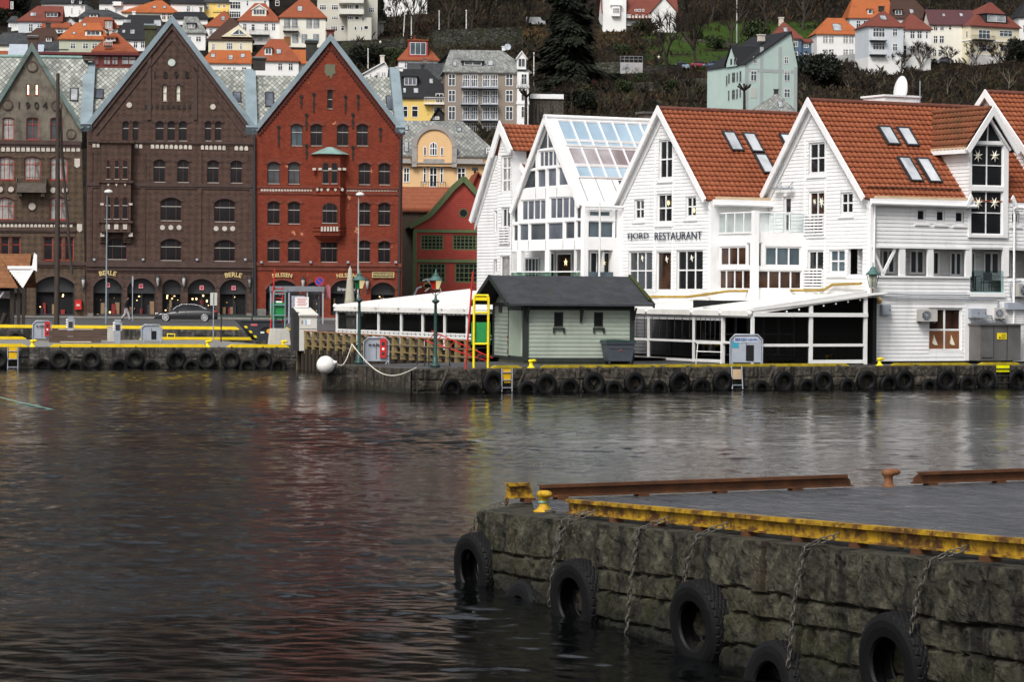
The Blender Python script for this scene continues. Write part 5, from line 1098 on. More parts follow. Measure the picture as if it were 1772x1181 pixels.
# ---- house 2: narrow-bay gable at the left of the row
B2w, S2w = zach_house('leftmost white house of the pier with a tall narrow windowed bay and slatted french balcony', 1.4, 159.35, 10, (14,762), (208,120), (392,440), 'r')
(ul,zl),(ua,za),(ur,zr) = B2w.L, B2w.A, B2w.R
B2w.win('r',140,690,160,832,cols=1,rows=(),ft=.06,cas=.1,v=.06,gm=g_pale); B2w.win('r',138,1020,158,1112,cols=1,rows=(),ft=.06,cas=.1,v=.06)
boarded(B2w, [(ul+.2,.1),(0,.1),(0,zr),(ua,za-.1),(ul+.2,zl+.1)]); roof2w = roof_pair(B2w); barge(B2w)
FB2 = Fr(B2w.F.pt(0,-.9,0), ZG); bw = face(B2w, FB2); u0 = FB2.uz('r',163,600)[0]; u1 = FB2.uz('r',258,600)[0]; Lb,Ab,Rb = FB2.uz('r',140,312), FB2.uz('r',202,96), FB2.uz('r',283,278)
bw.win('r',188,315,250,562,cols=2,rows=(.33,.67),ft=.1,mt=.08,cas=.1,v=.06,gm=g_curt); bw.win('r',188,670,248,905,cols=2,rows=(),ft=.1,mt=.08,cas=.1,v=.06,gm=g_mid); bw.win('r',180,998,245,1180,cols=1,rows=(),ft=.06,v=.06,gm=g_curt)
zc_ = FB2.uz('r',200,300)[1]; boarded(bw, [(u0,.1),(u1,.1),(u1,Rb[1]),(Ab[0],Ab[1]-.1),(u0,Lb[1])], name='bay_wall'); slats(bw,'r',178,800,248,908)
sd = MB()
for s_ in (u0,u1): sd.quad([(s_,0,.1),(s_,.9,.1),(s_,.9,Rb[1]),(s_,0,Rb[1])])
bw.part(sd,'bay_side',white); mb = tiles((Rb[0],-.1,Rb[1]),(Rb[0],7,Rb[1]),(Ab[0],-.1,Ab[1])); mb.quad([(Lb[0],-.1,Lb[1]),(Lb[0],7,Lb[1]),(Ab[0],7,Ab[1]),(Ab[0],-.1,Ab[1])]); bw.part(mb,'bay_roof',clay); coping(bw, Lb, Ab, Rb, .42, .1, -.3, -.2, white_trim, 'barge_board')
S2w.wall([(0,.1),(9,.1),(9,zr),(0,zr)], white, .1)
# ------------------------------------------------------------------ restaurant pier: walls, deck
ZP = 1.05
pa = G(712,639,ZP); pb = G(1772,632,ZP); QY = math.degrees(math.atan2(pb.y-pa.y, pb.x-pa.x)); FQ = Fr((pa.x,pa.y,ZP), QY); LQ = 46.0
w1 = thing('quay_wall','brown granite quay wall below the white houses, lined with black tyres','wall',FQ)
stone_wall(FQ, 0, LQ, -1.35, [0,-.5,-.95], .055, .06, 11, (.55,1.25), 1.2, .035).build('stone_face', stone_far, w1, FQ)
mb = MB(); mb.quad([(0,.05,-1.4),(0,.05,-.01),(0,9,-.01),(0,9,-1.4)]); mb.build('end_face', stone_far, w1, FQ)
pc = G(566,633,ZP); FK = Fr((pc.x,pc.y,ZP), 12); w2 = thing('quay_wall','low granite pier head behind the white buoy, left of the tyres','wall',FK)
stone_wall(FK, 0, 5.6, -1.35, [0,-.42], .05, .06, 17, (.6,1.4), .6, .03).build('stone_face', stone_far, w2, FK)
mb = MB(); mb.quad([(0,.02,-1.4),(0,.02,-.02),(0,1.6,-.02),(0,1.6,-1.4)]); mb.quad([(0,.05,-.03),(5.6,.05,-.03),(5.6,5,-.03),(0,3,-.03)]); mb.build('end_face', stone_far, w2, FK)
def curb(F, u0, u1, v, z, lab, m=None, h=.13, d=.2, group=None, cat='kerb rail'):
    mb = MB(); mb.prism([(u0,z),(u1,z),(u1,z+h*.3),(u1-.25,z+h),(u0+.25,z+h),(u0,z+h*.3)], v, v+d); o = mb.build('kerb_rail', m or yellow, None, F); return tag(o, lab, cat, group)
def qu(x, y=634, z=ZP): return (FQ.M.inverted() @ G(x, y, z)).x
moss_yellow = mat('mossy_yellow', (.36,.28,.02), .6, .4, 3, .2, 20, col2=(.5,.38,.02), dirt=.9)
GK = 'yellow kerb rails on the restaurant pier'
for a,b,l in ((850,903,'short yellow kerb rail in front of the green hut door'),(937,1468,'long mossy yellow kerb rail from the hut to the white house corner'),(1543,1680,'yellow kerb rail below the sailboat window'),(1694,1765,'yellow kerb rail below the steel electrical cabinet')): curb(FQ, FQ.uz('_',a,636,.3)[0], FQ.uz('_',b,636,.3)[0], .25, 0, l, moss_yellow, .12, .2, GK)
for x,l in ((920,'small yellow bollard in the kerb gap before the green hut'),(1523,'small yellow bollard at the white house corner')): bollard(FQ, FQ.uz('_',x,636,.3)[0], .35, 0, bright_yellow, l, .85)
# tyres along the pier: pixel x of each, height of the centre above water
GT = 'tyres along the restaurant pier'
tl = [(781,.18,.95),(818,.05,.8),(853,.42,1.05),(912,.05,.95),(945,.32,1.0),(985,.15,.95),(1027,.36,1.05),(1062,.05,.9),(1098,.36,1.02),(1140,.05,.9),(1176,.34,1.05),(1213,.1,.95),(1250,.38,1.0),(1318,.0,.9),(1356,.33,1.05),(1396,.05,.9),(1425,.32,1.0),(1466,.05,.9),(1500,.35,1.02),(1537,.15,1.0),(1565,.36,1.02),(1608,.02,.85),(1638,.35,1.05),(1674,.12,.9),(1706,.36,1.0),(1760,.32,1.1)]
for i,(x,z,s_) in enumerate(tl):
    nb_ = ['leftmost, below the red lamp post','small one left of the yellow ladder frame','below the yellow ladder frame','sunk, right of the yellow box ladder','under the hut door','under the first hut window','below the hut between its windows','sunk, under the second hut window','right of the hut window','sunk, left of the waste bin','below the waste bin','low, right of the waste bin','left of the tilted ladder','sunk, right of the tilted ladder','under the port cabinet','sunk, right of the port cabinet','below the dark tent bay','sunk, mid tent bay','below the wall street lamp','just left of the corner bollard','right of the corner bollard','tiny, below the grey meter box','below the outdoor cooling unit','low, below the sailboat window','below the steel cabinet','rightmost on the pier'][i]
    tyre(TY_FAR, FQ, FQ.uz('_',x,660,-.2)[0], z-ZP, 'black tyre fender '+nb_, GT, s_, random.uniform(-7,7), .2, random.uniform(-8,8))
for i,x in enumerate((776,800,910,1010,1040,1070,1133,1150,1195,1230,1340,1455,1490,1590)):
    u = FQ.uz('_',x,645,-.1)[0]; o = chain(FQ, [(u,.3,.05),(u+.02,-.06,.02),(u+(.5 if i%2 else -.4),-.14,-.75)], 'pale rusty chain draped over the pier edge above the tyres', GT.replace('tyres','chains'), link=.14, r=.014, wd=.035, n=6)
def wall_ladder(F, u, z0, z1, w_, lab, m=None, panel=None, pm=None, tilt=0, cat='ladder'):
    root = thing('quay_ladder', lab, cat, F.sub(u,-.28,0)); mb = MB()
    for s_ in (-w_/2,w_/2): mb.tube([(s_,0,z0),(s_,tilt,z1)],.03,6)
    k_ = max(3,int((z1-z0)/.38))
    for i in range(k_): t = (i+.5)/k_; mb.tube([(-w_/2,tilt*t,z0+(z1-z0)*t),(w_/2,tilt*t,z0+(z1-z0)*t)],.025,6)
    mb.build('rails', m or galv, root)
    if panel: MB().box(-w_/2+.05,w_/2-.05,.03,.07,panel[0],panel[1]).build('marker_board', pm or bright_yellow, root)
    return root
u = FQ.uz('_',876,650,-.2)[0]; wall_ladder(FQ, u, -1.0, .0, .5, 'steel ladder with yellow box panel on the quay wall below the hut', None, (-.62,-.02), mat('box_yellow',(.66,.38,.01),.5))
u = FQ.uz('_',1275,650,-.2)[0]; wall_ladder(FQ, u, -1.0, .05, .55, 'tilted steel ladder with pale board below the grey port cabinet', None, (-.55,-.1), mat('bare_board',(.55,.40,.25),.6), .1)
u = FQ.uz('_',1734,650,-.2)[0]; wall_ladder(FQ, u, -1.0, .0, .9, 'ladder topped by a fluorescent yellow panel at the far right quay', dark_iron, (-.32,-.0), mat('fluo_yellow',(.80,.78,.0),.5))
# ------------------------------------------------------------------ green hut
hp = G(908,625.5,ZP+.12); FH = Fr((hp.x,hp.y,ZP), 14); HB = Bld('harbour_hut','small pale green boarded hut with dark grey felt roof on the quay edge','hut',FH); HG = face(HB, Fr((hp.x,hp.y,ZP), 14-90))
hut_green = mat('hut_green', (.275,.315,.265), .65, .12, 1.0, .1, 20, dirt=.3); hut_dark = mat('hut_dark_trim', (.022,.027,.024), .6, .25, 3)
n = N('roof_felt'); v = n.obj(); c = n.ramp(n.noise(v, 1.6, 8, .72), [(.3,(.026,.028,.033)),(.6,(.046,.049,.056)),(.8,(.075,.078,.082))]); c = n.mix(c, (.035,.042,.015), n.ramp(n.noise(n.obj((1,1,1),loc=(5,5,5)), .7, 7, .7), [(.56,0.0),(.75,.7)])); felt = n.out(c, .85, n.bump(n.noise(v, 40, 3, .6), .4, .01), .2)
HL = FH.uz('M',1250,600)[0]; HW = abs(HG.F.uz('M',158,600)[0]); zc = FH.uz('M',405,392)[1]-.05; zb = .22
HB.win('M',628,455,705,575,cols=1,rows=(),ft=.07,v=.05,cas=.09,fm=hut_dark); HB.win('M',942,455,1018,575,cols=1,rows=(),ft=.07,v=.05,cas=.09,fm=hut_dark)
boarded(HB, [(0,zb),(HL,zb),(HL,zc),(0,zc)], hut_green, .1, .19)
za = HG.F.uz('M',183,160,-.45)[1]; gz = lambda t: zc
boarded(HG, [(-HW,zb),(0,zb),(0,zc),(-HW/2,za-.12),(-HW,zc)], hut_green, .1, .19, 'gable_wall')
d0 = HG.F.uz('M',290,440); d1 = HG.F.uz('M',385,805); HG.part(MB().box(d0[0],d1[0],-.09,-.03,d1[1],d0[1]),'door',mat('hut_door',(.31,.37,.29),.6,.08,1,dirt=.3))
mb = MB(); mb.box(d0[0]-.12,d0[0],-.1,-.02,zb,d0[1]+.1); mb.box(d0[0]-.2,d1[0]+.1,-.11,-.02,d0[1]+.0,d0[1]+.25)
for u_ in (-HW,): mb.box(u_-.02,u_+.16,-.07,.0,zb-.1,zc)
mb.box(-.16,.05,-.07,.0,zb-.1,zc); mb.box(-HW,.0,-.06,.0,zb-.12,zb+.06); zz = zc-.02; mb.box(-HW,.0,-.08,.0,zz-.05,zz+.1)
for u_ in (-HW*.5,): mb.box(u_-.05,u_+.05,-.06,.0,zz+.1,za-.1)
mb.bar((-HW,-.05,zc+.05),(-HW/2,-.05,za-.1),.06,.12); mb.bar((0,-.05,zc+.05),(-HW/2,-.05,za-.1),.06,.12)
a = HG.F.uz('M',203,400); b = HG.F.uz('M',226,458); mb.box(a[0],b[0],-.06,0,b[1],a[1]); HG.part(mb,'gable_trim',hut_dark)
mb = MB(); mb.box(-.05,.16,-.065,.0,zb-.1,zc); mb.box(HL-.16,HL+.06,-.065,.0,zb-.1,zc); mb.box(.17,HL-.17,-.06,.0,zb-.14,zb+.06); mb.box(0.17,HL-.17,-.06,.0,zc-.22,zc)
for x in (840,1253,415): u_,z_ = FH.uz('M',x,395); mb.bar((u_,-.05,zc-.75),(u_,-.5,zc-.12),.07,.08); mb.box(u_-.04,u_+.04,-.1,0,zc-.8,zc)
for x0,x1 in ((620,712),(935,1024)):
    for x in (x0+6,x1-6): u_,z_ = FH.uz('M',x,620); z2 = FH.uz('M',x,585)[1]; mb.box(u_-.035,u_+.035,-.1,0,z_,z2)
    a = FH.uz('M',x0,590); b = FH.uz('M',x1,578); mb.box(a[0],b[0],-.12,0,a[1],b[1])
HB.part(mb,'trim',hut_dark)
mb = MB(); ov = .62; e0 = FH.uz('M',380,390,-ov); e1 = FH.uz('M',1415,392,-ov); zr_ = FH.uz('M',700,172,HW/2)[1]; ux0 = -.95; ux1 = e1[0]; ze = e0[1]
th = .09; prof = [(-ov,ze),(HW/2,zr_),(HW+ov,ze)]
for (v0_,z0_),(v1_,z1_) in zip(prof,prof[1:]): mb.add([(ux,vv,zz+dz) for ux in (ux0,ux1) for vv,zz in ((v0_,z0_),(v1_,z1_)) for dz in (0,-th)],[(0,2,6,4),(1,3,7,5),(0,1,3,2),(4,5,7,6),(0,1,5,4)])
S = slope_frame((ux0,-ov,ze),(ux1,-ov,ze),(ux0,HW/2,zr_)); Ls = (Vector((0,HW/2,zr_))-Vector((0,-ov,ze))).length; n_s = 8
for i in range(1,n_s): x_ = (ux1-ux0)*i/n_s; mb.add([tuple(S @ Vector((x_+dx,y_,.012 if dx else .004))) for dx,y_ in ((0,0),(.05,0),(.05,Ls),(0,Ls))],[(0,1,2,3)])
hr = HB.part(mb,'roof',felt)
mb = MB()
for ux in (ux0-.05,ux1): 
    for (v0_,z0_),(v1_,z1_) in zip(prof,prof[1:]): mb.bar((ux+.025,v0_,z0_-.07),(ux+.025,v1_,z1_-.07),.06,.22,0)
HB.part(mb,'barge_board',hut_dark); mb = MB(); mb.bar((ux1-.1,-ov+.3,ze+.22),(ux1-.1,HW/2+.0,zr_+.05),.16,.10); HB.part(mb,'roof_moss',mat('roof_moss',(.04,.05,.015),.9,.4,4,.5,10),parent=hr)
mb = MB(); graff = mat('red_scribble',(.35,.04,.03),.7)
for x,y in ((262,660),(262,775)): u_,z_ = HG.F.uz('M',x,y,-.05); mb.tube([(u_-.1,-.035,z_+.1),(u_+.1,-.035,z_+.12),(u_-.08,-.035,z_),(u_+.1,-.035,z_+.02),(u_+.02,-.035,z_-.25),(u_+.12,-.035,z_-.12)],.014,4)
HG.part(mb,'painted_scribble',graff); HB.part(MB().box(-.05,HL+.02,-.02,HW,-.05,zb-.1),'plinth',mat('mossy_plinth',(.05,.055,.03),.9,.4,3))
# waste bin
bp = G(1069,631,ZP); FBn = Fr((bp.x,bp.y,ZP), 14); root = thing('waste_container','grey four-wheeled waste container in front of the green hut','waste bin',FBn)
bin_grey = mat('bin_grey',(.055,.065,.08),.5,.15,3); mb = MB(); w_,d_,h_ = .68,.5,1.02
mb.add([(-w_*.82,-d_*.8,.16),(w_*.82,-d_*.8,.16),(w_*.82,d_*.8,.16),(-w_*.82,d_*.8,.16),(-w_,-d_,h_),(w_,-d_,h_),(w_,d_,h_),(-w_,d_,h_)],[(0,1,2,3),(0,1,5,4),(1,2,6,5),(2,3,7,6),(3,0,4,7)]); mb.box(-w_-.04,w_+.04,-d_-.04,d_+.04,h_-.06,h_+.01); mb.box(-.55,.55,-d_*.94-.02,-d_*.9,.75,.8); mb.build('body',bin_grey,root)
mb = MB(); mb.prism([(-w_-.05,h_+.015),(w_+.05,h_+.015),(w_,h_+.09),(0,h_+.13),(-w_,h_+.10)],-d_-.06,d_+.05); mb.build('lid',mat('bin_lid',(.02,.045,.042),.5,.2,4),root)
for x in (-.5,.5):
    for y in (-.33,.33): MB().tube([(x-.03,y,.08),(x+.03,y,.08)],.085,10).build('wheel',dark_iron,root)
MB().prism(circ(.0,.66,.05,10),-d_*.95-.012,-d_*.93).build('badge',mat('badge_red',(.3,.05,.04)),root)
# ------------------------------------------------------------------ glazed pavilion tents
tent_white = mat('tent_frame',(.70,.70,.69),.45,.06,2,dirt=.2)
def pavilion(name, label, cat, F, x_posts, zone, L, zeave, zroof0, slope, depth, rails, frontgap=(), hem=True, gable_left=False, solid=None):
    """mono-pitch glazed shelter: eave along F's x axis, roof rising away from it"""
    B = Bld(name, label, cat, F); mb = MB(); n_ = len(x_posts)
    for u in x_posts: mb.box(u-.07,u+.07,-.07,.07,0,zeave); mb.sphere((u,-.14,zeave+.16),.13,8,5)
    B.part(mb,'posts',tent_white); mb = MB(); mb.box(L[0],L[1],-.08,.08,zeave-.06,zroof0)
    for z_ in rails: mb.box(L[0],L[1],-.06,.06,z_-.05,z_+.06)
    B.part(mb,'beams',tent_white); mb = MB(); mb.quad([(L[0]-.1,-.18,zroof0+.02),(L[1]+.1,-.18,zroof0+.02),(L[1]+.1,depth,zroof0+slope*depth),(L[0]-.1,depth,zroof0+slope*depth)]); mb.quad([(L[0]-.1,-.18,zroof0-.02),(L[1]+.1,-.18,zroof0-.02),(L[1]+.1,depth,zroof0+slope*depth-.08),(L[0]-.1,depth,zroof0+slope*depth-.08)])
    mb.quad([(L[0]-.1,-.18,zroof0+.02),(L[1]+.1,-.18,zroof0+.02),(L[1]+.1,-.18,zroof0-.22),(L[0]-.1,-.18,zroof0-.22)])
    rf = B.part(mb,'roof',tent_fabric); mb = MB()
    for u in x_posts: mb.bar((u,-.2,zroof0+.05),(u,depth,zroof0+slope*depth+.05),.12,.1)
    B.part(mb,'roof_ribs',tent_white,parent=rf); return B
fp = P(583,600,157.0); FT1 = Fr((fp.x,fp.y,ZP), -63)
X1 = [FT1.uz('u',x,350)[0] for x in (412,590,767,960,1143,1330,1522)]; ze1 = FT1.uz('u',960,185)[1]; zf1 = FT1.uz('u',960,165)[1]
up = FT1.uz('u',1130,30,7.0)[1]; sl1 = (up-zf1)/7.0
TB1 = pavilion('glazed_tent','long white-roofed glass tent along the timber jetty in the middle','tent',FT1,X1,'u',(X1[0],X1[-1]+2.5),ze1,zf1,max(.05,sl1),8,[FT1.uz('u',960,372)[1],FT1.uz('u',960,400)[1]]) 

zg0, zg1 = FT1.uz('u',960,372)[1], FT1.uz('u',960,215)[1]
mb = MB()
for a,b in zip(X1,X1[1:]+[X1[-1]+2.4]): mb.quad([(a+.08,.0,zg0),(b-.08,.0,zg0),(b-.08,.0,zg1),(a+.08,.0,zg1)])
TB1.part(mb,'window_film',g_film)
mb = MB()
for a,b in zip(X1,X1[1:]):
    mb.box(a+.07,b-.07,-.03,.02,zg1,ze1-.05,0); mb.box(a+.07,b-.07,-.03,.02,zg0-.28,zg0,0)
    for i in range(5): u_ = a+(b-a)*(i+.5)/5; mb.box(u_-.02,u_+.02,-.06,-.03,zg1-.05,zg1+.12,1); mb.box(u_-.02,u_+.02,-.06,-.03,zg0-.12,zg0+.03,1)
TB1.part(mb,'hem_strips',[tent_white,dark_iron])
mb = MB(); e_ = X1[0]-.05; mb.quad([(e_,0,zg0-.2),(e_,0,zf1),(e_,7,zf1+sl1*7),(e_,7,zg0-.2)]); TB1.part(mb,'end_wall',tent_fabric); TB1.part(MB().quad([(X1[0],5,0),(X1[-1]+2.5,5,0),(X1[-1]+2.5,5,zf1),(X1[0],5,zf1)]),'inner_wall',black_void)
# corner tent before the restaurant
pt = G(1302,632,ZP); FT2 = Fr((pt.x,pt.y,ZP), -64); u_of = lambda x: FT2.uz('t',x,300)[0]
X2 = [u_of(x) for x in (-140,175,490,690,895)]; ze2 = FT2.uz('t',690,270)[1]; zf2 = FT2.uz('t',690,235)[1]; zr2_ = FT2.uz('t',690,455)[1]; zl2 = FT2.uz('t',690,438)[1]
hw = H5d = 7.6; vtop = 7.4; FR2 = Fr(FT2.pt(X2[-1],0,0), 26.5); ztop2 = FR2.uz('t',1675,112)[1]
TB2 = pavilion('glazed_tent','white corner tent with dark glass in front of the restaurant, awning roof rising','tent',FT2,X2,'t',(X2[0],X2[-1]),ze2,zf2,(ztop2-zf2)/vtop,vtop,[zr2_])
mb = MB()
for a,b,g_ in zip(X2,X2[1:],(1,1,1,0)):
    if g_: mb.quad([(a+.07,0,.12),(b-.07,0,.12),(b-.07,0,ze2),(a+.07,0,ze2)])
TB2.part(mb,'window_film',g_film); mb = MB(); mb.box(X2[0],X2[3],-.05,.05,.02,.14); TB2.part(mb,'sill_rail',tent_white)
mb = MB()
for a,b in zip(X2,X2[1:3+1]):
    mb.box(a+.07,b-.07,-.03,.02,ze2-.22,ze2-.07,0)
    for i in range(6): u_ = a+(b-a)*(i+.5)/6; mb.box(u_-.018,u_+.018,-.05,-.03,zr2_+.08,ze2-.12,1)
TB2.part(mb,'hem_strips',[tent_white,dark_iron])
TR = face(TB2, FR2); xe = FR2.uz('t',1690,300)[0]; xm = FR2.uz('t',1300,300)[0]; zbm = FR2.uz('t',1300,263)[1]; zrm = FR2.uz('t',1300,475)[1]; mb = MB()
for u_,zt in ((xm,zf2+(ztop2-zf2)*xm/xe),(xe-.08,ztop2-.1)): mb.box(u_-.09,u_+.09,-.07,.07,0,zt)
mb.box(0,xe,-.13,.09,zbm-.09,zbm+.10); mb.box(0,xe,-.06,.06,zrm-.06,zrm+.07); mb.box(xm,xe,-.06,.06,.05,.22); mb.bar((0,0,zf2+.02),(xe,0,ztop2-.03),.16,.30,0)
TR.part(mb,'end_frame',tent_white); mb = MB()
for i in range(9): t_ = (i+.7)/9.3; mb.sphere((xe*t_,-.05,zf2+(ztop2-zf2)*t_-.26),.05,6,4)
TR.part(mb,'string_lights',white_trim); mb = MB(); mb.quad([(.1,.02,.1),(xe-.1,.02,.1),(xe-.1,.02,ztop2-.3),(.1,.02,zf2)]); TR.part(mb,'window_film',clear_glass('tent_film_dark',(.30,.30,.31),.05))
mb = MB(); mb.quad([(X2[0]-1,.3,.02),(X2[-1],.3,.02),(X2[-1],7.2,.02),(X2[0]-1,7.2,.02)]); TB2.part(mb,'floor',mat('tent_floor',(.05,.045,.04),.8,.2))
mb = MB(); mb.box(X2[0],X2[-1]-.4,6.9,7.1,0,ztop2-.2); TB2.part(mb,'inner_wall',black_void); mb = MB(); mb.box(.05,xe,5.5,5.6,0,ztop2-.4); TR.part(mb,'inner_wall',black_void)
mb = MB()
for x0,x1 in ((.5,2.3),(3.0,5.6)):
    for i in range(4): u_ = x0+(x1-x0)*i/3; mb.box(u_-.04,u_+.04,5.3,5.45,.3,2.6)
    for z_ in (.3,1.3,2.55): mb.box(x0,x1,5.28,5.45,z_,z_+.08)
TR.part(mb,'inner_glazing_bars',mat('dim_white',(.3,.3,.3)))
mb = MB()
for i in range(5): mb.box(.8+i*1.2,1.25+i*1.2,2.2,2.7,.4,.46,0); mb.box(.8+i*1.2,.86+i*1.2,2.2,2.26,.02,.9,0); mb.box(1.2+i*1.2,1.25+i*1.2,2.2,2.26,.02,.9,0); mb.box(.8+i*1.2,1.25+i*1.2,2.2,2.24,.6,.9,0)
TR.part(mb,'tent_seating',dark_timber)
mb = MB(); pts = [FT2.M.inverted() @ P(x,y,Y) for x,y,Y in ((1110,514,147),(1190,514,146),(1235,508,144),(1260,504,142.0),(1350,503,143.5),(1425,502.5,141.5),(1440,493,141),(1490,491,138.6))]; mb.tube(pts,.07,6); tag(mb.build('yellow_hose',mat('hose_yellow',(.32,.21,.04),.6,.3,3),None,FT2),'dirty yellow hose laid along the top of the tents below the restaurant windows','hose')
# small white handrail and port cabinet in front of it
pr = G(1226,632.5,ZP); FRl = Fr((pr.x,pr.y,ZP), -52); mb = MB()
for z_ in (.25,.62,1.0): mb.tube([(-.85+.1*(z_<.5),0,z_),(.85,0,z_)],.025,6)
for u_ in (-.75,.85): mb.tube([(u_-.12*(u_<0),0,0),(u_,0,1.0)],.025,6)
tag(mb.build('handrail',tent_white,None,FRl),'low white tubular handrail leaning before the dark tent glass','handrail')
def port_cabinet(F, w_, h_, label, text=None, red=False, door=False, sticker=None):
    root = thing('port_cabinet', label, 'cabinet', F); c_ = .22*h_/1.5
    mb = MB(); mb.prism([(-w_/2,.12),(w_/2,.12),(w_/2,h_-c_),(w_/2-c_,h_),(-w_/2+c_,h_),(-w_/2,h_-c_)],0,.35); mb.build('housing',grey_box,root)
    mb = MB(); o_ = [(-w_/2-.04,0),(-w_/2-.04,h_-c_+.03),(-w_/2+c_-.02,h_+.05),(w_/2-c_+.02,h_+.05),(w_/2+.04,h_-c_+.03),(w_/2+.04,0)]
    mb.tube([(a,-.05,b) for a,b in o_],.035,6); mb.bar((-w_/2,-.05,.12),(-w_/2+.1,-.35,0),.04,.04); mb.bar((w_/2,-.05,.12),(w_/2-.1,-.35,0),.04,.04); mb.build('tube_frame',galv,root)
    if text: mb = MB(); mb.box(-w_/2+c_*.7,w_/2-c_*.7,-.02,0,h_-c_-.12,h_-.05,0); glyphs(mb,text,.185,T((0,-.03,h_-c_/2-.09)),1,.005,0,.84,.004); mb.build('name_plate',[mat('plate_grey',(.40,.44,.50)),mat('plate_blue',(.02,.06,.25))],root)
    mb = MB(); mb.box(-.012,.012,-.012,0,.2,h_-c_); mb.build('door_gap',dark_iron,root)
    if red: mb = MB(); mb.box(.16,.46,-.12,-.01,.28,1.14,0); mb.box(.24,.38,-.13,-.12,.82,1.0,1); mb.box(.24,.38,-.13,-.12,.40,.52,1); mb.prism(circ(.31,.68,.06,8),-.135,-.12,2); mb.build('rescue_box',[red_paint,dark_iron,white_trim],root)
    if door: MB().box(-.02+w_*.02,.02+w_*.24,-.015,-.003,.18,h_*.68).build('open_hatch',black_void,root)
    if sticker: MB().box(-w_/2+.05,-w_/2+.36,-.015,-.003,h_*.58,h_*.82).build('sticker',mat('sticker_cyan',(.03,.25,.36)),root)
    if red: mb = MB(); [mb.tube([(-w_*.34+i*.18,-.06,h_*.76),(-w_*.34+i*.18+.12,-.06,h_*.77)],.03,6) for i in range(3)]; mb.build('sockets',dark_iron,root)
    return root
pcab = G(1291,632,ZP); port_cabinet(Fr((pcab.x,pcab.y,ZP),3),1.42,1.36,'grey steel port cabinet lettered BERGEN HAVN before the dark tent','BERGEN HAVN',False,True,True)
pcab = G(651,630,ZP); port_cabinet(Fr((pcab.x,pcab.y,ZP),3),1.05,1.14,'light grey cabinet with red rescue box between the two green lamp posts',None,True)
# ------------------------------------------------------------------ lamps, railings and marks on the pier head
def harbour_lamp(F, h_, label, side, lit_):
    """cast post with a four-sided copper lantern; side = coloured glass facing the water"""
    root = thing('lamp_post', label, 'street lamp', F); mb = MB()
    mb.lathe([(.22,0),(.22,.12),(.13,.16),(.105,.5),(.085,.55),(.07,h_*.55),(.06,h_*.70),(.10,h_*.71),(.17,h_*.725),(.17,h_*.735),(.07,h_*.75),(.045,h_*.77),(.05,h_*.80)],14); mb.build('post',lamp_green,root)
    zb_ = h_*.86; zt = h_*.955; mb = MB()
    for a in range(4): t = math.pi/4+a*math.pi/2; c_,s_ = math.cos(t),math.sin(t); mb.tube([(.05*c_,.05*s_,h_*.80),(.20*c_,.20*s_,h_*.825),(.15*c_,.15*s_,zb_)],.018,5); mb.bar((.15*c_,.15*s_,zb_),(.27*c_,.27*s_,zt),.025,.025)
    mb.lathe([(.16,zb_-.03),(.16,zb_+.005)],4,0); mb.build('lantern_frame',lamp_green,root)
    mb = MB(); rr = lambda r_: [(r_*math.cos(math.pi/4+a*math.pi/2),r_*math.sin(math.pi/4+a*math.pi/2)) for a in range(4)]; lo, hi = rr(.15), rr(.265)
    for a in range(4): b = (a+1)%4; mb.quad([(*lo[a],zb_+.01),(*lo[b],zb_+.01),(*hi[b],zt),(*hi[a],zt)], 0 if a in side else 1)
    mb.build('lantern_glass',[lit_[0],lit_[1]],root); mb = MB(); mb.sphere((.0,0,zb_+.17),.07,8,6); mb.build('bulb',bulb if lit_[2] else g_curt,root)
    mb = MB(); mb.lathe([(.32,zt),(.30,zt+.05),(.17,zt+.17),(.13,zt+.24),(.15,zt+.26),(.05,zt+.33),(.02,zt+.5)],8); mb.build('lantern_roof',mat('verdigris',(.055,.12,.11),.6,.3,5),root); return root
cg = lambda n_,c_,s_: emit(n_,c_,s_)
gg = mat('green_lamp_glass',(.01,.12,.035),.2,.1); rg_ = mat('red_lamp_glass',(.42,.012,.01),.2,.1); amber = emit('amber_glass',(.75,.58,.30),.35)
lp = G(621,630.5,ZP); harbour_lamp(Fr((lp.x,lp.y,ZP),45),3.95,'green lamp post with green lantern glass left of the grey cabinet',(1,),(gg,amber,True))
lp = G(753,636,ZP); harbour_lamp(Fr((lp.x,lp.y,ZP),45),3.95,'green lamp post with red lantern glass right of the grey cabinet',(1,),(rg_,amber,True))
def railing(F, posts, zs, lab, m=None, cat='railing'):
    root = thing('railing', lab, cat, F)
    for p_ in posts: MB().tube([p_,(p_[0],p_[1],p_[2]+max(zs))],.03,6).build('post',m or dark_iron,root)
    for z_ in zs: mb = MB(); mb.tube([(p_[0],p_[1],p_[2]+z_-.04) for p_ in posts],.02,5); mb.build('rail',m or dark_iron,root)
    return root
pp = [FK.M.inverted() @ G(x,y,ZP) for x,y in ((578,629),(600,628),(722,632),(735,633),(742,634),(778,635),(846,634))]; railing(FK,[tuple(p_) for p_ in pp],(.40,.85),'thin black railing with two bars round the pier head')
def marker_frame(F, h_, w_, m, label, board):
    root = thing('ladder_frame', label, 'ladder', F); mb = MB()
    for s_ in (-w_/2,w_/2): mb.tube([(s_,0,-.1),(s_,0,h_-.08),(s_*.8,0,h_)],.055,8)
    for z_ in (h_-.0,h_*.76,h_*.33): mb.tube([(-w_/2,0,z_),(w_/2,0,z_)],.05,8)
    mb.build('frame',m,root); mb = MB(); mb.box(-w_/2+.05,w_/2-.05,-.03,.03,h_-.22,h_-.08); mb.build('top_plate',m,root)
    MB().box(board[0],board[1],.08,.14,board[2],board[3]).build('marker_board',green_paint,root); return root
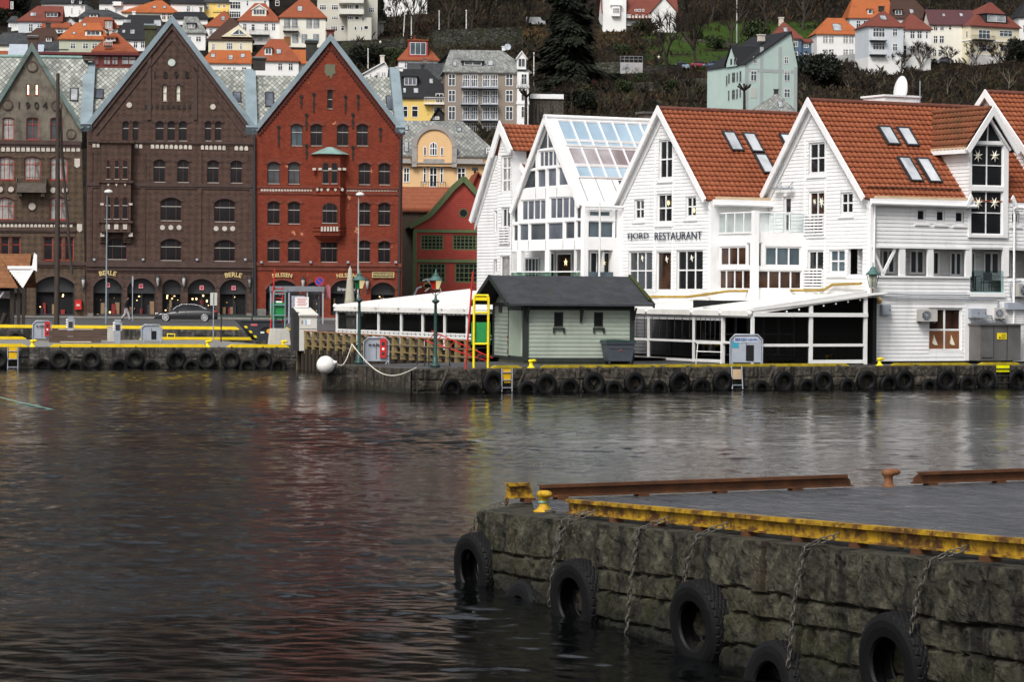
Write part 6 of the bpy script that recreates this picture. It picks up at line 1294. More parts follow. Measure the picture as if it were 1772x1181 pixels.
mp = G(832,637,ZP); marker_frame(Fr((mp.x,mp.y,ZP),4),3.15,.62,bright_yellow,'tall bright yellow tube ladder frame with green board beside the hut',(-.42,.42,1.0,1.98))
a = G(805.5,639,ZP); b = P(818.5,470,a.y); mb = MB(); mb.tube([a,b],.04,8); o = mb.build('red_pole',red_paint,None,None); tag(o,'slanting red pole left of the yellow ladder frame','pole')
F = Fr((0,0,0),0); root = thing('red_ladder','red ladder lying slanted behind the yellow frame on the pier','ladder',F)
A0,A1 = P(747,573,133), P(852,620,128.5); B0,B1 = P(735,590,133.3), P(845,622,128); mb = MB(); mb.tube([A0,A1],.03,6); mb.tube([B0,B1+Vector((0,0,-.1))],.03,6)
for i in range(9): t = (i+.5)/9; mb.tube([A0.lerp(A1,t),B0.lerp(B1,t)],.022,5)
mb.build('rails_and_rungs',red_paint,root)
# buoy and rope
bc = P(563.5,632,127.0); root = thing('mooring_buoy','big round white buoy hanging at the end of the low pier head','buoy',T(bc)); MB().sphere((0,0,0),.40,24,16).build('float',mat('buoy_white',(.74,.73,.70),.5,.06,3,dirt=.4),root); MB().lathe([(.10,.36),(.12,.40),(.06,.46),(.05,.52)],10,0,M=RY(75)).build('eye',white_trim,root)
hook = P(609,596,127.3); mb = MB(); pts = []
for i in range(17): t = i/16; p_ = hook.lerp(P(720,637,122.0),t); p_.z -= 1.05*math.sin(math.pi*t)**1*(.75) ; pts.append(p_)
mb.tube(pts,.024,6); pts2 = []
for i in range(10): t = i/9; p_ = hook.lerp(bc+Vector((.45,0,.1)),t); p_.z -= .45*math.sin(math.pi*t); pts2.append(p_)
mb.tube(pts2,.022,6); tag(mb.build('mooring_rope',mat('white_rope',(.60,.57,.50),.8,.2,20),None,None),'white rope sagging from the pier railing to the stone edge','rope')
# ------------------------------------------------------------------ timber jetty fence
tj = P(517,640,158.0); FJ = Fr((tj.x,tj.y,0), -64.5); ztopj = FJ.uz('u',85,358)[1]; Lj = FJ.uz('u',1600,500)[0]
qi = FQ.M.inverted(); jq0 = qi @ FJ.pt(0,.3,ZP); jq1 = qi @ FJ.pt(Lj,.3,ZP); mb = MB(); dk = [(0,.6),(LQ,.6),(LQ,60),(jq0.x,jq0.y),(jq1.x,jq1.y),(0,7)]; tr = tessellate_polygon([[Vector((a,b,0)) for a,b in dk]]); mb.add([(a,b,-.02) for a,b in dk],[tuple(t) for t in tr]); tag(mb.build('pier_deck', asphalt, None, FQ), kind='structure')
root = thing('timber_jetty','weathered timber post-and-rail jetty side in front of the white tent','jetty',FJ)
mb = MB(); zt2 = FJ.uz('u',1330,430)[1]; zt_at = lambda u_: ztopj+(zt2-ztopj)*u_/FJ.uz('u',1330,430)[0]
k_ = 0; u_ = .1
while u_ < Lj: 
    MB().box(u_-.13,u_+.13,-.12,.1,ZP-.15 if u_ > 1 else -.4,zt_at(u_)).build('post',timber,root); u_ += 1.1; k_ += 1
for dz,h_ in ((0,.06),(-.42,.055),(-.80,.055)): mb = MB(); mb.bar((0,-.02 if dz else 0,zt_at(0)+dz),(Lj,-.02 if dz else 0,zt_at(Lj)+dz),.14 if dz else .24,h_); mb.build('rail',timber if dz else mat('cap_rail',(.28,.14,.08),.7,.25,2),root)
mb = MB(); mb.box(0,Lj,.12,.2,-.3,ZP+.45); mb.build('side_boards',dark_timber,root)
for i in range(16): u_ = .2+i*.55; MB().tube([(u_,-.05,-.6),(u_,-.05,ZP+.1)],.12,8).build('pile',dark_timber,root)
mb = MB(); mb.quad([(0,.2,ZP+.2),(Lj,.2,ZP+.2),(Lj,14,ZP+.1),(0,14,ZP+.2)]); mb.quad([(0,.2,ZP+.2),(0,14,ZP+.2),(0,14,-.5),(0,.2,-.5)]); mb.build('deck',dark_timber,root)
# ------------------------------------------------------------------ left jetty
ZJ = 1.15
ja = G(0,601,ZJ); jb = G(512,602,ZJ); JY = math.degrees(math.atan2(jb.y-ja.y, jb.x-ja.x)); FL_ = Fr((jb.x,jb.y,ZJ), JY); JL = 24.0
w3 = thing('quay_wall','stone jetty wall on the left with yellow kerbs and a row of tyres','wall',FL_)
stone_wall(FL_, -JL, 0, -1.4, [0,-.6,-1.0], .07, .06, 23, (.6,1.3), 1.0, .03).build('stone_face', stone_low, w3, FL_)
mb = MB(); mb.quad([(0,.02,-1.4),(0,.02,-.02),(0,22,-.02),(0,22,-1.4)]); mb.quad([(-JL,22,-1.4),(0,22,-1.4),(0,22,-.02),(-JL,22,-.02)]); mb.build('end_face', stone_low, w3, FL_)
YB_ = (FL_.M.inverted() @ G(250,588,ZJ)).y
mb = MB(); mb.quad([(-JL,.9,-.02),(0,.9,-.02),(0,YB_,-.02),(-JL,YB_,-.02)]); mb.quad([(0,.03,-.025),(0,YB_,-.025),(-.01,YB_,-.025),(-.01,.03,-.025)])
tag(mb.build('jetty_deck', mat('jetty_paving',(.20,.195,.18),.7,.25,1.2,.2,15,dirt=.5), None, FL_), kind='structure')
ju = lambda x, y=600: (FL_.M.inverted() @ G(x, y, ZJ)).x
kerb_y = mat('kerb_yellow',(.70,.50,.015),.5,.12,3,.1,20,dirt=.2)
GJ = 'yellow kerb rails on the left jetty'
for a,b,v,l in ((-60,42,.2,'front yellow kerb rail at the left edge of the frame'),(81,346,.2,'long front yellow kerb rail on the left jetty'),(379,482,.2,'front yellow kerb rail before the dark skip'),(-60,48,YB_-.5,'rear yellow kerb rail left of the stacked logs'),(240,440,YB_-.5,'rear yellow kerb rail behind the signpost')):
    y = 600 if v < 1 else 588; curb(FL_, ju(a,y), ju(b,y), v, 0, l, kerb_y, .17, .3, GJ)
for x,l in ((63,'yellow bollard between the kerb rails near the yellow ladder'),(364,'yellow bollard left of the dark skip'),(493,'yellow bollard at the right end of the left jetty')): bollard(FL_, ju(x,602), .4, 0, bright_yellow, l, .9, None, 'bollards on the left jetty')
tl = [(-3,.45,1.0),(73,.02,.95),(103,.42,1.05),(130,-.05,.9),(158,.42,1.05),(206,.0,1.0),(233,.45,1.05),(262,.0,.9),(305,.42,1.1),(331,.0,.95),(357,.42,1.02),(399,.42,1.05),(428,.02,1.0),(455,.38,1.02),(481,.02,.98)]
jl = ['cut by the left frame edge','sunk, right of the yellow ladder','high, under the first kerb gap','small and sunk, left of the lamp post','high, below the grey power pillar','sunk, left of the grey cabinet','high, below the grey cabinet','small and sunk, right of the grey cabinet','high, below the small yellow frame','sunk, left of the signpost','high, below the signpost','high, left of the dark skip','sunk, below the skip','high, below the concrete block','sunk, last one at the jetty end']
for (x,z,s_),l in zip(tl,jl): tyre(TY_FAR, FL_, FL_.uz('_',x,620,-.2)[0], z+.05-ZJ, 'jetty tyre '+l, 'tyres along the left jetty', s_, random.uniform(-6,6), .2, random.uniform(-6,6))
for i,x in enumerate((105,160,236,380,402,456,480)): u_ = FL_.uz('_',x,612,-.1)[0]; chain(FL_, [(u_,.3,.03),(u_,-.06,.0),(u_+.05,-.14,-.55)], 'short chain from the left jetty edge to a tyre', 'chains on the left jetty', link=.16, r=.016, wd=.04, n=6)
u_ = FL_.uz('_',22,610,-.2)[0]; wall_ladder(FL_, u_, -1.3, .0, .55, 'ladder with yellow panel on the left jetty wall', None, (-.62,-.0), mat('box_yellow',(.66,.38,.01),.5))
# things standing on the jetty
def jp(x, y): p_ = G(x,y,ZJ); return Fr((p_.x,p_.y,ZJ), JY)
def log_pile(F, n_, L, label, m, planks=False):
    root = thing('timber_beams', label, 'beams', F); mb = MB()
    for r_ in range(2): mb.box(-L/2,L/2,.0,.5,.02+.36*r_,.34+.36*r_)
    o = mb.build('beam',m,root); 
    if planks: MB().box(-L*.32,L*.34,-.05,.5,.76,.80).build('plank',mat('pale_plank',(.45,.40,.34)),root); MB().box(-L*.3,L*.3,-.12,-.02,.02,.08).build('plank',mat('pale_plank',(.45,.40,.34)),root)
    return root
beam = mat('brown_beam',(.085,.055,.042),.8,.3,1.5,.4,10,(.5,1,1))
log_pile(jp(137,589),2,5.4*1.0+.0,'long stack of dark brown timber beams at the back of the left jetty',beam); log_pile(jp(131,593.5),2,3.0,'shorter stack of brown timber beams topped with a pale plank',beam,True)
def pillar(F, h_, label, m=None):
    root = thing('power_pillar', label, 'power post', F); mb = MB(); mb.box(-.16,.16,-.12,.12,0,h_); mb.box(-.18,.18,-.14,.14,h_-.08,h_+.03); mb.build('column',m or galv,root); mb = MB(); mb.box(-.12,.12,-.14,-.12,h_*.55,h_*.8); mb.build('panel',dark_iron,root); mb = MB()
    for i in range(4):
        for s_ in (-1,1): mb.tube([(s_*.16,0,h_*(.58+.1*i)),(s_*.26,0,h_*(.56+.1*i))],.05,6)
    mb.build('sockets',white_trim,root); return root
pillar(jp(121.5,577+13),1.45,'slim grey power pillar behind the stacked beams'); pillar(jp(203,594),1.35,'slim grey power pillar beside a pale box in front of the logs')
root = thing('service_box','small pale utility box left of the front power pillar','utility box',jp(192,591)); mb = MB(); mb.box(-.2,.2,-.1,.2,0,.85); mb.box(-.22,.22,-.12,.22,.85,.90); mb.build('housing',mat('pale_box',(.45,.43,.40),.6,.1,2,dirt=.4),root); MB().box(-.13,.13,-.115,-.1,.15,.7).build('door',mat('pale_box',(.45,.43,.40)),root)
port_cabinet(jp(72.5,577+13),1.02,1.15,'grey cabinet with red rescue box behind the brown beams at left',None,True)
port_cabinet(jp(262,593),1.15,1.0,'grey arched-frame cabinet with an open dark hatch on the left jetty',None,False,True)
F = jp(296,588); mb = MB(); mb.tube([(-.23,0,0),(-.23,0,.35),(.23,0,.35),(.23,0,0)],.04,6); mb.bar((-.28,0,.05),(.28,0,.05),.08,.06); tag(mb.build('safety_hoop',bright_yellow,None,F),'small yellow hoop frame at the back of the jetty','hoop')
F = jp(369,591); root = thing('sign_post','pale double sign seen from behind on a thin grey post','sign',F); MB().tube([(0,0,0),(0,0,3.0)],.035,6).build('post',galv,root); mb = MB(); mb.box(-.21,.21,-.05,-.02,2.2,2.98); mb.build('sign_board',mat('sign_back',(.50,.50,.47),.5,.1),root); MB().box(-.02,.02,-.07,-.05,2.25,2.95).build('bracket',dark_iron,root)
# skip
F = jp(456,592.5); root = thing('waste_skip','dark blue-grey tipping skip with yellow hazard stripes and orange emblem','skip',F); skipm = mat('skip_paint',(.030,.034,.042),.5,.2,2,dirt=.3)
mb = MB(); A4 = [(-.55,0,.12),(.85,0,.12),(1.3,0,1.25),(-1.55,0,1.25)]; n4 = [(x,-.75,z) for x,_,z in A4]+[(x,.75,z) for x,_,z in A4]; mb.add(n4,[(0,1,2,3),(4,5,6,7),(0,1,5,4),(1,2,6,5),(0,3,7,4)]); mb.box(-1.6,1.35,-.8,.8,1.25,1.32); mb.build('body',skipm,root)
mb = MB()
for i in range(5):
    t = i/5; x0 = -1.32+.72*t; z0 = 1.0-.72*t+.0; mb.add([(x0-.05,-.76,z0),(x0+.12,-.76,z0),(x0+.20,-.76,z0-.14),(x0+.03,-.76,z0-.14)],[(0,1,2,3)],i%2)
mb.build('hazard_stripes',[bright_yellow,dark_iron],root); mb = MB(); mb.prism(circ(.15,.68,.14,12),-.775,-.76); mb.build('emblem',mat('emblem_orange',(.75,.30,.01)),root); mb = MB(); mb.prism([(-.45,.7),(-.15,.92),(.15,.95),(.45,.9),(.3,.8),(0,.85),(-.3,.75)],-.774,-.76); mb.prism(circ(.15,.68,.19,12),-.768,-.76); mb.build('emblem_surround',black_void,root)
MB().box(-.95,-.55,-.77,-.76,1.0,1.12).build('label',mat('label_red',(.5,.12,.12)),root); MB().box(-.35,-.12,-.77,-.76,.55,.65).build('label',white_trim,root)
mb = MB(); mb.prism([(-2.6,1.5),(1.1,1.5),(1.1,1.6),(-2.6,1.6)],.3,.9); 
mb.build('lid',mat('lid_green',(.035,.06,.05),.5),root); mb = MB(); mb.tube([(-2.5,.6,0),(-2.5,.6,1.5)],.04,6); mb.tube([(-.6,.6,1.3),(-.6,.6,1.5)],.04,6); mb.tube([(.9,.6,1.3),(.9,.6,1.5)],.04,6); mb.build('lid_support',dark_iron,root)
F = jp(483,597); root = thing('concrete_block','pale concrete block carrying a green board and grey ladder','marker',F); mb = MB(); mb.prism([(-.62,0),(.62,0),(.55,.62),(.5,.95),(-.5,.95),(-.55,.62)],-.3,.3); mb.build('base',mat('pale_concrete',(.50,.48,.44),.8,.1,2,.2,20,dirt=.5),root)
mb = MB(); lg = mat('ladder_grey',(.14,.22,.24),.5,.1)
for s_ in (-.34,.34): mb.tube([(s_,0,.9),(s_,0,3.0),(s_*.7,0,3.15)],.05,6)
for z_ in (1.7,2.3,2.95,3.12): mb.tube([(-.34,0,z_),(.34,0,z_)],.045,6)
mb.build('ladder',lg,root); MB().box(-.46,.36,.08,.14,1.5,2.45).build('marker_board',green_paint,root); mb = MB(); mb.tube([(-.5,.3,.3),(-.22,.3,4.4)],.045,6); mb.tube([(.3,.5,1.2),(.3,.5,3.35)],.04,6); mb.tube([(-.2,.5,2.9),(-.2,.5,3.35)],.04,6)
for z_ in (2.7,3.0,3.25): mb.tube([(-.2,.5,z_),(.3,.5,z_)],.03,5)
mb.build('red_pole',red_paint,root)
F = Fr(G(531,601,ZJ+.1),JY); root = thing('switch_cabinet','tall cream switch cabinet with a white notice board on top, at the jetty end','cabinet',F); crm = mat('cabinet_cream',(.55,.54,.50),.5,.06,2,dirt=.3)
mb = MB(); mb.box(-.42,.55,0,.7,-.2,1.75); mb.build('housing',crm,root); mb = MB(); mb.add([(-.5,-.1,1.78),(.6,-.1,1.78),(.35,.8,2.15),(-.6,.8,2.15),(-.5,-.1,1.70),(.6,-.1,1.70)],[(0,1,2,3),(0,1,5,4)]); mb.build('hood',crm,root); MB().box(-.75,-.43,.05,.7,-.2,1.9).build('side_panel',dark_iron,root)
mb = MB(); mb.box(-.52,.24,.7,.75,2.15,2.72,0)
for i in range(5): mb.box(-.42+.05*(i%2),.14-.04*(i%3),.69,.70,2.62-.09*i,2.655-.09*i,1)
mb.build('notice_board',[white_trim,mat('notice_red',(.55,.18,.16))],root); mb = MB(); mb.box(-.3,-.26,-.02,0,1.25,1.45,0); mb.box(-.12,.2,-.015,0,1.2,1.5,1); mb.box(-.1,-.03,-.02,-.015,1.22,1.48,2); mb.box(-.42,.55,-.012,0,.98,1.0,0); mb.build('door_furniture',[dark_iron,white_trim,mat('sticker_blue',(.1,.3,.5))],root)
# ------------------------------------------------------------------ far quay and street
ZQ = 1.75
qa = G(0,567.5,ZQ); qb = G(446,571.5,ZQ); FS_ = Fr((qb.x,qb.y,ZQ), math.degrees(math.atan2(qb.y-qa.y,qb.x-qa.x)))
w4 = thing('quay_wall','dark far quay wall along the shop street, behind the jetty','wall',FS_); stone_wall(FS_,-26,18,-1.9,[0,-.5],.14,.05,31,(.6,1.3),.8,.03).build('stone_face',stone_low,w4,FS_)
ysf = (FS_.M.inverted() @ FB0.pt(0,0,0)).y
road_y = mat('street_asphalt',(.075,.075,.078),.45,.2,1.5,.2,20); mb = MB(); mb.quad([(-40,.6,-.02),(60,.6,-.02),(60,ysf-4.2,.0),(-40,ysf-4.2,.0)]); tag(mb.build('road',road_y,None,FS_),kind='structure')
mb = MB(); mb.quad([(-40,ysf-4.2,.13),(60,ysf-4.2,.13),(60,ysf+30,.16),(-40,ysf+30,.16)]); mb.quad([(-40,ysf-4.2,-.02),(60,ysf-4.2,-.02),(60,ysf-4.2,.13),(-40,ysf-4.2,.13)]); tag(mb.build('pavement',mat('pavement_flags',(.17,.165,.155),.6,.2,1,.2,15),None,FS_),kind='structure')
su = lambda x, y: (FS_.M.inverted() @ G(x,y,ZQ))
for a,b,l in ((-40,415,'far yellow kerb along the shop street'),(486,512,'short far yellow kerb right of the skip')): curb(FS_, su(a,568).x, su(b,571).x, .15, 0, l, kerb_y, .2, .35)
for i,(x,z) in enumerate(((28,-.75),(-5,-.9),(345,-.8),(392,-.8),(370,-1.0))): tyre(TY_FAR, FS_, FS_.uz('_',x,580,-.2)[0], z, 'half-hidden tyre on the far quay wall '+['behind the grey cabinet','at the left frame edge','left of the signpost','right of the signpost','low, behind the signpost'][i], 'tyres on the far quay', 1.05)
def sp(x, y, z=ZQ): p_ = G(x,y,z); return Fr((p_.x,p_.y,z), 2)
def tall_lamp(F, h_, label, m=galv, ww=.06):
    root = thing('lamp_post', label, 'street lamp', F); MB().tube([(0,0,0),(0,0,1.2),(0,0,1.21),(0,0,h_)],[ww*1.35,ww*1.35,ww,ww*.7],8).build('post',m,root); mb = MB(); mb.lathe([(.05,-.05),(.32,0),(.30,.1),(.18,.2),(.02,.24)],12,0,(.1,0,h_)); mb.build('lamp_head',mat('lamp_head',(.6,.6,.58),.4),root); return root
p_ = sp(183.5,562); tall_lamp(p_,9.4,'tall grey street lamp before the first BERLE arch',mat('post_bluegrey',(.16,.20,.22),.5))
p_ = sp(619,566); tall_lamp(p_,9.3,'tall street lamp before the red gable house, behind the folded parasol',mat('post_pale',(.30,.29,.27),.5))
F = sp(98,563); root = thing('ship_mast','pair of tall dark masts, one leaning, in front of the 1904 house','mast',F); MB().tube([(0,0,-.3),(0,0,7),(-.05,0,17.5)],[.19,.18,.12],10).build('mast',mast_wood,root); MB().tube([(1.0,.2,3.5),(.25,.2,12),(.15,.2,15)],[.11,.09,.07],8).build('spar',mast_wood,root); MB().tube([(.0,0,15),(1.05,.2,3.6)],.02,4).build('stay',dark_iron,root)
# post-box and shop front furniture
F = Fr(FB0.pt(FB0.uz('E',444,750,-.3)[0],-.45,0),YB); u_,z_ = F.uz('E',444,748); root = thing('post_box','red wall post-box between the 1904 arch and the BERLE arches','post box',F); mb = MB(); mb.box(-.28,.28,0,.4,z_-.4,z_+.38); mb.box(-.3,.3,-.03,.4,z_+.38,z_+.44); mb.build('box',red_paint,root); MB().box(-.14,.14,-.02,0,z_-.1,z_+.06).build('plate',mat('postbox_plate',(.6,.45,.4)),root)
# car: smooth loft of side stations
def car(F, label, paint, L=4.9, Hh=1.40, W=1.86, flip=False, simple=False, light=False):
    root = thing('parked_car', label, 'car', F); q = -1 if flip else 1
    def sect(x): # returns sill, shoulder height, roof height, half width, roof half width
        t = x/L
        sh = .62+.26*math.sin(min(1,max(0,t*1.15))*math.pi*.5)**.8 if t < .9 else .88-.18*((t-.9)/.1)**2
        if t < .08: sh -= .18*((.08-t)/.08)**1.5
        g = 0
        if .25 < t < .93: s_ = (t-.25)/.68; g = (Hh-sh)*max(0,math.sin(math.pi*s_**.82))**.62
        hw = W/2*(1-.22*max(0,(.12-t)/.12)**1.6-.16*max(0,(t-.9)/.1)**1.6)
        return sh, sh+g, hw
    n_ = 48; mb = MB(); gl = MB(); st = []
    for i in range(n_+1):
        x = L*i/n_; sh, rf, hw = sect(x); st.append((x,sh,rf,hw))
    for x,sh,rf,hw in st:
        X = (x-L/2)*q; bw = hw*.80; tw = hw*(.80-.22*min(1,(rf-sh)/.5))
        for y,z in ((-hw*.94,.22),(-hw,.42),(-hw*.985,sh*.86),(-hw*.90,sh),(-tw,max(sh+.002,rf-.05)),(-tw*.6,max(sh+.004,rf)),(tw*.6,max(sh+.004,rf)),(tw,max(sh+.002,rf-.05)),(hw*.90,sh),(hw*.985,sh*.86),(hw,.42),(hw*.94,.22)): mb.v.append((X,y,z))
    for i in range(n_):
        for j in range(11):
            glassy = j in (3,7) and .30 < st[i][0]/L < .84 and st[i][2]-st[i][1] > .12 and st[i+1][2]-st[i+1][1] > .12
            scr = j in (4,5,6) and (.26 < st[i][0]/L < .40 or .76 < st[i][0]/L < .90)
            mb.f.append((i*12+j,i*12+j+1,(i+1)*12+j+1,(i+1)*12+j)); mb.m.append(1 if glassy or scr else 0); mb.s.append(True)
    for b_ in (0,n_): mb.f.append(tuple(b_*12+j for j in range(12))); mb.m.append(0); mb.s.append(False)
    mb.build('body',[paint,g_dark],root,fix=False)
    for x in (.185*L,.80*L):
        for s_ in (-1,1):
            X = (x-L/2)*q; M_ = root.matrix_world; w_ = MB(); R_ = [(X+math.cos(t*math.pi/12)*.335,s_*(W/2-.02),.335+math.sin(t*math.pi/12)*.335) for t in range(24)]
            w_.add(R_+[(a,b-s_*.22,c_) for a,b,c_ in R_],[(j,(j+1)%24,24+(j+1)%24,24+j) for j in range(24)]+[tuple(range(24))]); wo = w_.build('wheel',rubber,root)
            r_ = MB(); cpt = (X,s_*(W/2-.01),.335)
            for a in range(10): t = a*math.pi/5; r_.bar(cpt,(X+math.cos(t)*.25,s_*(W/2-.01),.335+math.sin(t)*.25),.05,.02,0,(0,1,0))
            ring = [(X+math.cos(t*math.pi/12)*.25,s_*(W/2-.005),.335+math.sin(t*math.pi/12)*.25) for t in range(25)]; r_.tube(ring,.022,5,0,True,False); r_.build('rim',mat('alloy',(.55,.55,.56),.35,.05,metal=.5),wo)
    for s_ in (-1,1):
        MB().sphere(((L*.035-L/2)*q,s_*W*.34,.62),.13,8,5,0,(.7,1.4,.6)).build('headlight',mat('headlamp',(.6,.62,.65),.2),root); MB().sphere(((L*.965-L/2)*q,s_*W*.38,.80),.12,8,5,0,(.9,1.3,.6)).build('tail_light',mat('tail_lamp',(.40,.02,.03),.25),root)
    if not simple:
        mb = MB(); mb.tube([((L*t_-L/2)*q,-W/2*z2,z_) for t_,z_,z2 in ((.30,.93,.90),(.36,1.2,.74),(.45,1.36,.66),(.58,1.385,.65),(.70,1.30,.68),(.83,1.0,.88))],.016,5); mb.build('window_trim',mat('chrome_trim',(.6,.6,.6),.25,.05,metal=.8),root); mb = MB(); mb.box((-.02)*1,.0,-W/2-.005,-W/2+.05,.35,.85); mb.box((L*.36-L/2)*q-.07,(L*.36-L/2)*q+.07,-W/2-.14,-W/2+.02,.92,1.04); mb.build('mirror',paint,root)
    return root
black_paint = mat('car_black',(.012,.013,.015),.22,.1,2,spec=.6); pc_ = G(321,557.5,ZQ); car(Fr((pc_.x,pc_.y+.4,ZQ+.01),3),'black two-door coupe parked before the BERLE arches',black_paint)
# pedestrian
def skin_person(name, label, F, J, E, rad, mats):
    root = thing(name, label, 'person', F); me = bpy.data.meshes.new('body'); me.from_pydata([Vector(p) for p in J],E,[]); o = bpy.data.objects.new('body',me); put(o,root)
    for m_ in mats: me.materials.append(m_)
    sk = o.modifiers.new('skin','SKIN'); me.skin_vertices[0].data[0].use_root = True
    for i,r_ in enumerate(rad): me.skin_vertices[0].data[i].radius = r_ if isinstance(r_,tuple) else (r_,r_)
    o.modifiers.new('sub','SUBSURF').levels = 1; o.modifiers['sub'].render_levels = 1; return root, o
def walker(F, label, coat, trou, skin, hair, hold=None, dirn=1):
    s = dirn
    J = [(0,0,.95),(0,0,1.18),(.03*s,0,1.42),(.05*s,0,1.52),(.07*s,0,1.66),(.0,-.10,.88),(.20*s,-.10,.50),(.30*s,-.10,.08),(.42*s,-.10,.05),(0,.10,.88),(-.08*s,.10,.48),(-.34*s,.10,.16),(-.26*s,.10,.06),(.02*s,-.20,1.38),(-.06*s,-.24,1.12),(.10*s,-.26,.92),(.02*s,.20,1.38),(.12*s,.24,1.12),(.30*s,.22,1.05)]
    E = [(0,1),(1,2),(2,3),(3,4),(0,5),(5,6),(6,7),(7,8),(0,9),(9,10),(10,11),(11,12),(2,13),(13,14),(14,15),(2,16),(16,17),(17,18)]
    rad = [(.15,.17),(.14,.17),(.13,.17),.06,.10,.10,.075,.05,.045,.10,.075,.05,.045,.075,.055,.042,.075,.055,.042]
    root,o = skin_person('person', label, F, J, E, rad, [coat])
    mb = MB(); mb.tube([(0,-.1,.93),(.20*s,-.10,.50),(.30*s,-.10,.1)],[.125,.10,.075],10); mb.tube([(0,.1,.93),(-.08*s,.10,.48),(-.34*s,.10,.17)],[.125,.10,.075],10); mb.build('trousers',trou,root)
    mb = MB(); mb.sphere((.08*s,0,1.66),.105,12,8,0,(1,.82,1.2)); mb.sphere((.185*s,0,1.655),.02,6,4); mb.sphere((.07*s,-.09,1.65),.022,6,4); mb.sphere((.07*s,.09,1.65),.022,6,4); mb.build('head',skin,root); mb = MB(); mb.sphere((.055*s,0,1.70),.115,12,8,0,(1,.88,1.0)); mb.build('hair',hair,root)
    mb = MB()
    for x,y,z in ((.10*s,-.26,.90),(.32*s,.22,1.03)):
        mb.sphere((x,y,z-.03),.04,8,5,0,(.6,.9,1.2))
        for i in range(4): mb.tube([(x+.025*(i-1.5),y,z-.06),(x+.025*(i-1.5)+.01*s,y,z-.11-.01*(i in (1,2))),(x+.025*(i-1.5)+.02*s,y-.01,z-.14)],.009,5)
        mb.tube([(x+.03*s,y,z-.02),(x+.06*s,y,z-.06)],.010,5)
    mb.build('hands',skin,root); mb = MB(); mb.sphere((.37*s,-.10,.05),.07,8,5,0,(1.7,.75,.6)); mb.sphere((-.30*s,.10,.08),.07,8,5,0,(1.4,.75,.8)); mb.build('shoes',dark_iron,root); return root
skin_t = mat('skin_tone',(.42,.25,.18),.6,.05); pp_ = G(217,555.5,ZQ+.13); walker(Fr((pp_.x,pp_.y+.3,ZQ+.15),0),'person in dark coat and pale grey trousers striding past the shop arches',mat('dark_coat',(.018,.017,.02),.8,.2,5),mat('grey_trousers',(.30,.29,.32),.8,.1,5),skin_t,mat('dark_hair',(.02,.014,.01),.7))
p_ = sp(229,555.5,ZQ+.15); mb = MB(); mb.tube([(0,0,0),(0,0,3.3)],.035,6); mb.box(-.05,.05,-.03,.03,2.6,3.35); tag(mb.build('thin_post',galv,None,p_),'thin plain grey post beside the walking person','post')
# kiosk with pan-tiled roof, at the left edge
F = sp(12,566); KB = Bld('tiled_kiosk','low kiosk with mossy orange tiled roof and white boarded gable at the left edge','kiosk',Fr(F.o,2)); kf = KB.F
mossroof = rooftile('kiosk_tiles',(.20,.085,.035),.6,.26)
e0 = kf.uz('N',-180,372,-.8); e1 = kf.uz('N',190,368,-.8); rg1 = kf.uz('N',300,52,1.6); rgz = rg1[1]; ez = e1[1]; hip = kf.uz('N',20,180,.6)
mb = MB(); mb.quad([(e0[0],-.8,ez),(e1[0]-.15,-.8,ez),(kf.uz('N',70,182,.4)[0],.4,kf.uz('N',70,182,.4)[1]),(kf.uz('N',-20,60,1.6)[0],1.6,rgz),(e0[0],1.6,rgz)]); mb.quad([(kf.uz('N',-20,60,1.6)[0],1.6,rgz),(rg1[0]-.05,1.6,rgz),(rg1[0]-.02,.35,kf.uz('N',310,182,.35)[1]),(kf.uz('N',70,182,.4)[0],.4,kf.uz('N',70,182,.4)[1])]); mb.quad([(e0[0],1.6,rgz),(rg1[0],1.6,rgz),(rg1[0],4,ez),(e0[0],4,ez)]); KB.part(mb,'roof',mossroof)
mb = MB(); A1_,A2_,A3_ = kf.uz('N',70,186,.0),kf.uz('N',312,186,.0),kf.uz('N',207,362,.0); s_ = siding([A1_,A2_,A3_],[],.14,.02,0); mb.add(s_.v,s_.f); mb.wall([A1_,A2_,A3_],[],0); mb.bar((A1_[0],-.03,A1_[1]+.06),(A2_[0],-.03,A2_[1]+.06),.1,.2); mb.bar((A2_[0],-.03,A2_[1]),(A3_[0],-.03,A3_[1]),.1,.14); b1,b2 = kf.uz('N',295,190),kf.uz('N',318,42); mb.prism([b1,kf.uz('N',345,215),kf.uz('N',345,60),b2],-.1,.0); KB.part(mb,'white_gable',white_trim)
mb = MB()
for x,w_ in ((115,.13),(175,.10),(220,.10)): u_ = kf.uz('N',x,500)[0]; mb.box(u_-w_,u_+w_,-.2,.0,-.2,ez)
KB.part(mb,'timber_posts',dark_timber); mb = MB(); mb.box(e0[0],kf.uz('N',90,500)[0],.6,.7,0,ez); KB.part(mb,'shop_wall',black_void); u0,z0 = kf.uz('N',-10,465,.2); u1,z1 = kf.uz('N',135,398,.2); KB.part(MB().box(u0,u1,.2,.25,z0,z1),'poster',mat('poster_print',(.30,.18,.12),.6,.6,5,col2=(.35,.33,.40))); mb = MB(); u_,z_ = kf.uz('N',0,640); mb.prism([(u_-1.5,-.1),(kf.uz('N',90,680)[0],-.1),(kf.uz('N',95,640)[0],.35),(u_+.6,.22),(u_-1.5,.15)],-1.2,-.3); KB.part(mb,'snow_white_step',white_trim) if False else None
mb = MB(); u_,z_ = kf.uz('N',-20,450); mb.bar((kf.uz('N',-5,465)[0],-.3,kf.uz('N',-5,465)[1]),(kf.uz('N',40,405)[0],-.3,kf.uz('N',40,405)[1]),.06,.1); KB.part(mb,'white_brace',white_trim)
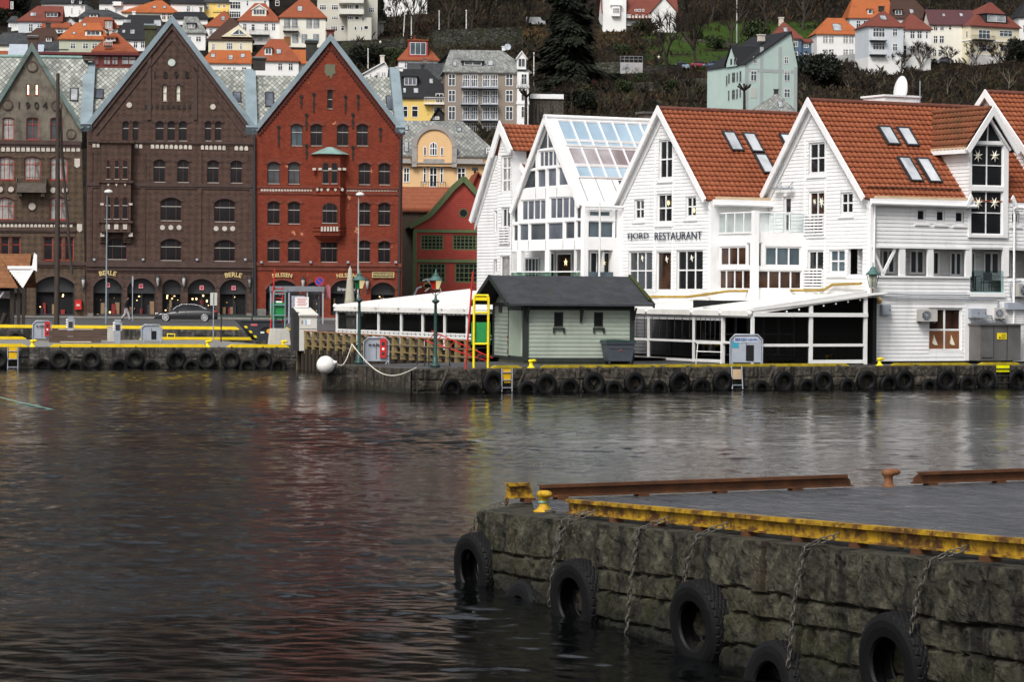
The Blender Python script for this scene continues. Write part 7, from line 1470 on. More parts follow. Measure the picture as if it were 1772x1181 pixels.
mb = MB(); u0,z0 = kf.uz('N',60,650); mb.tube([(u0-.9,-.5,.1),(u0-.2,-.5,.25),(u0,-.5,.9)],.18,8); KB.part(mb,'knee_timber',dark_timber)
# parasol, bus shelter, road sign, awning
F = sp(605,561); root = thing('folded_parasol','tall folded pale beige parasol before the Broderier shop','parasol',F); mb = MB(); mb.lathe([(.03,4.35),(.13,4.2),(.24,3.3),(.36,2.0),(.48,1.0),(.40,.95),(.02,1.0)],10); mb.build('canopy',mat('parasol_beige',(.36,.34,.27),.85,.15,5),root); MB().tube([(0,0,0),(0,0,4.45)],.04,6).build('pole',galv,root)
F = sp(527,560); root = thing('bus_shelter','grey glass bus shelter in front of the NILSSEN arches','bus shelter',F); mb = MB(); mb.box(-2.7,1.5,-.2,1.4,2.45,2.85); mb.build('roof',mat('shelter_roof',(.16,.17,.19),.5),root); mb = MB()
for x in (-2.6,-1.2,.2,1.4): mb.box(x-.05,x+.05,-.1,0,0,2.45)
mb.build('posts',galv,root); MB().box(-2.55,1.35,.0,.02,.3,2.3).build('glass',clear_glass('shelter_glass',(.75,.8,.85),.12),root); mb = MB(); mb.box(-1.1,.1,-.06,-.03,.5,2.2,0); mb.box(-1.0,.0,-.07,-.06,1.2,2.1,1); mb.box(-2.2,-1.7,-.06,-.03,1.0,1.7,2); mb.build('posters',[dark_iron,mat('poster_snow',(.3,.3,.36),.5,.5,3),white_trim],root)
F = sp(552,560); root = thing('road_sign','round blue no-parking sign with red rim above the bus shelter','sign',F); MB().tube([(0,0,0),(0,0,3.4)],.04,6).build('post',galv,root); mb = MB(); mb.prism(circ(0,3.25,.34,20),-.06,-.04,0); mb.wall(circ(0,3.25,.36,20),[circ(0,3.25,.29,20)],.0,1,-.07); mb.bar((-.2,-.07,3.45),(.2,-.07,3.05),.06,.02,1,(0,1,0)); mb.build('sign_plate',[mat('sign_blue',(.02,.05,.30)),red_paint],root)
F = sp(566,560); u_ = 0; mb = MB(); mb.prism([(-.24,1.9),(.24,1.9),(.24,2.8),(.1,3.0),(-.1,2.95),(-.24,2.7)],0,.1); tag(mb.build('pink_panel',mat('pink_panel',(.35,.12,.13),.6,.4,4),None,F),'dusky pink shaped panel on the wall beside the shelter','panel')
# waterline rope at left
pr0 = G(-5,692,0); pr1 = G(97,710,0); mb = MB(); mb.tube([pr0+Vector((0,0,.12)),pr0.lerp(pr1,.3)+Vector((0,0,.06)),pr0.lerp(pr1,.6)+Vector((0,0,.03)),pr1+Vector((0,0,-.02))],.02,6); tag(mb.build('mooring_rope',teal,None,None),'thin turquoise rope trailing on the water at the left edge','rope')
# ------------------------------------------------------------------ the houses on the hillside
W_ = lambda n_, c_, v_=.05: mat('render_'+n_, c_, .7, v_, .4, dirt=.12)
hw_white = W_('white',(.70,.70,.69)); hw_cream = W_('cream',(.66,.60,.44)); hw_ivory = W_('ivory',(.68,.66,.58)); hw_yellow = W_('yellow',(.70,.50,.15)); hw_mint = W_('mint',(.42,.53,.50)); hw_blue = W_('blue',(.075,.12,.18)); hw_pale = W_('pale_blue',(.52,.56,.60)); hw_grey = W_('taupe',(.24,.20,.165)); hw_peach = W_('peach',(.66,.43,.22)); hw_red = W_('barn_red',(.22,.025,.02)); hw_conc = W_('concrete',(.50,.49,.43)); hw_sage = W_('sage',(.42,.44,.34))
rf_orange = rooftile('roof_orange',(.35,.10,.032),.3); rf_red = rooftile('roof_red',(.25,.068,.03),.3); rf_maroon = rooftile('roof_maroon',(.16,.045,.032),.25); rf_brown = rooftile('roof_brown',(.055,.028,.02),.25); rf_black = rooftile('roof_black',(.017,.018,.021),.25); rf_plum = rooftile('roof_plum',(.085,.035,.04),.2); rf_dslate = slatemat('roof_dark_slate',(.035,.04,.045),(.06,.065,.07),.5,(.015,.015,.015))
chim = mat('chimney_render',(.16,.13,.11),.85,.3,2); pale_stack = mat('pale_stack',(.50,.46,.40),.8,.15,2)
HH = {}
def hhouse(label, z, x0, x1, ye, yt, yb, roof, wallm, roofm, wins=(), yaw=4, d=9, rx=None, chims=(), sky=(), Y=None, yb2=None, name='hillside_house', group='houses on the hillside', over=.4, casm=None, rv=.5):
    X0, Yb = zp(z, x0, yb); X1, _b = zp(z, x1, yb)
    pt = on_hill((X0+X1)/2, Yb) if Y is None else None; Y = Y or pt.y; o = P(X0, Yb, Y); F = Fr(o, yaw); B = Bld(name, label, 'house', F, group)
    w_ = F.uz(z, x1, yb)[0]; ze = F.uz(z, (x0+x1)/2, ye)[1]; zr = F.uz(z, (rx[0]+rx[1])/2 if rx else (x0+x1)/2, yt, d*rv)[1]; B.w, B.ze, B.zr, B.d = w_, ze, zr, d
    r0, r1 = [F.uz(z, x, yt, d*rv)[0] for x in (rx or (x0,x1))]; o_ = over; mb = MB(); low = -5
    if roof == 'gable':
        ra = (r0+r1)/2; mb.prism([(0,low),(w_,low),(w_,ze),(ra,zr-.1),(0,ze)],0,d)
    elif roof == 'side':
        mb.box(0,w_,0,d,low,ze)
        for u in (0,w_): mb.add([(u,0,ze),(u,d,ze),(u,d*rv,zr-.12)],[(0,1,2)])
    else: mb.box(0,w_,0,d,low,ze)
    B.part(mb,'wall',wallm); rb = MB(); zl = ze-.12
    A_,B_,C_,D_ = (-o_,-o_,zl),(w_+o_,-o_,zl),(w_+o_,d+o_,zl),(-o_,d+o_,zl)
    if roof == 'gable':
        ra = (r0+r1)/2; dl = (zr-ze)/max(.5,ra)*o_; dr = (zr-ze)/max(.5,w_-ra)*o_
        for s_, du, dz in ((-o_,0,dl),(w_+o_,w_,dr)):
            rb.add([(s_,-o_,ze-dz),(s_,d+o_,ze-dz),(ra,d+o_,zr),(ra,-o_,zr),(s_,-o_,ze-dz-.18),(ra,-o_,zr-.22)],[(0,1,2,3),(0,3,5,4)])
        B.front = None
    elif roof == 'flat': rb.box(-o_,w_+o_,-o_,d+o_,ze,ze+.25)
    elif roof == 'side':
        rb.quad([A_,B_,(w_+o_,d*rv,zr),(-o_,d*rv,zr)]); rb.quad([D_,C_,(w_+o_,d*rv,zr),(-o_,d*rv,zr)]); rb.box(-o_,w_+o_,-o_,-o_+.08,zl-.2,zl)
    else:
        R0, R1 = (r0,d*rv,zr),(r1,d*rv,zr); rb.quad([A_,B_,R1,R0]); rb.quad([D_,C_,R1,R0]); rb.quad([A_,D_,R0]); rb.quad([B_,C_,R1]); rb.quad([A_,B_,C_,D_]); rb.box(-o_,w_+o_,-o_,-o_+.08,zl-.2,zl)
    B.roof = B.part(rb,'roof',roofm); B.plane = (A_,B_,(r0,d*rv,zr)); B.z = z
    if roof in ('hip','side') : cm = MB(); cm.box(-.08,w_+.08,-.1,-.0,ze-.45,ze-.2); B.part(cm,'cornice',cream_trim if wallm not in (hw_white,hw_pale) else white_trim)
    for cs, rs, cl, gm_ in wins:
        for ya,yb_ in rs:
            for xa,xb in cs: B.win(z,xa,ya,xb,yb_,cols=cl,rows=(.62,),ft=.1,mt=.09,fm=casm or white_trim,gm=gm_ or g_mid,v=-.06,hole=False,sill=.0,dp=.06)
    for c_ in chims: chimney(B,z,*c_[:4],d*.5 if len(c_)<6 else c_[5],c_[4],None,.8,parent=B.roof)
    for s_ in sky: skylight(B,z,*s_,*B.plane,B.roof,gm=g_pale,lift=.05,ft=.08)
    return B
def dormer(B, x0, y0, x1, y1, roofm, wallm, wins=1, kind='flat', v=None, depth=3.0, gm=None, z=None):
    z = z or B.z; F = B.F; m = B.F.hit(z,(x0+x1)/2,y1,*B.plane); v = m.y if v is None else v
    u0,zt = F.uz(z,x0,y0,v); u1,zb = F.uz(z,x1,y1,v); mb = MB(); h = zt-zb
    if kind == 'flat': mb.box(u0,u1,v,v+depth,zb,zt-.12)
    else: zs = zb+h*.6; uc = (u0+u1)/2; mb.prism([(u0,zb),(u1,zb),(u1,zs),(uc,zt-.1),(u0,zs)],v,v+depth)
    o = B.part(mb,'dormer',wallm); rb = MB()
    if kind == 'flat': rb.box(u0-.2,u1+.2,v-.25,v+depth,zt-.12,zt+.05)
    else:
        for s_ in (u0-.25,u1+.25): rb.add([(s_,v-.25,zs-.15),(s_,v+depth,zs-.15),(uc,v+depth,zt),(uc,v-.25,zt),(s_,v-.25,zs-.32),(uc,v-.25,zt-.22)],[(0,1,2,3),(0,3,5,4)])
    B.part(rb,'dormer_roof',roofm,parent=o); ww = (u1-u0)*.82; zt2 = zb+h*(.86 if kind=='flat' else .58)
    B.winl((u0+u1)/2-ww/2,(u0+u1)/2+ww/2,zb+h*.12,zt2,0,wins,(),.08,.08,None,gm or g_mid,v-.05,0,0,False,dp=.06); return o
def balcony(B, x0, y0, x1, y1, z=None, m=None, out=1.1, bars=True, slab=None):
    z = z or B.z; u0,zt = B.F.uz(z,x0,y0,-out); u1,zb = B.F.uz(z,x1,y1,-out); mb = MB(); mb.box(u0,u1,-out,0,zb,zb+.2,1); mb.box(u0,u1,-out,-out+.05,zt-.06,zt,0)
    n_ = max(4,int((u1-u0)/.28))
    for i in range(n_+1): u = u0+(u1-u0)*i/n_; mb.box(u-.02,u+.02,-out,-out+.04,zb+.2,zt,0)
    for u in (u0,u1-.05): mb.box(u,u+.05,-out,0,zt-.06,zt,0)
    return B.part(mb,'balcony',[m or dark_iron, slab or dark_iron])
C = lambda *a: list(zip(a[::2],a[1::2]))
h = hhouse
# --- upper left, from the frame edge rightwards
b = h('dark red wooden house at the very top left corner','a',-200,155,-160,-300,320,'hip',hw_red,rf_dslate,[(C(178,228),C(20,150),1,g_curt)],yaw=2,rx=(-100,60))
b = h('white villa with black mansard roof and round bays at the top left','a',700,1445,40,-70,280,'hip',hw_white,rf_black,[(C(1205,1240),C(130,235),2,g_dark),(C(1338,1372,1000,1035),C(160,250),2,g_dark)],yaw=-4,rx=(780,1380)); dormer(b,1215,-40,1250,50,rf_black,hw_white); dormer(b,1350,-10,1385,60,rf_black,hw_white)
b = h('pale blue-white house under a maroon hipped roof with a sunken roof terrace','a',312,1040,345,95,545,'hip',hw_pale,rf_maroon,[(C(485,562),C(400,540),2,None),(C(630,716),C(400,470),2,None)],rx=(640,1085),sky=[(515,210,620,270)]); dormer(b,770,195,1000,295,rf_maroon,dark_iron,3)
b = h('little white house with a grey roof and four small windows, left of the maroon roof','a',140,312,352,270,525,'hip',hw_white,rf_dslate,[(C(172,196,214,236,250,274,288,308),C(395,450),1,g_dark)],rx=(200,290),d=6)
b = h('white house with an orange-red roof edge, between the maroon roof and the big orange hip','a',730,1165,455,372,570,'side',hw_white,rf_red,[(C(975,1080),C(485,555),2,None)],d=6)
b = h('small pale grey gable end between two red roofs','a',1112,1300,360,285,430,'gable',hw_pale,rf_brown,d=5,rx=(1200,1200))
b = h('grey slate roofed house with a tiny white dormer, behind the orange roofs','a',1345,2140,285,160,420,'hip',hw_white,rf_dslate,rx=(1480,1860)); dormer(b,1525,225,1665,290,rf_dslate,hw_white,2)
b = h('red-tiled house with a white-windowed red dormer right of the large orange roof','b',-260,430,455,285,560,'hip',hw_white,rf_red,rx=(-120,330)); dormer(b,212,335,345,500,rf_red,hw_red,4,gm=g_curt)
b = h('house with dark chocolate roof, black chimney and a small white dormer','a',345,1015,725,470,860,'hip',hw_ivory,rf_brown,rx=(625,925),chims=[(780,375,858,480,dark_iron)]); dormer(b,783,622,878,706,rf_brown,hw_white,2)
b = h('sage green house with bright orange hipped roof, snow guards and a wide dormer','a',1005,1830,650,380,900,'hip',hw_sage,rf_orange,[(C(1195,1290,1405,1505,1565,1660),C(725,830),2,None)],rx=(1290,1695),sky=[(1410,395,1470,440),(1235,540,1295,580)]); dormer(b,1452,508,1722,606,rf_orange,hw_white,3)
b = h('dark slate roofed house at the left frame edge behind the 1904 gable','a',-150,500,745,550,900,'hip',hw_ivory,rf_dslate,rx=(60,420),chims=[(130,450,185,600,dark_iron)])
b = h('low slate blue roof just above the roof terrace pavilion','a',635,1140,825,705,900,'side',hw_white,rf_dslate,d=7)
b = h('house with pale metal lean-to roof behind the apex chimney of the 1904 gable','a',165,700,950,750,1050,'side',hw_white,mat('pale_metal_roof',(.33,.37,.43),.5,.1,1),d=6)
b = h('brownish orange roof corner at the left edge, behind the slate ridge','a',-150,160,948,860,1050,'side',hw_white,rf_red,d=5)
# roof terrace pavilion
b = h('red-framed glass roof-terrace pavilion behind the slate ridge','b',-920,870,935,858,1140,'flat',mat('terrace_red',(.12,.025,.02),.5),mat('terrace_roof',(.11,.022,.025),.5),[(C(-790,-540,-510,-260,-230,10,40,110,180,310,320,440,485,745),C(945,1105),2,g_pale)],d=6,Y=285,casm=mat('terrace_red',(.12,.025,.02)),group=None,name='roof_pavilion')
for x in (140,505): p_ = b.F.pt(b.F.uz('b',x,1100,-1.6)[0],-1.6,b.F.uz('b',x,1105,-1.6)[1])
b = h('orange-tiled house with a white balcony dormer just left of the brown gable','b',40,720,852,555,1050,'hip',hw_white,rf_red,rx=(330,430),chims=[(285,490,340,600,pale_stack)],Y=330); dormer(b,222,620,390,700,rf_red,hw_white,2,v=1.2); balcony(b,195,700,335,800,m=white_trim,out=.3)
b = h('white house with big black mansard roof and roof lights behind the brown gable','b',380,1260,662,250,880,'hip',hw_white,rf_black,[(C(697,766,818,888),C(700,815),2,g_dark)],rx=(615,1150),chims=[(680,180,730,290,white_trim),(695,295,765,390,chim)],sky=[(640,500,722,575),(505,505,560,560),(530,330,658,386),(1040,335,1172,442)])
b = h('broad orange hipped roof house at the top, above the brown gable','b',510,1450,195,0,360,'hip',hw_ivory,rf_orange,[(C(1180,1250,1270,1345),C(225,330),2,g_warm)],rx=(1080,1190),sky=[(1020,98,1085,140),(1195,95,1262,138)])
b = h('long white villa with two rounded balconies at the top, left of the broad orange roof','b',115,1010,40,-60,275,'hip',hw_white,rf_black,[(C(208,265,386,420,480,505,610,665),C(130,215),2,g_dark)],rx=(200,900))
mb = MB(); u0,z0 = b.F.uz('b',335,95); u1,z1 = b.F.uz('b',528,30); vprism(mb,[(u0,0),(u0+.5,-1.0),(u1-.5,-1.0),(u1,0)],z0,z1); b.part(mb,'bay_balcony',white_trim)
b = h('white house with bay windows at the top, right of the broad orange roof','b',1330,1900,40,-70,300,'hip',hw_white,rf_black,[(C(1600,1665,1690,1720),C(95,190),2,g_mid)],rx=(1400,1850))
b = h('white house under a grey slate mansard with curved dormers, left of the yellow villa','c',-130,250,540,280,860,'hip',hw_white,rf_dslate if False else slate_hill,[(C(85,178,-60,10),C(610,705),2,g_mid)],rx=(-110,110)); dormer(b,-60,385,85,490,rf_black,dark_iron,2,gm=g_curt)
b = h('black-roofed house behind the grey mansard, with a white chimney','b',1370,1960,300,195,420,'hip',hw_white,rf_black,rx=(1400,1900),chims=[(1470,185,1548,290,white_trim),(1965-140,110,1965-95,210,chim)])
b = h('warm yellow villa with white windows near the top','c',168,655,20,-70,300,'hip',hw_yellow,rf_dslate,[(C(252,312),C(55,155),2,None),(C(452,502,545,592),C(36,130),2,None)],rx=(250,600)); 
mb = MB(); u0,z0 = b.F.uz('c',385,205); u1,z1 = b.F.uz('c',640,165); mb.box(u0,u1,-1.2,0,z0,z1); mb.box(u0+.2,u1-.2,-1.0,0,z0-3,z0); b.part(mb,'bay',hw_yellow)
b = h('white modern house with large window walls right of the yellow villa','c',650,1330,-30,-90,310,'flat',hw_white,dark_iron,[(C(668,850),C(20,150),4,g_dark),(C(660,850),C(185,300),5,g_dark),(C(945,985,1240,1290,1440,1510),C(5,95),1,g_dark)])
b = h('small white house with steep orange roof left of the brown cream-gabled house','c',262,760,435,180,700,'hip',hw_white,rf_red,[(C(315,378,425,470),C(475,590),2,None)],rx=(560,590),chims=[(580,240,628,380,chim)],sky=[(515,275,582,350)])
b = h('cream house with dark brown roof and a triangular glazed cream gable','c',300,1045,660,300,900,'hip',hw_cream,rf_brown,[(C(605,716),C(725,838),3,g_mid),(C(838,872),C(725,838),1,g_mid),(C(360,412),C(735,850),2,None)],rx=(660,720)); m_ = b.F
uL,zL = m_.uz('c',520,620,-.6); uR,_z = m_.uz('c',1050,620,-.6); uA,zA = m_.uz('c',815,420,-.6); mb = MB(); mb.prism([(uL,zL),(uR,zL),(uA,zA)],-.6,4); b.part(mb,'glazed_gable',hw_cream); q = [m_.uz('c',x,y,-.7) for x,y in ((690,582),(940,582),(822,482))]; g_ = MB(); g_.wall(q,[],0,0,-.68); b.part(g_,'gable_glass',g_cold)
mb = MB(); ua_,za_ = m_.uz('c',822,482,-.7); ub_,zb_ = m_.uz('c',828,582,-.7); mb.bar((ua_,-.7,za_),(ub_,-.7,zb_),.15,.1); [mb.bar((q[i][0],-.7,q[i][1]),(q[(i+1)%3][0],-.7,q[(i+1)%3][1]),.15,.12) for i in range(3)]; b.part(mb,'gable_frame',white_trim)
b = h('white house with orange mansard, arched attic window and dark balcony','c',818,1512,340,48,760,'hip',hw_white,rf_red,[(C(888,956,1252,1322,1378,1446),C(392,522),2,g_mid),(C(1030,1096),C(400,525),1,g_mid),(C(1145,1225),C(635,700),2,g_curt)],rx=(1092,1265)); dormer(b,1045,62,1288,270,white_trim,hw_ivory,4,'gable'); balcony(b,998,500,1342,600,out=1.3)
b = h('long low house with orange roof and three skylights right of the brown gable','c',190,1030,1055,850,1300,'hip',hw_white,rf_orange,[(C(545,600,620,690,715,770,865,950),C(1135,1250),2,g_dark)],rx=(360,1020),sky=[(340,910,420,975),(640,938,722,1015),(845,915,925,980)],chims=[(355,1008,435,1110,chim,1.0)])
b = h('white house with brick-orange hipped roof, two skylights and a white balcony dormer','d',-250,216,612,395,800,'hip',hw_white,rf_red,[(C(5,52,112,160),C(640,720),2,g_dark),(C(-215,-170),C(625,695),1,g_mid)],rx=(-70,62),sky=[(-12,500,40,550)],d=10); dormer(b,-130,480,-55,560,rf_red,hw_white,2)
b = h('white house with orange pyramid roof, blue curtained windows and a small balcony','d',22,490,168,-10,485,'hip',hw_ivory,rf_red,[(C(68,132,148,208,296,356,368,430),C(185,285),1,g_curt),(C(152,216,246,306,364,426),C(345,437),1,g_curt)],rx=(225,320),sky=[(203,62,256,112)],casm=mat('blue_grey_frame',(.30,.35,.40),.5)); balcony(b,58,265,218,320,out=1.0); MB().box(*[b.F.uz('d',65,465)[0],b.F.uz('d',135,465)[0]],-.06,.02,b.F.uz('d',65,465)[1],b.F.uz('d',65,370)[1]).build('door',mat('oak_door',(.20,.09,.03),.6),b.root,b.F)
b = h('small orange roof with white gable tucked behind the sooty chimney of the red gable','d',170,330,640,505,780,'side',hw_white,rf_orange,d=5)
b = h('concrete grey stepped apartment block with ribbon windows at the top centre','d',405,890,-60,-80,420,'flat',hw_conc,hw_conc,[(C(430,500,552,622),C(45,100),3,g_dark),(C(552,622),C(162,196),3,g_dark),(C(545,615),C(262,318),3,g_dark),(C(648,684),C(258,312),1,g_dark),(C(490,510),C(275,325),1,g_dark)],d=14,group='apartment blocks on the hillside',name='apartment_block')
mb = MB(); u0,z0 = b.F.uz('d',715,420); u1,z1 = b.F.uz('d',960,190); mb.box(b.F.uz('d',720,0)[0],b.F.uz('d',880,0)[0],-3,0,b.F.uz('d',720,190)[1],b.F.uz('d',720,-60)[1]); mb.box(u0,u1,-3.2,0,-4,z1); b.part(mb,'front_wing',hw_conc)
mb = MB()
for y0,y1 in ((92,142),(-5,28)): u0,z0 = b.F.uz('d',632,y1,-3.5); u1,z1 = b.F.uz('d',882,y0,-3.5); mb.box(u0,u1,-4.2,0,z0,z1); 
b.part(mb,'balcony_parapet',W_('pale_concrete',(.60,.59,.54)))
for cs,rs in ((C(716,775,790,835),C(42,92)),(C(716,775,790,835),C(160,202)),(C(862,888),C(168,215)),(C(785,810,850,870),C(265,308)),(C(884,930),C(258,300))):
    for xa,xb in cs: b.win('d',xa,rs[0][0],xb,rs[0][1],cols=3 if xb-xa>50 else 1,rows=(),ft=.1,mt=.1,gm=g_dark,v=-3.27,hole=False,dp=.06)
b = h('pale grey concrete wing with a terrace right of the stepped block','d',880,1022,-60,-80,400,'flat',hw_conc,hw_conc,[(C(932,992),C(70,125),3,g_mid),(C(948,975),C(185,228),2,g_mid)],d=10,group='apartment blocks on the hillside',name='apartment_block')
b = h('bare grey concrete garage box above the retaining wall','d',958,1085,230,225,375,'flat',concrete,concrete,d=6,name='garage',group=None)
b = h('white stepped building high up behind the bare trees at the top','d',1028,1530,-40,-60,155,'flat',hw_white,hw_white,[(C(1035,1072,1125,1165,1190,1225,1280,1315),C(-20,15),2,g_dark),(C(1130,1165,1195,1212),C(62,112),1,g_dark)],d=10,group='apartment blocks on the hillside',name='apartment_block'); 
mb = MB(); u0,z0 = b.F.uz('d',1120,165); u1,z1 = b.F.uz('d',1290,120); mb.box(u0,u1,-2,0,-3,z1); b.part(mb,'terrace_wall',hw_white)
b = h('white cottage with orange tent roof and one broad shed dormer window','d',1240,1640,605,400,740,'hip',hw_white,rf_red,[(C(1298,1342),C(628,692),2,None),(C(1360,1412,1550,1600),C(625,660),2,None)],rx=(1400,1480),chims=[(1390,362,1416,420,mat('red_stack',(.12,.035,.025)))],d=10); dormer(b,1338,405,1536,580,rf_orange,mat('dormer_red',(.30,.05,.04),.6),3,depth=4,gm=g_cold)
b = h('plain white gabled outbuilding below the green hedge','d',882,1166,745,640,840,'gable',hw_white,white_trim,[(C(1010,1050,1062,1110),C(735,785),2,g_curt),(C(940,962),C(752,790),1,g_dark)],rx=(1088,1088),d=8,chims=[(1052,555,1092,640,pale_stack)])
b = h('golden yellow town house with black roof, roof lights and a white balcony','e',-60,800,795,435,1180,'hip',hw_yellow,rf_black,[(C(128,190,238,322),C(910,1055),1,g_dark),(C(545,645),C(750,870),2,g_dark),(C(520,640),C(920,1000),2,g_cold)],rx=(-60,440),sky=[(262,682,328,748),(462,562,515,625),(128,682,170,745)],chims=[(358,370,402,470,dark_iron)],d=11); balcony(b,402,795,655,890,m=white_trim,slab=white_trim); dormer(b,128,528,316,660,rf_black,dark_iron,3,gm=g_purple)
b = h('dark slate roof behind the black-roofed yellow house','e',215,670,560,360,720,'side',hw_ivory,rf_dslate,d=8,chims=[(385,292,432,370,chim)])
b = h('black gable roof peeking out left of the grey apartment house','e',565,760,360,215,520,'gable',rf_black,rf_black,rx=(720,720),d=8)
b = h('small house with steep black shingle gable and two little white windows, before the yellow house','e',470,750,1095,935,1200,'gable',mat('black_shingle',(.025,.022,.02),.8),rf_black,[(C(488,530,540,592),C(1045,1085),1,g_curt)],rx=(565,565),d=7,chims=[(325,880,382,1085,chim,1.0),(345,985,470,1090,chim,1.5)])
# grey apartment house
b = h('taupe grey four-storey apartment house with slate roof and stacked white balconies','e',662,1740,465,195,1250,'hip',hw_grey,slate_hill,[(C(708,798,1440,1534),C(495,655,705,860,915,1090),2,None),(C(892,982,996,1086,1146,1236,1248,1338),C(505,665,708,880,915,1085,1125,1250),3,None)],rx=(730,1400),d=12,sky=[(758,345,815,402),(1212,330,1280,395)],chims=[(1395,140,1440,200,white_trim)],group='apartment blocks on the hillside',name='apartment_block')
for x0,x1,y0,y1 in ((875,1345,595,685),(870,1088,800,892),(1122,1345,800,895),(870,1088,1010,1100),(1122,1345,1010,1100)): balcony(b,x0,y0,x1,y1,m=galv,slab=grey_box,out=1.5)
dormer(b,885,332,1155,398,rf_black,dark_iron,2); dormer(b,1590,200,1700,440,white_trim,white_trim,2,'gable',v=-.5,depth=4)
u0,z0 = b.F.uz('e',1585,1100,-1); u1,z1 = b.F.uz('e',1735,480,-1); mb = MB(); mb.box(u0,u1,-1.0,0,z0-3,z1)
for y in (660,870): zz = b.F.uz('e',1600,y,-1)[1]; mb.box(u0-.12,u1+.12,-1.12,0,zz-.25,zz+.25)
b.part(mb,'bay',white_trim)
for ya,yb_ in ((500,635),(705,845),(915,1060)): b.win('e',1638,ya,1712,yb_,cols=2,rows=(.62,),fm=white_trim,gm=g_mid,v=-1.06,hole=False,dp=.06)
mb = MB(); mb.box(b.w+.3,b.w+6.2,2,2.2,b.F.uz('e',1740,805)[1],b.F.uz('e',1740,745)[1]); 
b.part(mb,'side_terrace',white_trim); b.part(MB().box(b.w+.3,b.w+6.2,2.3,3,-8,b.F.uz('e',1740,800)[1]),'terrace_base',stone_far)
u_,z_ = b.F.uz('e',1465,160,6); mb = MB(); mb.lathe([(.05,-.15),(.55,.1),(.6,.15),(.5,.12)],14,0,M=T((u_,5.5,z_)) @ RX(80)); b.part(mb,'satellite_dish',galv,parent=b.roof)
# peach art-nouveau house
b = h('peach coloured house with slate mansard and a big round-topped gable','v',-60,605,275,68,640,'hip',hw_peach,slate_hill,[(C(28,68,362,414),C(355,450),2,g_dark),(C(150,172,255,277),C(355,455),1,g_dark),(C(190,238),C(355,480),2,g_dark),(C(543,605),C(235,292),4,g_dark),(C(543,565),C(360,440),1,g_dark)],rx=(-40,395),d=10,sky=[(358,110,390,138),(34,100,62,128),(32,200,62,262)],Y=345)
u0,zb_ = b.F.uz('v',92,270,-.5); u1,zt = b.F.uz('v',348,104,-.5); mb = MB(); zz = b.F.uz('v',92,640)[1]; mb.prism(arch(u0+.35,u1-.35,zb_-1.5,zt-.35,(u1-u0)*.45,16),-.5,3); g_o = b.part(mb,'round_gable',hw_peach)
mb = MB(); arch_strip(mb,u0+.35,u1-.35,zt-.35-(u1-u0)*.45,(u1-u0)*.45,.5,-.7,.2,0,16); 
for u_ in (u0-.2,u1-.35): mb.box(u_,u_+.6,-.65,0,zb_-1.6,zt-(u1-u0)*.45)
mb.box(b.F.uz('v',-60,325)[0],b.w,-.65,0,b.F.uz('v',100,333)[1],b.F.uz('v',100,325)[1]); stm = mat('stone_trim',(.30,.28,.27),.8,.15,2); 
for x0,x1 in ((152,278),(360,520),(20,72)): ua_,z1_ = b.F.uz('v',x0,305); ub_,z2_ = b.F.uz('v',x1,330); mb.box(ua_,ub_,-.6,0,z2_,z1_)
b.part(mb,'stone_dressing',stm)
b.win('v',190,200,240,285,rise=.45,cols=3,rows=(.55,),ft=.1,mt=.1,gm=g_dark,v=-.56,hole=False,dp=.06); b.win('v',153,228,172,285,cols=1,rows=(),gm=g_dark,v=-.56,hole=False,dp=.06); b.win('v',258,230,277,285,cols=1,rows=(),gm=g_dark,v=-.56,hole=False,dp=.06); balcony(b,138,445,290,490,out=.8); 
b2 = b; mb = MB(); ua_,z1_ = b.F.uz('v',470,358,-.2); mb.tube([(ua_,-1,z1_-1.3),(ua_,-1,z1_-.4)],.12,8); mb.box(ua_-.35,ua_+.35,-1.3,-.7,z1_-.4,z1_); b.part(mb,'flue',dark_iron)
# --- red wooden house and its tiled neighbour beside the brick row
RW = Fr(P(715,560,268),4); RB = Bld('wooden_gable_house','red boarded old wharf house with green trim and small-paned windows','house',RW)
grn = mat('moss_green_trim',(.095,.13,.055),.6,.15,3); redb = mat('falu_red',(.29,.042,.028),.7,.15,1.2,.1,20,dirt=.3); wn = dict(cols=6,rows=(.25,.5,.75),ft=.13,mt=.075,fm=grn,cas=.14,v=.06,gm=g_dark)
for x0,y0,x1,y1 in ((135,775,278,870),(333,775,484,870),(124,950,290,1072),(348,950,520,1072)): RB.win('v',x0,y0,x1,y1,**wn)
L_ = RW.uz('v',92,750); zb_ = -3; cur = [RW.uz('v',x,y) for x,y in ((95,725),(190,655),(265,570),(335,485),(402,425),(520,560),(620,700))]
boarded(RB,[(L_[0],zb_),(cur[-1][0],zb_)]+cur[::-1],redb,.12,.2)
mb = MB()
for (a,b_),(c_,d_) in zip([RW.uz('v',65,722)]+cur[1:],(cur[1:])): pass
pts = [RW.uz('v',65,725)]+cur[1:]
for (a,b_),(c_,d_) in zip(pts,pts[1:]): mb.bar((a,-.3,b_),(c_,-.3,d_),.1,.5,0); mb.bar((a,1,b_+.2),(c_,1,d_+.2),2.6,.08,0)
for y in (750,935): u0,z0 = RW.uz('v',90,y); mb.box(L_[0],cur[-1][0],-.12,0,z0-.14,z0+.14)
mb.box(L_[0]-.05,L_[0]+.3,-.1,0,zb_,L_[1]); RB.part(mb,'green_trim',grn); disc(RB,'v',401,640,23,g_dark,-.03,'round_window',grn)
mb = MB(); [mb.quad([(a,0,b_+.15),(c_,0,d_+.15),(c_,14,d_+.15),(a,14,b_+.15)]) for (a,b_),(c_,d_) in zip(pts,pts[1:])]; RB.part(mb,'roof',rf_red)
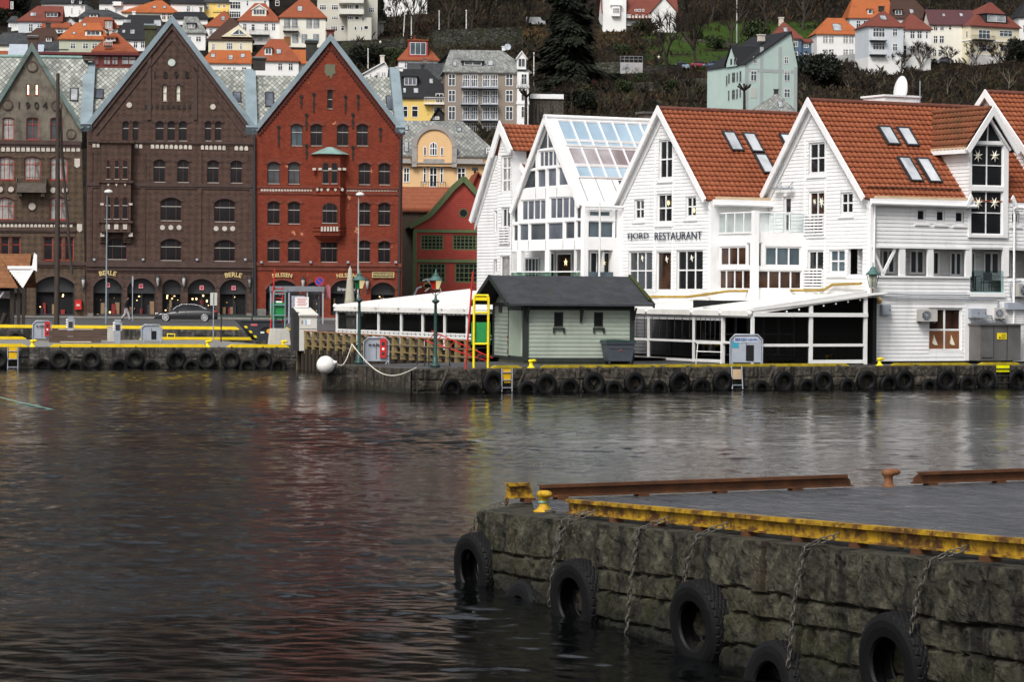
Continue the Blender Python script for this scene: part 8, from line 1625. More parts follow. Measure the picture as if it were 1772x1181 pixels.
mb = MB(); u0,z0 = RW.uz('v',95,1140,-1); u1,_z = RW.uz('v',265,1140,-1); uc = (u0+u1)/2; mb.tube([(u0,-1,z0-.2),(u0+.3,-1,z0+.5),(u0+.7,-1,z0+.65)],.09,6,0); mb.tube([(u0+1.0,-1,z0+.2),(u0+1.35,-1,z0+.5),(u0+1.5,-1,z0+1.1),(u0+1.2,-1,z0+1.2)],.09,6,0); mb.tube([(uc-.5,-1,z0+1.2),(uc,-1,z0+1.35),(uc+.6,-1,z0+1.2),(u1-.2,-1,z0+.6),(u1,-1,z0)],.08,6,0); mb.sphere((uc,-1,z0+.75),.42,14,8,1,(1.1,.15,.8)); mb.sphere((uc,-1.06,z0+.75),.30,14,8,2,(1.1,.15,.7)); RB.part(mb,'scroll_sign',[white_trim,mat('sign_gold',(.40,.22,.05)),black_void])
bb = h('second red gable roof rising behind the wharf house','v',410,640,560,395,760,'gable',redb,rf_red,rx=(468,468),d=12,Y=282,group=None,name='wooden_gable_house')
bb = h('dark timber warehouse with orange-brown tiled roof between brick gable and wharf house','v',20,330,605,478,1150,'side',dark_timber,rooftile('roof_old_clay',(.24,.075,.035),.35,.42),d=10,Y=282,group=None,name='warehouse')
# --- right hand side of the hill
b = h('pale mint green gable house with black roof and grey banding','f',272,782,625,330,1150,'gable',hw_mint,rf_black,[(C(356,396,660,700),C(548,620),2,g_mid),(C(333,393,657,718),C(682,790),2,g_cold),(C(657,718),C(862,952),2,g_cold)],rx=(532,532),yaw=24,d=14,over=.3,Y=505)
u0,z0 = b.F.uz('f',330,950); u1,z1 = b.F.uz('f',392,852); mb = MB(); mb.box(u0,u1,-.05,.0,z0,z1); b.part(mb,'blind_window',W_('blind',(.45,.48,.44)))
mb = MB(); gb = W_('grey_band',(.34,.38,.38))
for x in (435,615): u_,z0 = b.F.uz('f',x,1100); zt = b.F.uz('f',x,455)[1]; mb.box(u_-.35,u_+.35,-.03,0,z0,zt)
u_,z0 = b.F.uz('f',520,688); mb.box(0,b.w,-.032,0,z0-.3,z0+.3); mb.box(.0,.7,-.034,0,-3,b.ze-.3); mb.box(b.w-.7,b.w,-.034,0,-3,b.ze-.3); b.part(mb,'banding',gb)
SF = Fr(b.F.pt(0,0,0),24-90); sw = face(b,SF); 
for xa,xb,ya,yb_ in ((90,105,735,835),(112,128,712,812),(148,180,705,800),(193,208,700,795),(222,240,690,795),(110,125,880,980),(148,178,872,965),(190,207,865,962),(222,238,860,950)): sw.win('f',xa,ya,xb,yb_,cols=2 if xb-xa>20 else 1,rows=(.6,),ft=.12,fm=mat('grey_frame',(.25,.28,.28)),gm=g_dark,v=-.06,hole=False,dp=.05)
ua_ = SF.uz('f',110,620)[0]; ub_ = SF.uz('f',215,580)[0]; zc_ = SF.uz('f',165,450)[1]; mb = MB(); mb.prism([(ua_,b.ze-.3),(ub_,b.ze-.3),(ub_,b.ze+.2),((ua_+ub_)/2,zc_),(ua_,b.ze+.2)],-.3,5); sw.part(mb,'side_gable',hw_mint); mb = MB()
for s_ in (ua_-.4,ub_+.4): mb.add([(s_,-.6,b.ze-.1),(s_,5,b.ze-.1),((ua_+ub_)/2,5,zc_+.15),((ua_+ub_)/2,-.6,zc_+.15)],[(0,1,2,3)])
sw.part(mb,'side_gable_roof',rf_black); chimney(b,'f',420,325,472,400,4,pale_stack,None,.9,parent=b.roof)
for xa,xb in ((132,150),(168,182),(186,198)): sw.win('f',xa,570,xb,628,cols=1,rows=(),fm=mat('grey_frame',(.25,.28,.28)),gm=g_dark,v=-.36,hole=False,dp=.05)
b = h('slate-roofed small house in front of the mint green one','f',330,790,1108,915,1200,'hip',hw_ivory,slate_hill,[(C(525,580,610,660,690,735),C(1118,1150),2,g_dark)],rx=(570,610),chims=[(565,862,602,920,dark_iron)],sky=[(598,985,646,1048)],d=8,Y=470)
b = h('deep blue wooden house with brown roof and white windows behind the mint house','f',545,825,362,215,640,'hip',hw_blue,rf_maroon,[(C(590,692),C(372,455),4,None),(C(733,792),C(375,455),3,None),(C(730,790),C(500,590),3,None)],rx=(640,665),chims=[(608,158,652,250,pale_stack)],sky=[(650,265,692,308)])
b = h('low blue annexe right of the deep blue wooden house','f',826,922,400,376,640,'side',hw_blue,rf_maroon,[(C(850,895),C(408,462,515,572),2,None)],d=5)
b = h('white house with orange hipped roof and a four-pane skylight on the right hillside','f',975,1390,322,172,600,'hip',hw_white,rf_orange,[(C(1032,1086,1092,1142,1230,1282,1288,1336),C(345,422,475,545),2,g_curt)],rx=(1075,1235),sky=[(1130,230,1215,298)],d=10)
b = h('pale blue-white house with wide orange roof and side dormer at the top right','g',160,560,158,-30,330,'hip',hw_pale,rf_orange,[(C(222,264,288,330),C(185,258),2,g_dark)],rx=(190,520),d=10); dormer(b,330,78,372,130,rf_orange,hw_white,1)
b = h('dark brown roofed white house with a dark roof terrace, beside the wide orange roof','g',540,910,162,-5,330,'hip',hw_white,rf_brown,[(C(800,850),C(200,250),2,g_mid)],rx=(540,770),sky=[(715,85,752,122)],d=10); dormer(b,575,82,650,140,rf_brown,dark_iron,2)
b = h('tall narrow pale blue-grey house with brown roof and two balconies','g',335,655,235,95,690,'hip',hw_pale,rf_maroon,[(C(376,488),C(255,345,395,460),4,g_mid),(C(558,604),C(260,332,400,470),2,g_mid),(C(385,412,445,482,562,602),C(528,600),1,g_curt)],rx=(470,480),chims=[(438,50,482,105,dark_iron)],sky=[(442,142,500,182)],d=10,yaw=10)
balcony(b,358,335,505,378,m=white_trim); balcony(b,358,462,505,510,m=white_trim); mb = MB(); u0,z0 = b.F.uz('g',320,690); z1 = b.F.uz('g',320,525)[1]; mb.box(-.1,b.w+.1,-.05,b.d,-5,z1); b.part(mb,'white_basement',hw_white)
b = h('white house with brown pyramid roof and canted corner windows, right of the pale blue-grey one','g',656,910,262,122,660,'hip',hw_white,rf_maroon,[(C(720,764,784,830),C(280,355,418,490),2,g_mid),(C(656,676,862,886),C(285,355),1,g_mid),(C(655,690),C(415,525),1,g_dark),(C(862,886),C(420,490),1,g_mid)],rx=(722,738),d=9,yaw=6)
b = h('cream house with plum-coloured roof and brown ground-floor windows','g',905,1310,220,88,575,'side',hw_ivory,rf_plum,[(C(935,976,995,1034),C(225,282),2,g_dark),(C(1075,1105),C(232,275),1,g_warm),(C(935,976,990,1034),C(326,398),2,g_dark),(C(930,965,978,1014),C(452,520),2,g_warm)],sky=[(1015,125,1045,152),(1175,122,1208,152)],d=10,yaw=2)
b = h('large pale yellow villa with red-brown hipped roof, dark dormer and iron balcony at right','g',1275,1725,238,20,610,'hip',hw_cream,rf_maroon,[(C(1545,1665),C(275,340),3,g_cold),(C(1352,1460),C(270,360),3,g_cold),(C(1350,1462,1548,1658),C(415,478),3,g_cold),(C(1425,1460,1620,1662,1345,1385),C(530,600),2,g_mid)],rx=(1450,1475),chims=[(1440,-15,1482,70,dark_iron)],d=13,yaw=26); dormer(b,1415,120,1618,215,rf_black,dark_iron,2,gm=g_pale); balcony(b,1315,320,1508,375)
SF = Fr(b.F.pt(0,0,0),26-90); sw = face(b,SF)
for xs_,ya,yb_ in ((C(1105,1122,1128,1145,1150,1168,1186,1204),325,385),(C(1235,1252),285,348),(C(1106,1124,1132,1150,1158,1174),472,530),(C(1235,1250),425,485)):
    for xa,xb in xs_: sw.win('g',xa,ya,xb,yb_,cols=1,rows=(.6,),ft=.12,gm=g_mid,v=-.06,hole=False,dp=.05)
mb = MB(); zz = b.F.uz('g',1500,378)[1]; mb.box(-.1,b.w+.1,-.12,0,zz-.1,zz+.1); mb.box(-.12,0,0,b.d,zz-.1,zz+.1); zz = b.F.uz('g',1500,510)[1]; mb.box(-.1,b.w+.1,-.14,0,zz-.12,zz+.08); b.part(mb,'string_course',white_trim); mb = MB(); mb.box(-.06,b.w+.06,-.08,0,-5,zz-.13); b.part(mb,'white_base',hw_white)
b = h('white house with black roof cut by the right frame edge','g',1722,2000,150,-60,520,'hip',hw_white,rf_black,[(C(1762,1800),C(225,300,360,430),2,g_mid)],rx=(1830,1900),d=9)
b = h('white hilltop house with dark red roof, tower wing and three red wreaths on its balcony','h',705,1330,105,-90,262,'side',hw_white,rf_maroon,[(C(975,995,1000,1030,1040,1058),C(75,122),1,g_mid),(C(790,850),C(185,245),4,g_curt)],d=12,yaw=3,rv=.4)
u0,z0 = b.F.uz('h',705,262,-1); u1,z1 = b.F.uz('h',905,-60,-1); mb = MB(); mb.box(u0,u1,-1,6,z0-3,z1); b.part(mb,'tower_wing',hw_white); u0,z0 = b.F.uz('h',1120,262,-1.5); u1,_z = b.F.uz('h',1328,262,-1.5); uc,zc_ = b.F.uz('h',1225,-20,-1.5); zs_ = b.F.uz('h',1225,95,-1.5)[1]; mb = MB(); mb.prism([(u0,z0-3),(u1,z0-3),(u1,zs_),(uc,zc_),(u0,zs_)],-1.5,8); b.part(mb,'gable_wing',hw_white); mb = MB()
for s_ in (u0-.4,u1+.4): mb.add([(s_,-1.9,zs_-.3),(s_,8,zs_-.3),(uc,8,zc_+.2),(uc,-1.9,zc_+.2)],[(0,1,2,3)])
b.part(mb,'gable_roof',rf_maroon); u0,z0 = b.F.uz('h',770,135,-1.8); u1,z1 = b.F.uz('h',862,45,-1.8); mb = MB(); mb.box(u0+.3,u1-.3,-1.9,-1,z0,z1); mb.box(u0,u1,-2.1,-1,z1,z1+.4); b.part(mb,'box_bay',white_trim); b.win('h',790,65,848,110,cols=4,rows=(.5,),gm=g_curt,v=-1.96,hole=False,dp=.05)
balcony(b,908,120,1130,160,m=white_trim,slab=dark_iron,out=1.5); mb = MB()
for x in (962,1018,1075): u_,z_ = b.F.uz('h',x,138,-1.6); rg = [(u_+.38*math.cos(t*math.pi/7),-1.62,z_+.62*math.sin(t*math.pi/7)) for t in range(15)]; mb.tube(rg,.16,6,0,True,False)
b.part(mb,'red_wreaths',mat('wreath_red',(.24,.045,.02),.8,.4,4)); u0,z0 = b.F.uz('h',955,250); u1,z1 = b.F.uz('h',1080,195); b.part(MB().box(u0,u1,-.05,0,z0,z1),'garage_door',mat('garage_green',(.05,.065,.05),.6))
# ------------------------------------------------------------------ trees, shrubs, walls and small things on the hill
bark = mat('bark',(.030,.023,.017),.9,.3,3,.3,12); bark_pale = mat('bark_pale',(.10,.085,.065),.9,.25,3)
twig = mat('twigs',(.018,.012,.009),.95,.3,1.0,col2=(.032,.02,.013)); twig_red = mat('twigs_reddish',(.05,.02,.015),.95,.3,1.0); leaf_dark = mat('evergreen_leaf',(.006,.009,.0045),.8,.45,.6,col2=(.013,.017,.007)); leaf_green = mat('shrub_leaf',(.014,.027,.008),.7,.4,.7,col2=(.034,.05,.012)); leaf_olive = mat('olive_leaf',(.022,.023,.008),.8,.4,.8,col2=(.04,.034,.012)); rust_leaf = mat('rust_bracken',(.038,.02,.009),.9,.4,.8,col2=(.07,.042,.016))
def bare_meshes(seed, h, spread, twm, trunk_m, tw=1.0, pollard=False):
    rnd = random.Random(seed); tb, cb = MB(), MB()
    def grow(p, d, L, r, lev):
        k_ = 3; pts = [p]; q = p
        for i in range(k_): d = (d+Vector((rnd.uniform(-.18,.18),rnd.uniform(-.18,.18),rnd.uniform(-.05,.13)))).normalized(); q = q+d*(L/k_); pts.append(q)
        tb.tube(pts,[r,r*.85,r*.72,r*.6],6 if lev < 2 else 4,0,True,False)
        if lev >= 3 or L < .9:
            for i in range(int(9*tw)):
                b = pts[0].lerp(pts[-1],rnd.uniform(.2,1)); e = b+(d+Vector((rnd.uniform(-.9,.9),rnd.uniform(-.9,.9),rnd.uniform(-.3,.9)))).normalized()*L*rnd.uniform(.5,1.1); sd = (e-b).cross(Vector((rnd.uniform(-1,1),rnd.uniform(-1,1),.3))).normalized()*.03
                m_ = b.lerp(e,.5)+Vector((rnd.uniform(-.1,.1),rnd.uniform(-.1,.1),.05))*L; cb.add([b-sd,b+sd,m_+sd*.7,e,m_-sd*.7],[(0,1,2,3,4)]); 
                for s_ in range(2): e2 = m_+(e-b).normalized()*L*.3+Vector((rnd.uniform(-.35,.35),rnd.uniform(-.35,.35),rnd.uniform(-.1,.3)))*L; cb.add([m_-sd*.6,m_+sd*.6,e2],[(0,1,2)])
            return
        n_ = rnd.choice((3,3,4))
        for i in range(n_):
            a = 2*math.pi*(i+rnd.random()*.7)/n_; sp_ = spread*rnd.uniform(.6,1.15); nd = (d+Vector((math.cos(a)*sp_,math.sin(a)*sp_,rnd.uniform(-.05,.35)))).normalized(); grow(pts[-1] if i else pts[-1],nd,L*rnd.uniform(.58,.8),r*.58,lev+1)
        if lev < 2: a = rnd.uniform(0,6.28); grow(pts[2],(d+Vector((math.cos(a),math.sin(a),.2))*spread*1.2).normalized(),L*.6,r*.45,lev+1)
    if pollard:
        tb.tube([(0,0,-1),(0,0,h*.3),(.1,0,h*.55)],[.28,.24,.22],7,0,True,False)
        for i in range(6):
            a = i*1.05+rnd.uniform(-.3,.3); k1 = Vector((math.cos(a)*h*.16,math.sin(a)*h*.16,h*(.6+.08*rnd.random()))); tb.tube([(.1,0,h*.5),k1],[.18,.15],6,0,True,False); tb.sphere(k1,.22,7,5)
            for j in range(26): e = k1+Vector((rnd.uniform(-.7,.7),rnd.uniform(-.7,.7),rnd.uniform(.1,1.2))).normalized()*h*rnd.uniform(.2,.42); sd = Vector((.025,.02,0)); cb.add([k1-sd,k1+sd,e],[(0,1,2)])
    else: grow(Vector((0,0,-1)),Vector((0,0,1)),h*.36,h*.030,0)
    return tb.build('trunk',trunk_m,mesh_only=True), cb.build('crown',twm,mesh_only=True)
def leaf_meshes(seed, h, rad, leafm, kind='shrub', nleaf=900, ls=.28):
    rnd = random.Random(seed); tb, cb = MB(), MB(); tb.tube([(0,0,-1),(0,0,h*.5),(0,0,h*.92)],[h*.025+.03,h*.018+.02,.02],6,0,True,False)
    if kind == 'conifer':
        for i in range(nleaf):
            t = rnd.random()**.8; z = h*(.03+.96*t); a = rnd.uniform(0,6.28); R_ = rad*(1-t)**.75*(.86+.14*math.sin(z*2.6+a*1.5+3*rnd.random()))*(.85+.75*noise.noise(Vector((math.cos(a)*1.6,math.sin(a)*1.6,z*.45)))); rr = R_*(.35+.65*rnd.random()**.5); p = Vector((math.cos(a)*rr,math.sin(a)*rr,z-rr*.28)); o_ = Vector((math.cos(a),math.sin(a),-.45)); s_ = ls*rnd.uniform(.7,1.6); sd = Vector((-math.sin(a),math.cos(a),rnd.uniform(-.4,.4)))*s_*.55
            cb.add([p-sd,p+sd,p+o_*s_*1.7+Vector((0,0,rnd.uniform(-.2,.1)))],[(0,1,2)])
    else:
        cl = [(Vector((rnd.gauss(0,rad*.45),rnd.gauss(0,rad*.45),h*rnd.uniform(.3,.85))),rad*rnd.uniform(.3,.55)) for _ in range(14)]
        for c_,r_ in cl[:7]: tb.tube([(0,0,h*.1),c_],[.06,.02],4,0,True,False)
        for i in range(nleaf):
            c_,r_ = rnd.choice(cl); v_ = Vector((rnd.gauss(0,1),rnd.gauss(0,1),rnd.gauss(0,1))).normalized(); p = c_+v_*r_*rnd.uniform(.55,1.05); p.z = max(.02,p.z); s_ = ls*rnd.uniform(.6,1.4); n1 = Vector((rnd.uniform(-1,1),rnd.uniform(-1,1),rnd.uniform(-1,1))).normalized(); a = n1.orthogonal().normalized()*s_; b = n1.cross(a)*.6
            cb.add([p-a,p-b,p+a,p+b],[(0,1,2,3)])
    return tb.build('trunk',bark,mesh_only=True), cb.build('crown',leafm,mesh_only=True)
PROTO = {}
def plant(kind, ms, x, y, label, cat='tree', group=None, sc_=1.0, Y=None, name='tree', rot=None):
    p = on_hill(x, y) if Y is None else P(x,y,Y); root = thing(name, label, cat, T(p) @ RZ(random.uniform(0,360) if rot is None else rot) @ Matrix.Scale(sc_,4), group); inst(ms[0],'trunk',root,None); inst(ms[1],'crown',root,None); return root
BM = [bare_meshes(s_,12,.62,twig,bark) for s_ in (1,2,3,4)]; BS = [bare_meshes(s_,7,.85,twig,bark_pale,1.3) for s_ in (11,12,13)]; PL = [bare_meshes(s_,7,.6,twig,bark,1,True) for s_ in (21,22)]
CO = leaf_meshes(31,27,8.2,leaf_dark,'conifer',15000,.62); CY = leaf_meshes(32,9,2.2,leaf_dark,'conifer',2600,.4); SH = [leaf_meshes(33,3.2,2.4,leaf_green,nleaf=1500,ls=.22), leaf_meshes(34,3.0,2.2,leaf_olive,nleaf=1300,ls=.22), leaf_meshes(35,5.0,3.2,leaf_dark,nleaf=2600,ls=.28)]; RB_ = bare_meshes(41,4,1.0,twig_red,bark,2.2)
plant('c',CO,986,158,'huge dark conifer beside the white hilltop house, taller than the frame',name='conifer_tree'); plant('c',CY,655,38,'narrow dark cypress right of the concrete apartment block',name='conifer_tree',sc_=.9)
plant('c',SH[2],1409,150,'dense dark evergreen below the white house with the four-pane skylight',name='evergreen_tree',sc_=1.35); plant('c',SH[2],1430,152,'smaller olive evergreen touching the dark evergreen below the white wall',name='evergreen_tree',sc_=.95)
GB = 'bare trees on the hillside'
big = [(1154,132,1.25,'largest bare tree, in front of the white hilltop house gable'),(1209,118,1.2,'thick-trunked bare tree on the grass left of the flagpole by the mint house'),(1266,82,1.2,'bare tree above the black side roof of the mint green house'),(1284,60,1.15,'bare tree behind the green shrub at the mint house'),(1330,50,1.25,'bare tree with pale stem left of the blue house chimney'),(1387,52,1.3,'bare tree with dark trunk behind the lawn right of the blue house'),
 (1420,48,1.1,'bare tree beside the leaning wooden pole'),(715,66,1.15,'bare tree by the white flagpole above the orange tent roof cottage'),(680,62,.9,'slim bare tree near the grey garage box'),(775,52,1.2,'bare tree above the dry-stone wall, right of the flagpoles'),(815,55,1.3,'wide bare tree at the top of the stone wall'),(850,52,1.2,'bare tree left of the parked white van'),(880,50,1.1,'bare tree nearest the left side of the huge conifer'),(910,46,1.2,'bare tree half behind the huge conifer'),
 (1190,40,1.2,'bare tree behind the right end of the white hilltop house'),(1228,38,1.25,'bare tree beside the little road sign on the hill path'),(1300,22,1.3,'high bare tree at the top edge above the blue house'),(1360,18,1.3,'high bare tree at the top edge right of the blue house chimney'),(1440,20,1.2,'high bare tree left of the wide orange roof'),(1760,20,1.0,'bare tree at the top right corner'),(1610,8,1.2,'bare tree behind the plum-coloured roof'),(740,15,1.2,'bare tree high at the top edge, centre left'),(860,10,1.3,'bare tree high at the top edge, above the stone wall'),(1020,30,1.2,'bare tree between the conifer and the white tower wing'),(640,20,.9,'bare tree beside the white stepped building')]
for i,(x,y,s_,l) in enumerate(big): plant('b',BM[i%4],x,y,l,'tree',GB,s_,name='bare_tree')
GSm = 'small bare trees below the right-hand houses'
small = [(1446,150,1.0,'pale-stemmed small bare tree under the white terrace wall'),(1470,158,1.0,'small bare tree left of the white basement'),(1538,128,1.0,'twisted small bare tree against the white basement'),(1560,132,.9,'small bare tree at the foot of the tall blue-grey house'),(1591,124,1.1,'thin bare tree against the white canted house'),(1640,118,.9,'small bare tree by the dark parked car'),(1690,116,1.0,'small bare tree at the foot of the pale yellow villa'),(1730,122,1.0,'small bare tree at the right end of the pale yellow villa'),(1520,165,1.0,'small bare tree lower on the slope, centre right'),(1580,168,1.0,'small bare tree lower on the slope behind the satellite dish'),(1640,165,1.05,'small bare tree lower on the slope above the tower dormer'),(1690,158,1.0,'small bare tree on the lower slope, second from the right edge'),(1745,160,1.1,'small bare tree on the lower slope at the right edge'),(1390,178,.9,'small bare tree right of the mint house corner'),(1170,150,.8,'small bare tree above the low stone wall')]
for i,(x,y,s_,l) in enumerate(small): plant('b',BS[i%3],x,y,l,'tree',GSm,s_,name='bare_tree')
GP = 'pollarded trees on the slope'
for i,(x,y,s_,l) in enumerate(((989,198,1.0,'pollarded tree right of the white side terrace'),(1047,192,.95,'pollarded tree above the glazed roof ridge'),(1112,190,.95,'pollarded tree above the restaurant chimney pot'),(1146,178,.95,'pollarded tree at the low stone wall'),(1190,178,1.0,'pollarded tree left of the mint house'),(910,205,1.0,'dark pollarded tree at the foot of the grey apartment bay'),(1288,190,.9,'pollarded tree against the mint green wall'),(965,195,.8,'shortest pollarded tree next to the terrace'))): plant('p',PL[i%2],x,y,l,'tree',GP,s_,name='pollard_tree',Y=470 if x in (910,1288) else None)
GS = 'shrubs on the hillside'
shr = [(1078,94,0,.7,'green shrub above the mural wall, left one'),(1104,92,1,.7,'olive shrub above the mural wall, right one'),(1112,150,0,.85,'large green rhododendron right below the mural wall'),(1066,148,2,.5,'dark green shrub left below the mural wall'),(1078,165,0,.9,'green shrub beside the small white lamp'),(1311,76,0,1.6,'round green shrub behind the mint house chimney'),(30,24,2,1.0,'dark green bush by the red corner house'),(8,44,2,.8,'dark bush at the left frame edge'),(587,68,0,.8,'green bush beside the red gable apex'),(1008,178,1,1.1,'mossy shrub at the conifer foot'),(1160,162,0,.8,'green shrub before the low stone wall'),(1238,84,0,.9,'green shrub on the lawn by the flagpole'),(1700,70,2,.9,'dark shrub between plum roof and yellow villa'),(690,112,0,1.1,'green hedge piece behind the white gabled outbuilding'),(660,112,0,1.1,'green hedge piece left of the short white flagpole'),(630,118,2,1.0,'dark bush right of the red gable slope'),(1765,110,2,1.1,'brownish evergreen at the right frame edge'),(1010,195,2,.8,'dark green shrub above the glazed roof'),(1120,62,1,1.2,'olive shrub below the hilltop house'),(1205,70,0,.8,'green shrub on the upper lawn')]
for i,(x,y,k_,s_,l) in enumerate(shr): plant('s',SH[k_],x,y,l,'shrub',GS,s_,name='shrub')
for i,(x,y,s_,l) in enumerate(((614,72,1.2,'reddish bare bush before the concrete block'),(1070,66,.75,'reddish brown bush under the hilltop house balcony'),(1092,64,.7,'wide brown bush right under the hilltop house'),(1042,142,.9,'reddish thicket left of the mural wall'),(1015,165,1.3,'brown thicket at the conifer foot'),(735,64,1.3,'brown bush at the flagpoles'),(1445,60,1.2,'brown bush right of the lawn'),(1215,142,1.6,'brown bracken mound below the parked cars'),(1240,148,1.5,'brown thicket left of the mint house'))): plant('r',RB_,x,y,l,'bush','reddish bare bushes on the hillside',s_,name='bush')
# brush covering the slope: nobody could count it
rnd = random.Random(99); mb = MB()
cnt = 0
while cnt < 46000:
    x = rnd.uniform(600,1800); y = rnd.uniform(-60,215); a_, b_ = ray(x, y)
    Yg = 420+(215-y)*2.3; p = None
    Yg = rnd.uniform(425,830); X_ = a_*Yg; z_ = ground(X_,Yg); cnt += 1
    py = HY-(z_-HC)/Yg*5000; px = 886+X_/Yg*5000
    lawn_ = any(x0 < px < x1 and y0 < py < y1 for x0,x1,y0,y1 in ((1140,1260,50,118),(1225,1415,38,80)))
    if lawn_ and rnd.random() < .93: continue
    s_ = rnd.uniform(.4,1.5)*(1 if rnd.random() < .8 else 1.5)*(.5 if 1040 < px < 1130 and 95 < py < 150 else 1); m_ = rnd.choice((0,0,0,0,1,2,3,3)); base = Vector((X_,Yg,z_-.1))
    for j in range(3):
        e = base+Vector((rnd.uniform(-.8,.8),rnd.uniform(-.5,.5),rnd.uniform(.4,1.1)))*s_; sd = Vector((rnd.uniform(.05,.14),rnd.uniform(-.1,.1),rnd.uniform(-.05,.05)))*s_; md = base.lerp(e,.55)+Vector((rnd.uniform(-.2,.2),0,rnd.uniform(0,.25)))*s_; mb.add([base,md-sd,e,md+sd],[(0,1,2,3)],m_)
tag(mb.build('undergrowth',[twig,rust_leaf,leaf_dark,leaf_olive]),'tangled brown and green brush covering the hillside','undergrowth',None,'stuff')
# retaining walls
drystone = None
n = N('dry_stone'); v = n.obj((1,1,1.8)); vo = n.n('TexVoronoi', feature='DISTANCE_TO_EDGE'); vo.inputs['Scale'].default_value = 1.1; n.l(v, vo.inputs['Vector']); v2 = n.n('TexVoronoi'); v2.inputs['Scale'].default_value = 1.1; n.l(v, v2.inputs['Vector'])
c = n.mix((.022,.022,.018),(.10,.098,.08),v2.outputs['Color']); c = n.mix((.005,.005,.004),c,n.ramp(vo.outputs['Distance'],[(.02,0.0),(.09,1.0)])); c = n.mix(c,(.03,.035,.012),n.ramp(n.noise(n.obj(),.35,6,.7),[(.5,0.0),(.65,.8)])); drystone = n.out(c,.9,n.bump(vo.outputs['Distance'],1.0,.1),.2)
def hill_wall(pts, h_, lab, m=None, th=.6, cat='wall', name='retaining_wall', below=1.5):
    mb = MB(); ps = [on_hill(x,y) for x,y in pts]
    for a,b in zip(ps,ps[1:]): mb.add([(a.x,a.y,a.z-below),(b.x,b.y,b.z-below),(b.x,b.y,b.z+h_),(a.x,a.y,a.z+h_),(a.x,a.y+th,a.z-below),(b.x,b.y+th,b.z-below),(b.x,b.y+th,b.z+h_),(a.x,a.y+th,a.z+h_)],[(0,1,2,3),(4,5,6,7),(3,2,6,7),(0,3,7,4),(1,2,6,5)])
    return tag(mb.build(name,m or drystone),lab,cat)
hill_wall([(748,84),(800,82),(860,80),(905,78)],4.2,'long mossy dry-stone wall above the grey apartment house'); hill_wall([(590,94),(640,92),(702,88)],3.0,'dark stone retaining wall behind the red gable'); hill_wall([(1085,160),(1130,158),(1190,152),(1252,150)],1.9,'low grey stone wall left of the mint green house'); hill_wall([(1038,52),(1100,54),(1172,55)],1.3,'dark terrace wall below the white hilltop house',drystone); hill_wall([(1030,128),(1072,127)],2.4,'stone wall left of the mural'); hill_wall([(1114,127),(1180,124)],1.6,'stone wall right of the mural'); hill_wall([(1180,72),(1235,76),(1290,84)],.9,'thin dark stone wall crossing the lawn'); hill_wall([(898,165),(952,164)],1.6,'rough stone wall under the white terrace')
hill_wall([(1410,118),(1432,114),(1500,106)],2.0,'white rendered terrace wall between the skylight house and the blue-grey house',hw_white)
# mural panel with railing
p_ = on_hill(1073,127); F = Fr(p_,3); mw = 39*p_.y/5000; root = thing('mural_wall','pale grey concrete panel covered in faint graffiti scrawls on the hillside','wall',F); mb = MB(); mb.box(0,mw,-.3,.3,-.5,2.3); mb.build('panel',mat('mural_grey',(.34,.34,.35),.8,.1,1),root); mb = MB(); rr = random.Random(4)
for i in range(26):
    x = rr.uniform(.2,mw-.5); z = rr.uniform(.1,1.3)+(.5 if rr.random()<.3 else 0); mb.tube([(x+rr.uniform(-.2,.2)+j*.12,-.33,z+rr.uniform(-.3,.3)) for j in range(5)],.04,4,rr.randint(0,2))
mb.build('scrawl',[mat('scrawl_dark',(.10,.09,.12)),mat('scrawl_blue',(.2,.24,.34)),mat('scrawl_ochre',(.4,.34,.15))],root); mb = MB()
for i in range(6): mb.tube([(mw*i/5,0,2.3),(mw*i/5,0,3.6)],.04,4)
for z_ in (3.0,3.6): mb.tube([(0,0,z_),(mw,0,z_)],.04,4)
mb.build('railing',galv,root)
# poles, lamps, cars
wp = mat('white_pole',(.62,.62,.60),.5,.05)
for i,(x,yb,yt,l) in enumerate(((637,121,85,'short white flagpole left of the white gabled outbuilding'),(698,66,-5,'tall grey-white pole left of the pair of flagpoles'),(712,66,22,'white flagpole right of the tall grey pole'),(760,63,19,'white flagpole above the stone wall, left one'),(807,60,18,'white flagpole above the stone wall, right one'),(924,161,92,'white flagpole on the terrace beside the grey apartments'),(961,40,-6,'white birch-like pole in front of the conifer top'),(1275,74,-5,'tall flagpole behind the mint house'),(1393,45,5,'leaning wooden pole on the hill'))):
    p_ = on_hill(x,yb); q_ = P(x+(4 if i == 1 else 0)-(5 if i == 8 else 0),yt,p_.y); mb = MB(); mb.tube([(p_.x,p_.y,p_.z-.5),q_],[.17,.11],6); mb.sphere(q_,.2,6,4); tag(mb.build('flagpole',wp if i != 8 else bark_pale),l,'pole')
def small_lamp(x, yb, yt, lab):
    p_ = on_hill(x,yb); q_ = P(x,yt,p_.y); root = thing('park_lamp',lab,'street lamp',T(p_)); h_ = q_.z-p_.z; MB().tube([(0,0,-.3),(0,0,h_-.6)],.07,6).build('post',dark_iron,root); MB().lathe([(.12,h_-.7),(.28,h_-.2),(.05,h_)],8).build('lantern',mat('lamp_milk',(.6,.58,.5)),root)
small_lamp(1090,164,141,'small park lamp with white lantern above the restaurant ridge'); small_lamp(1140,119,96,'small park lamp right of the mural wall'); small_lamp(658,94,70,'small park lamp on the retaining wall behind the red gable')
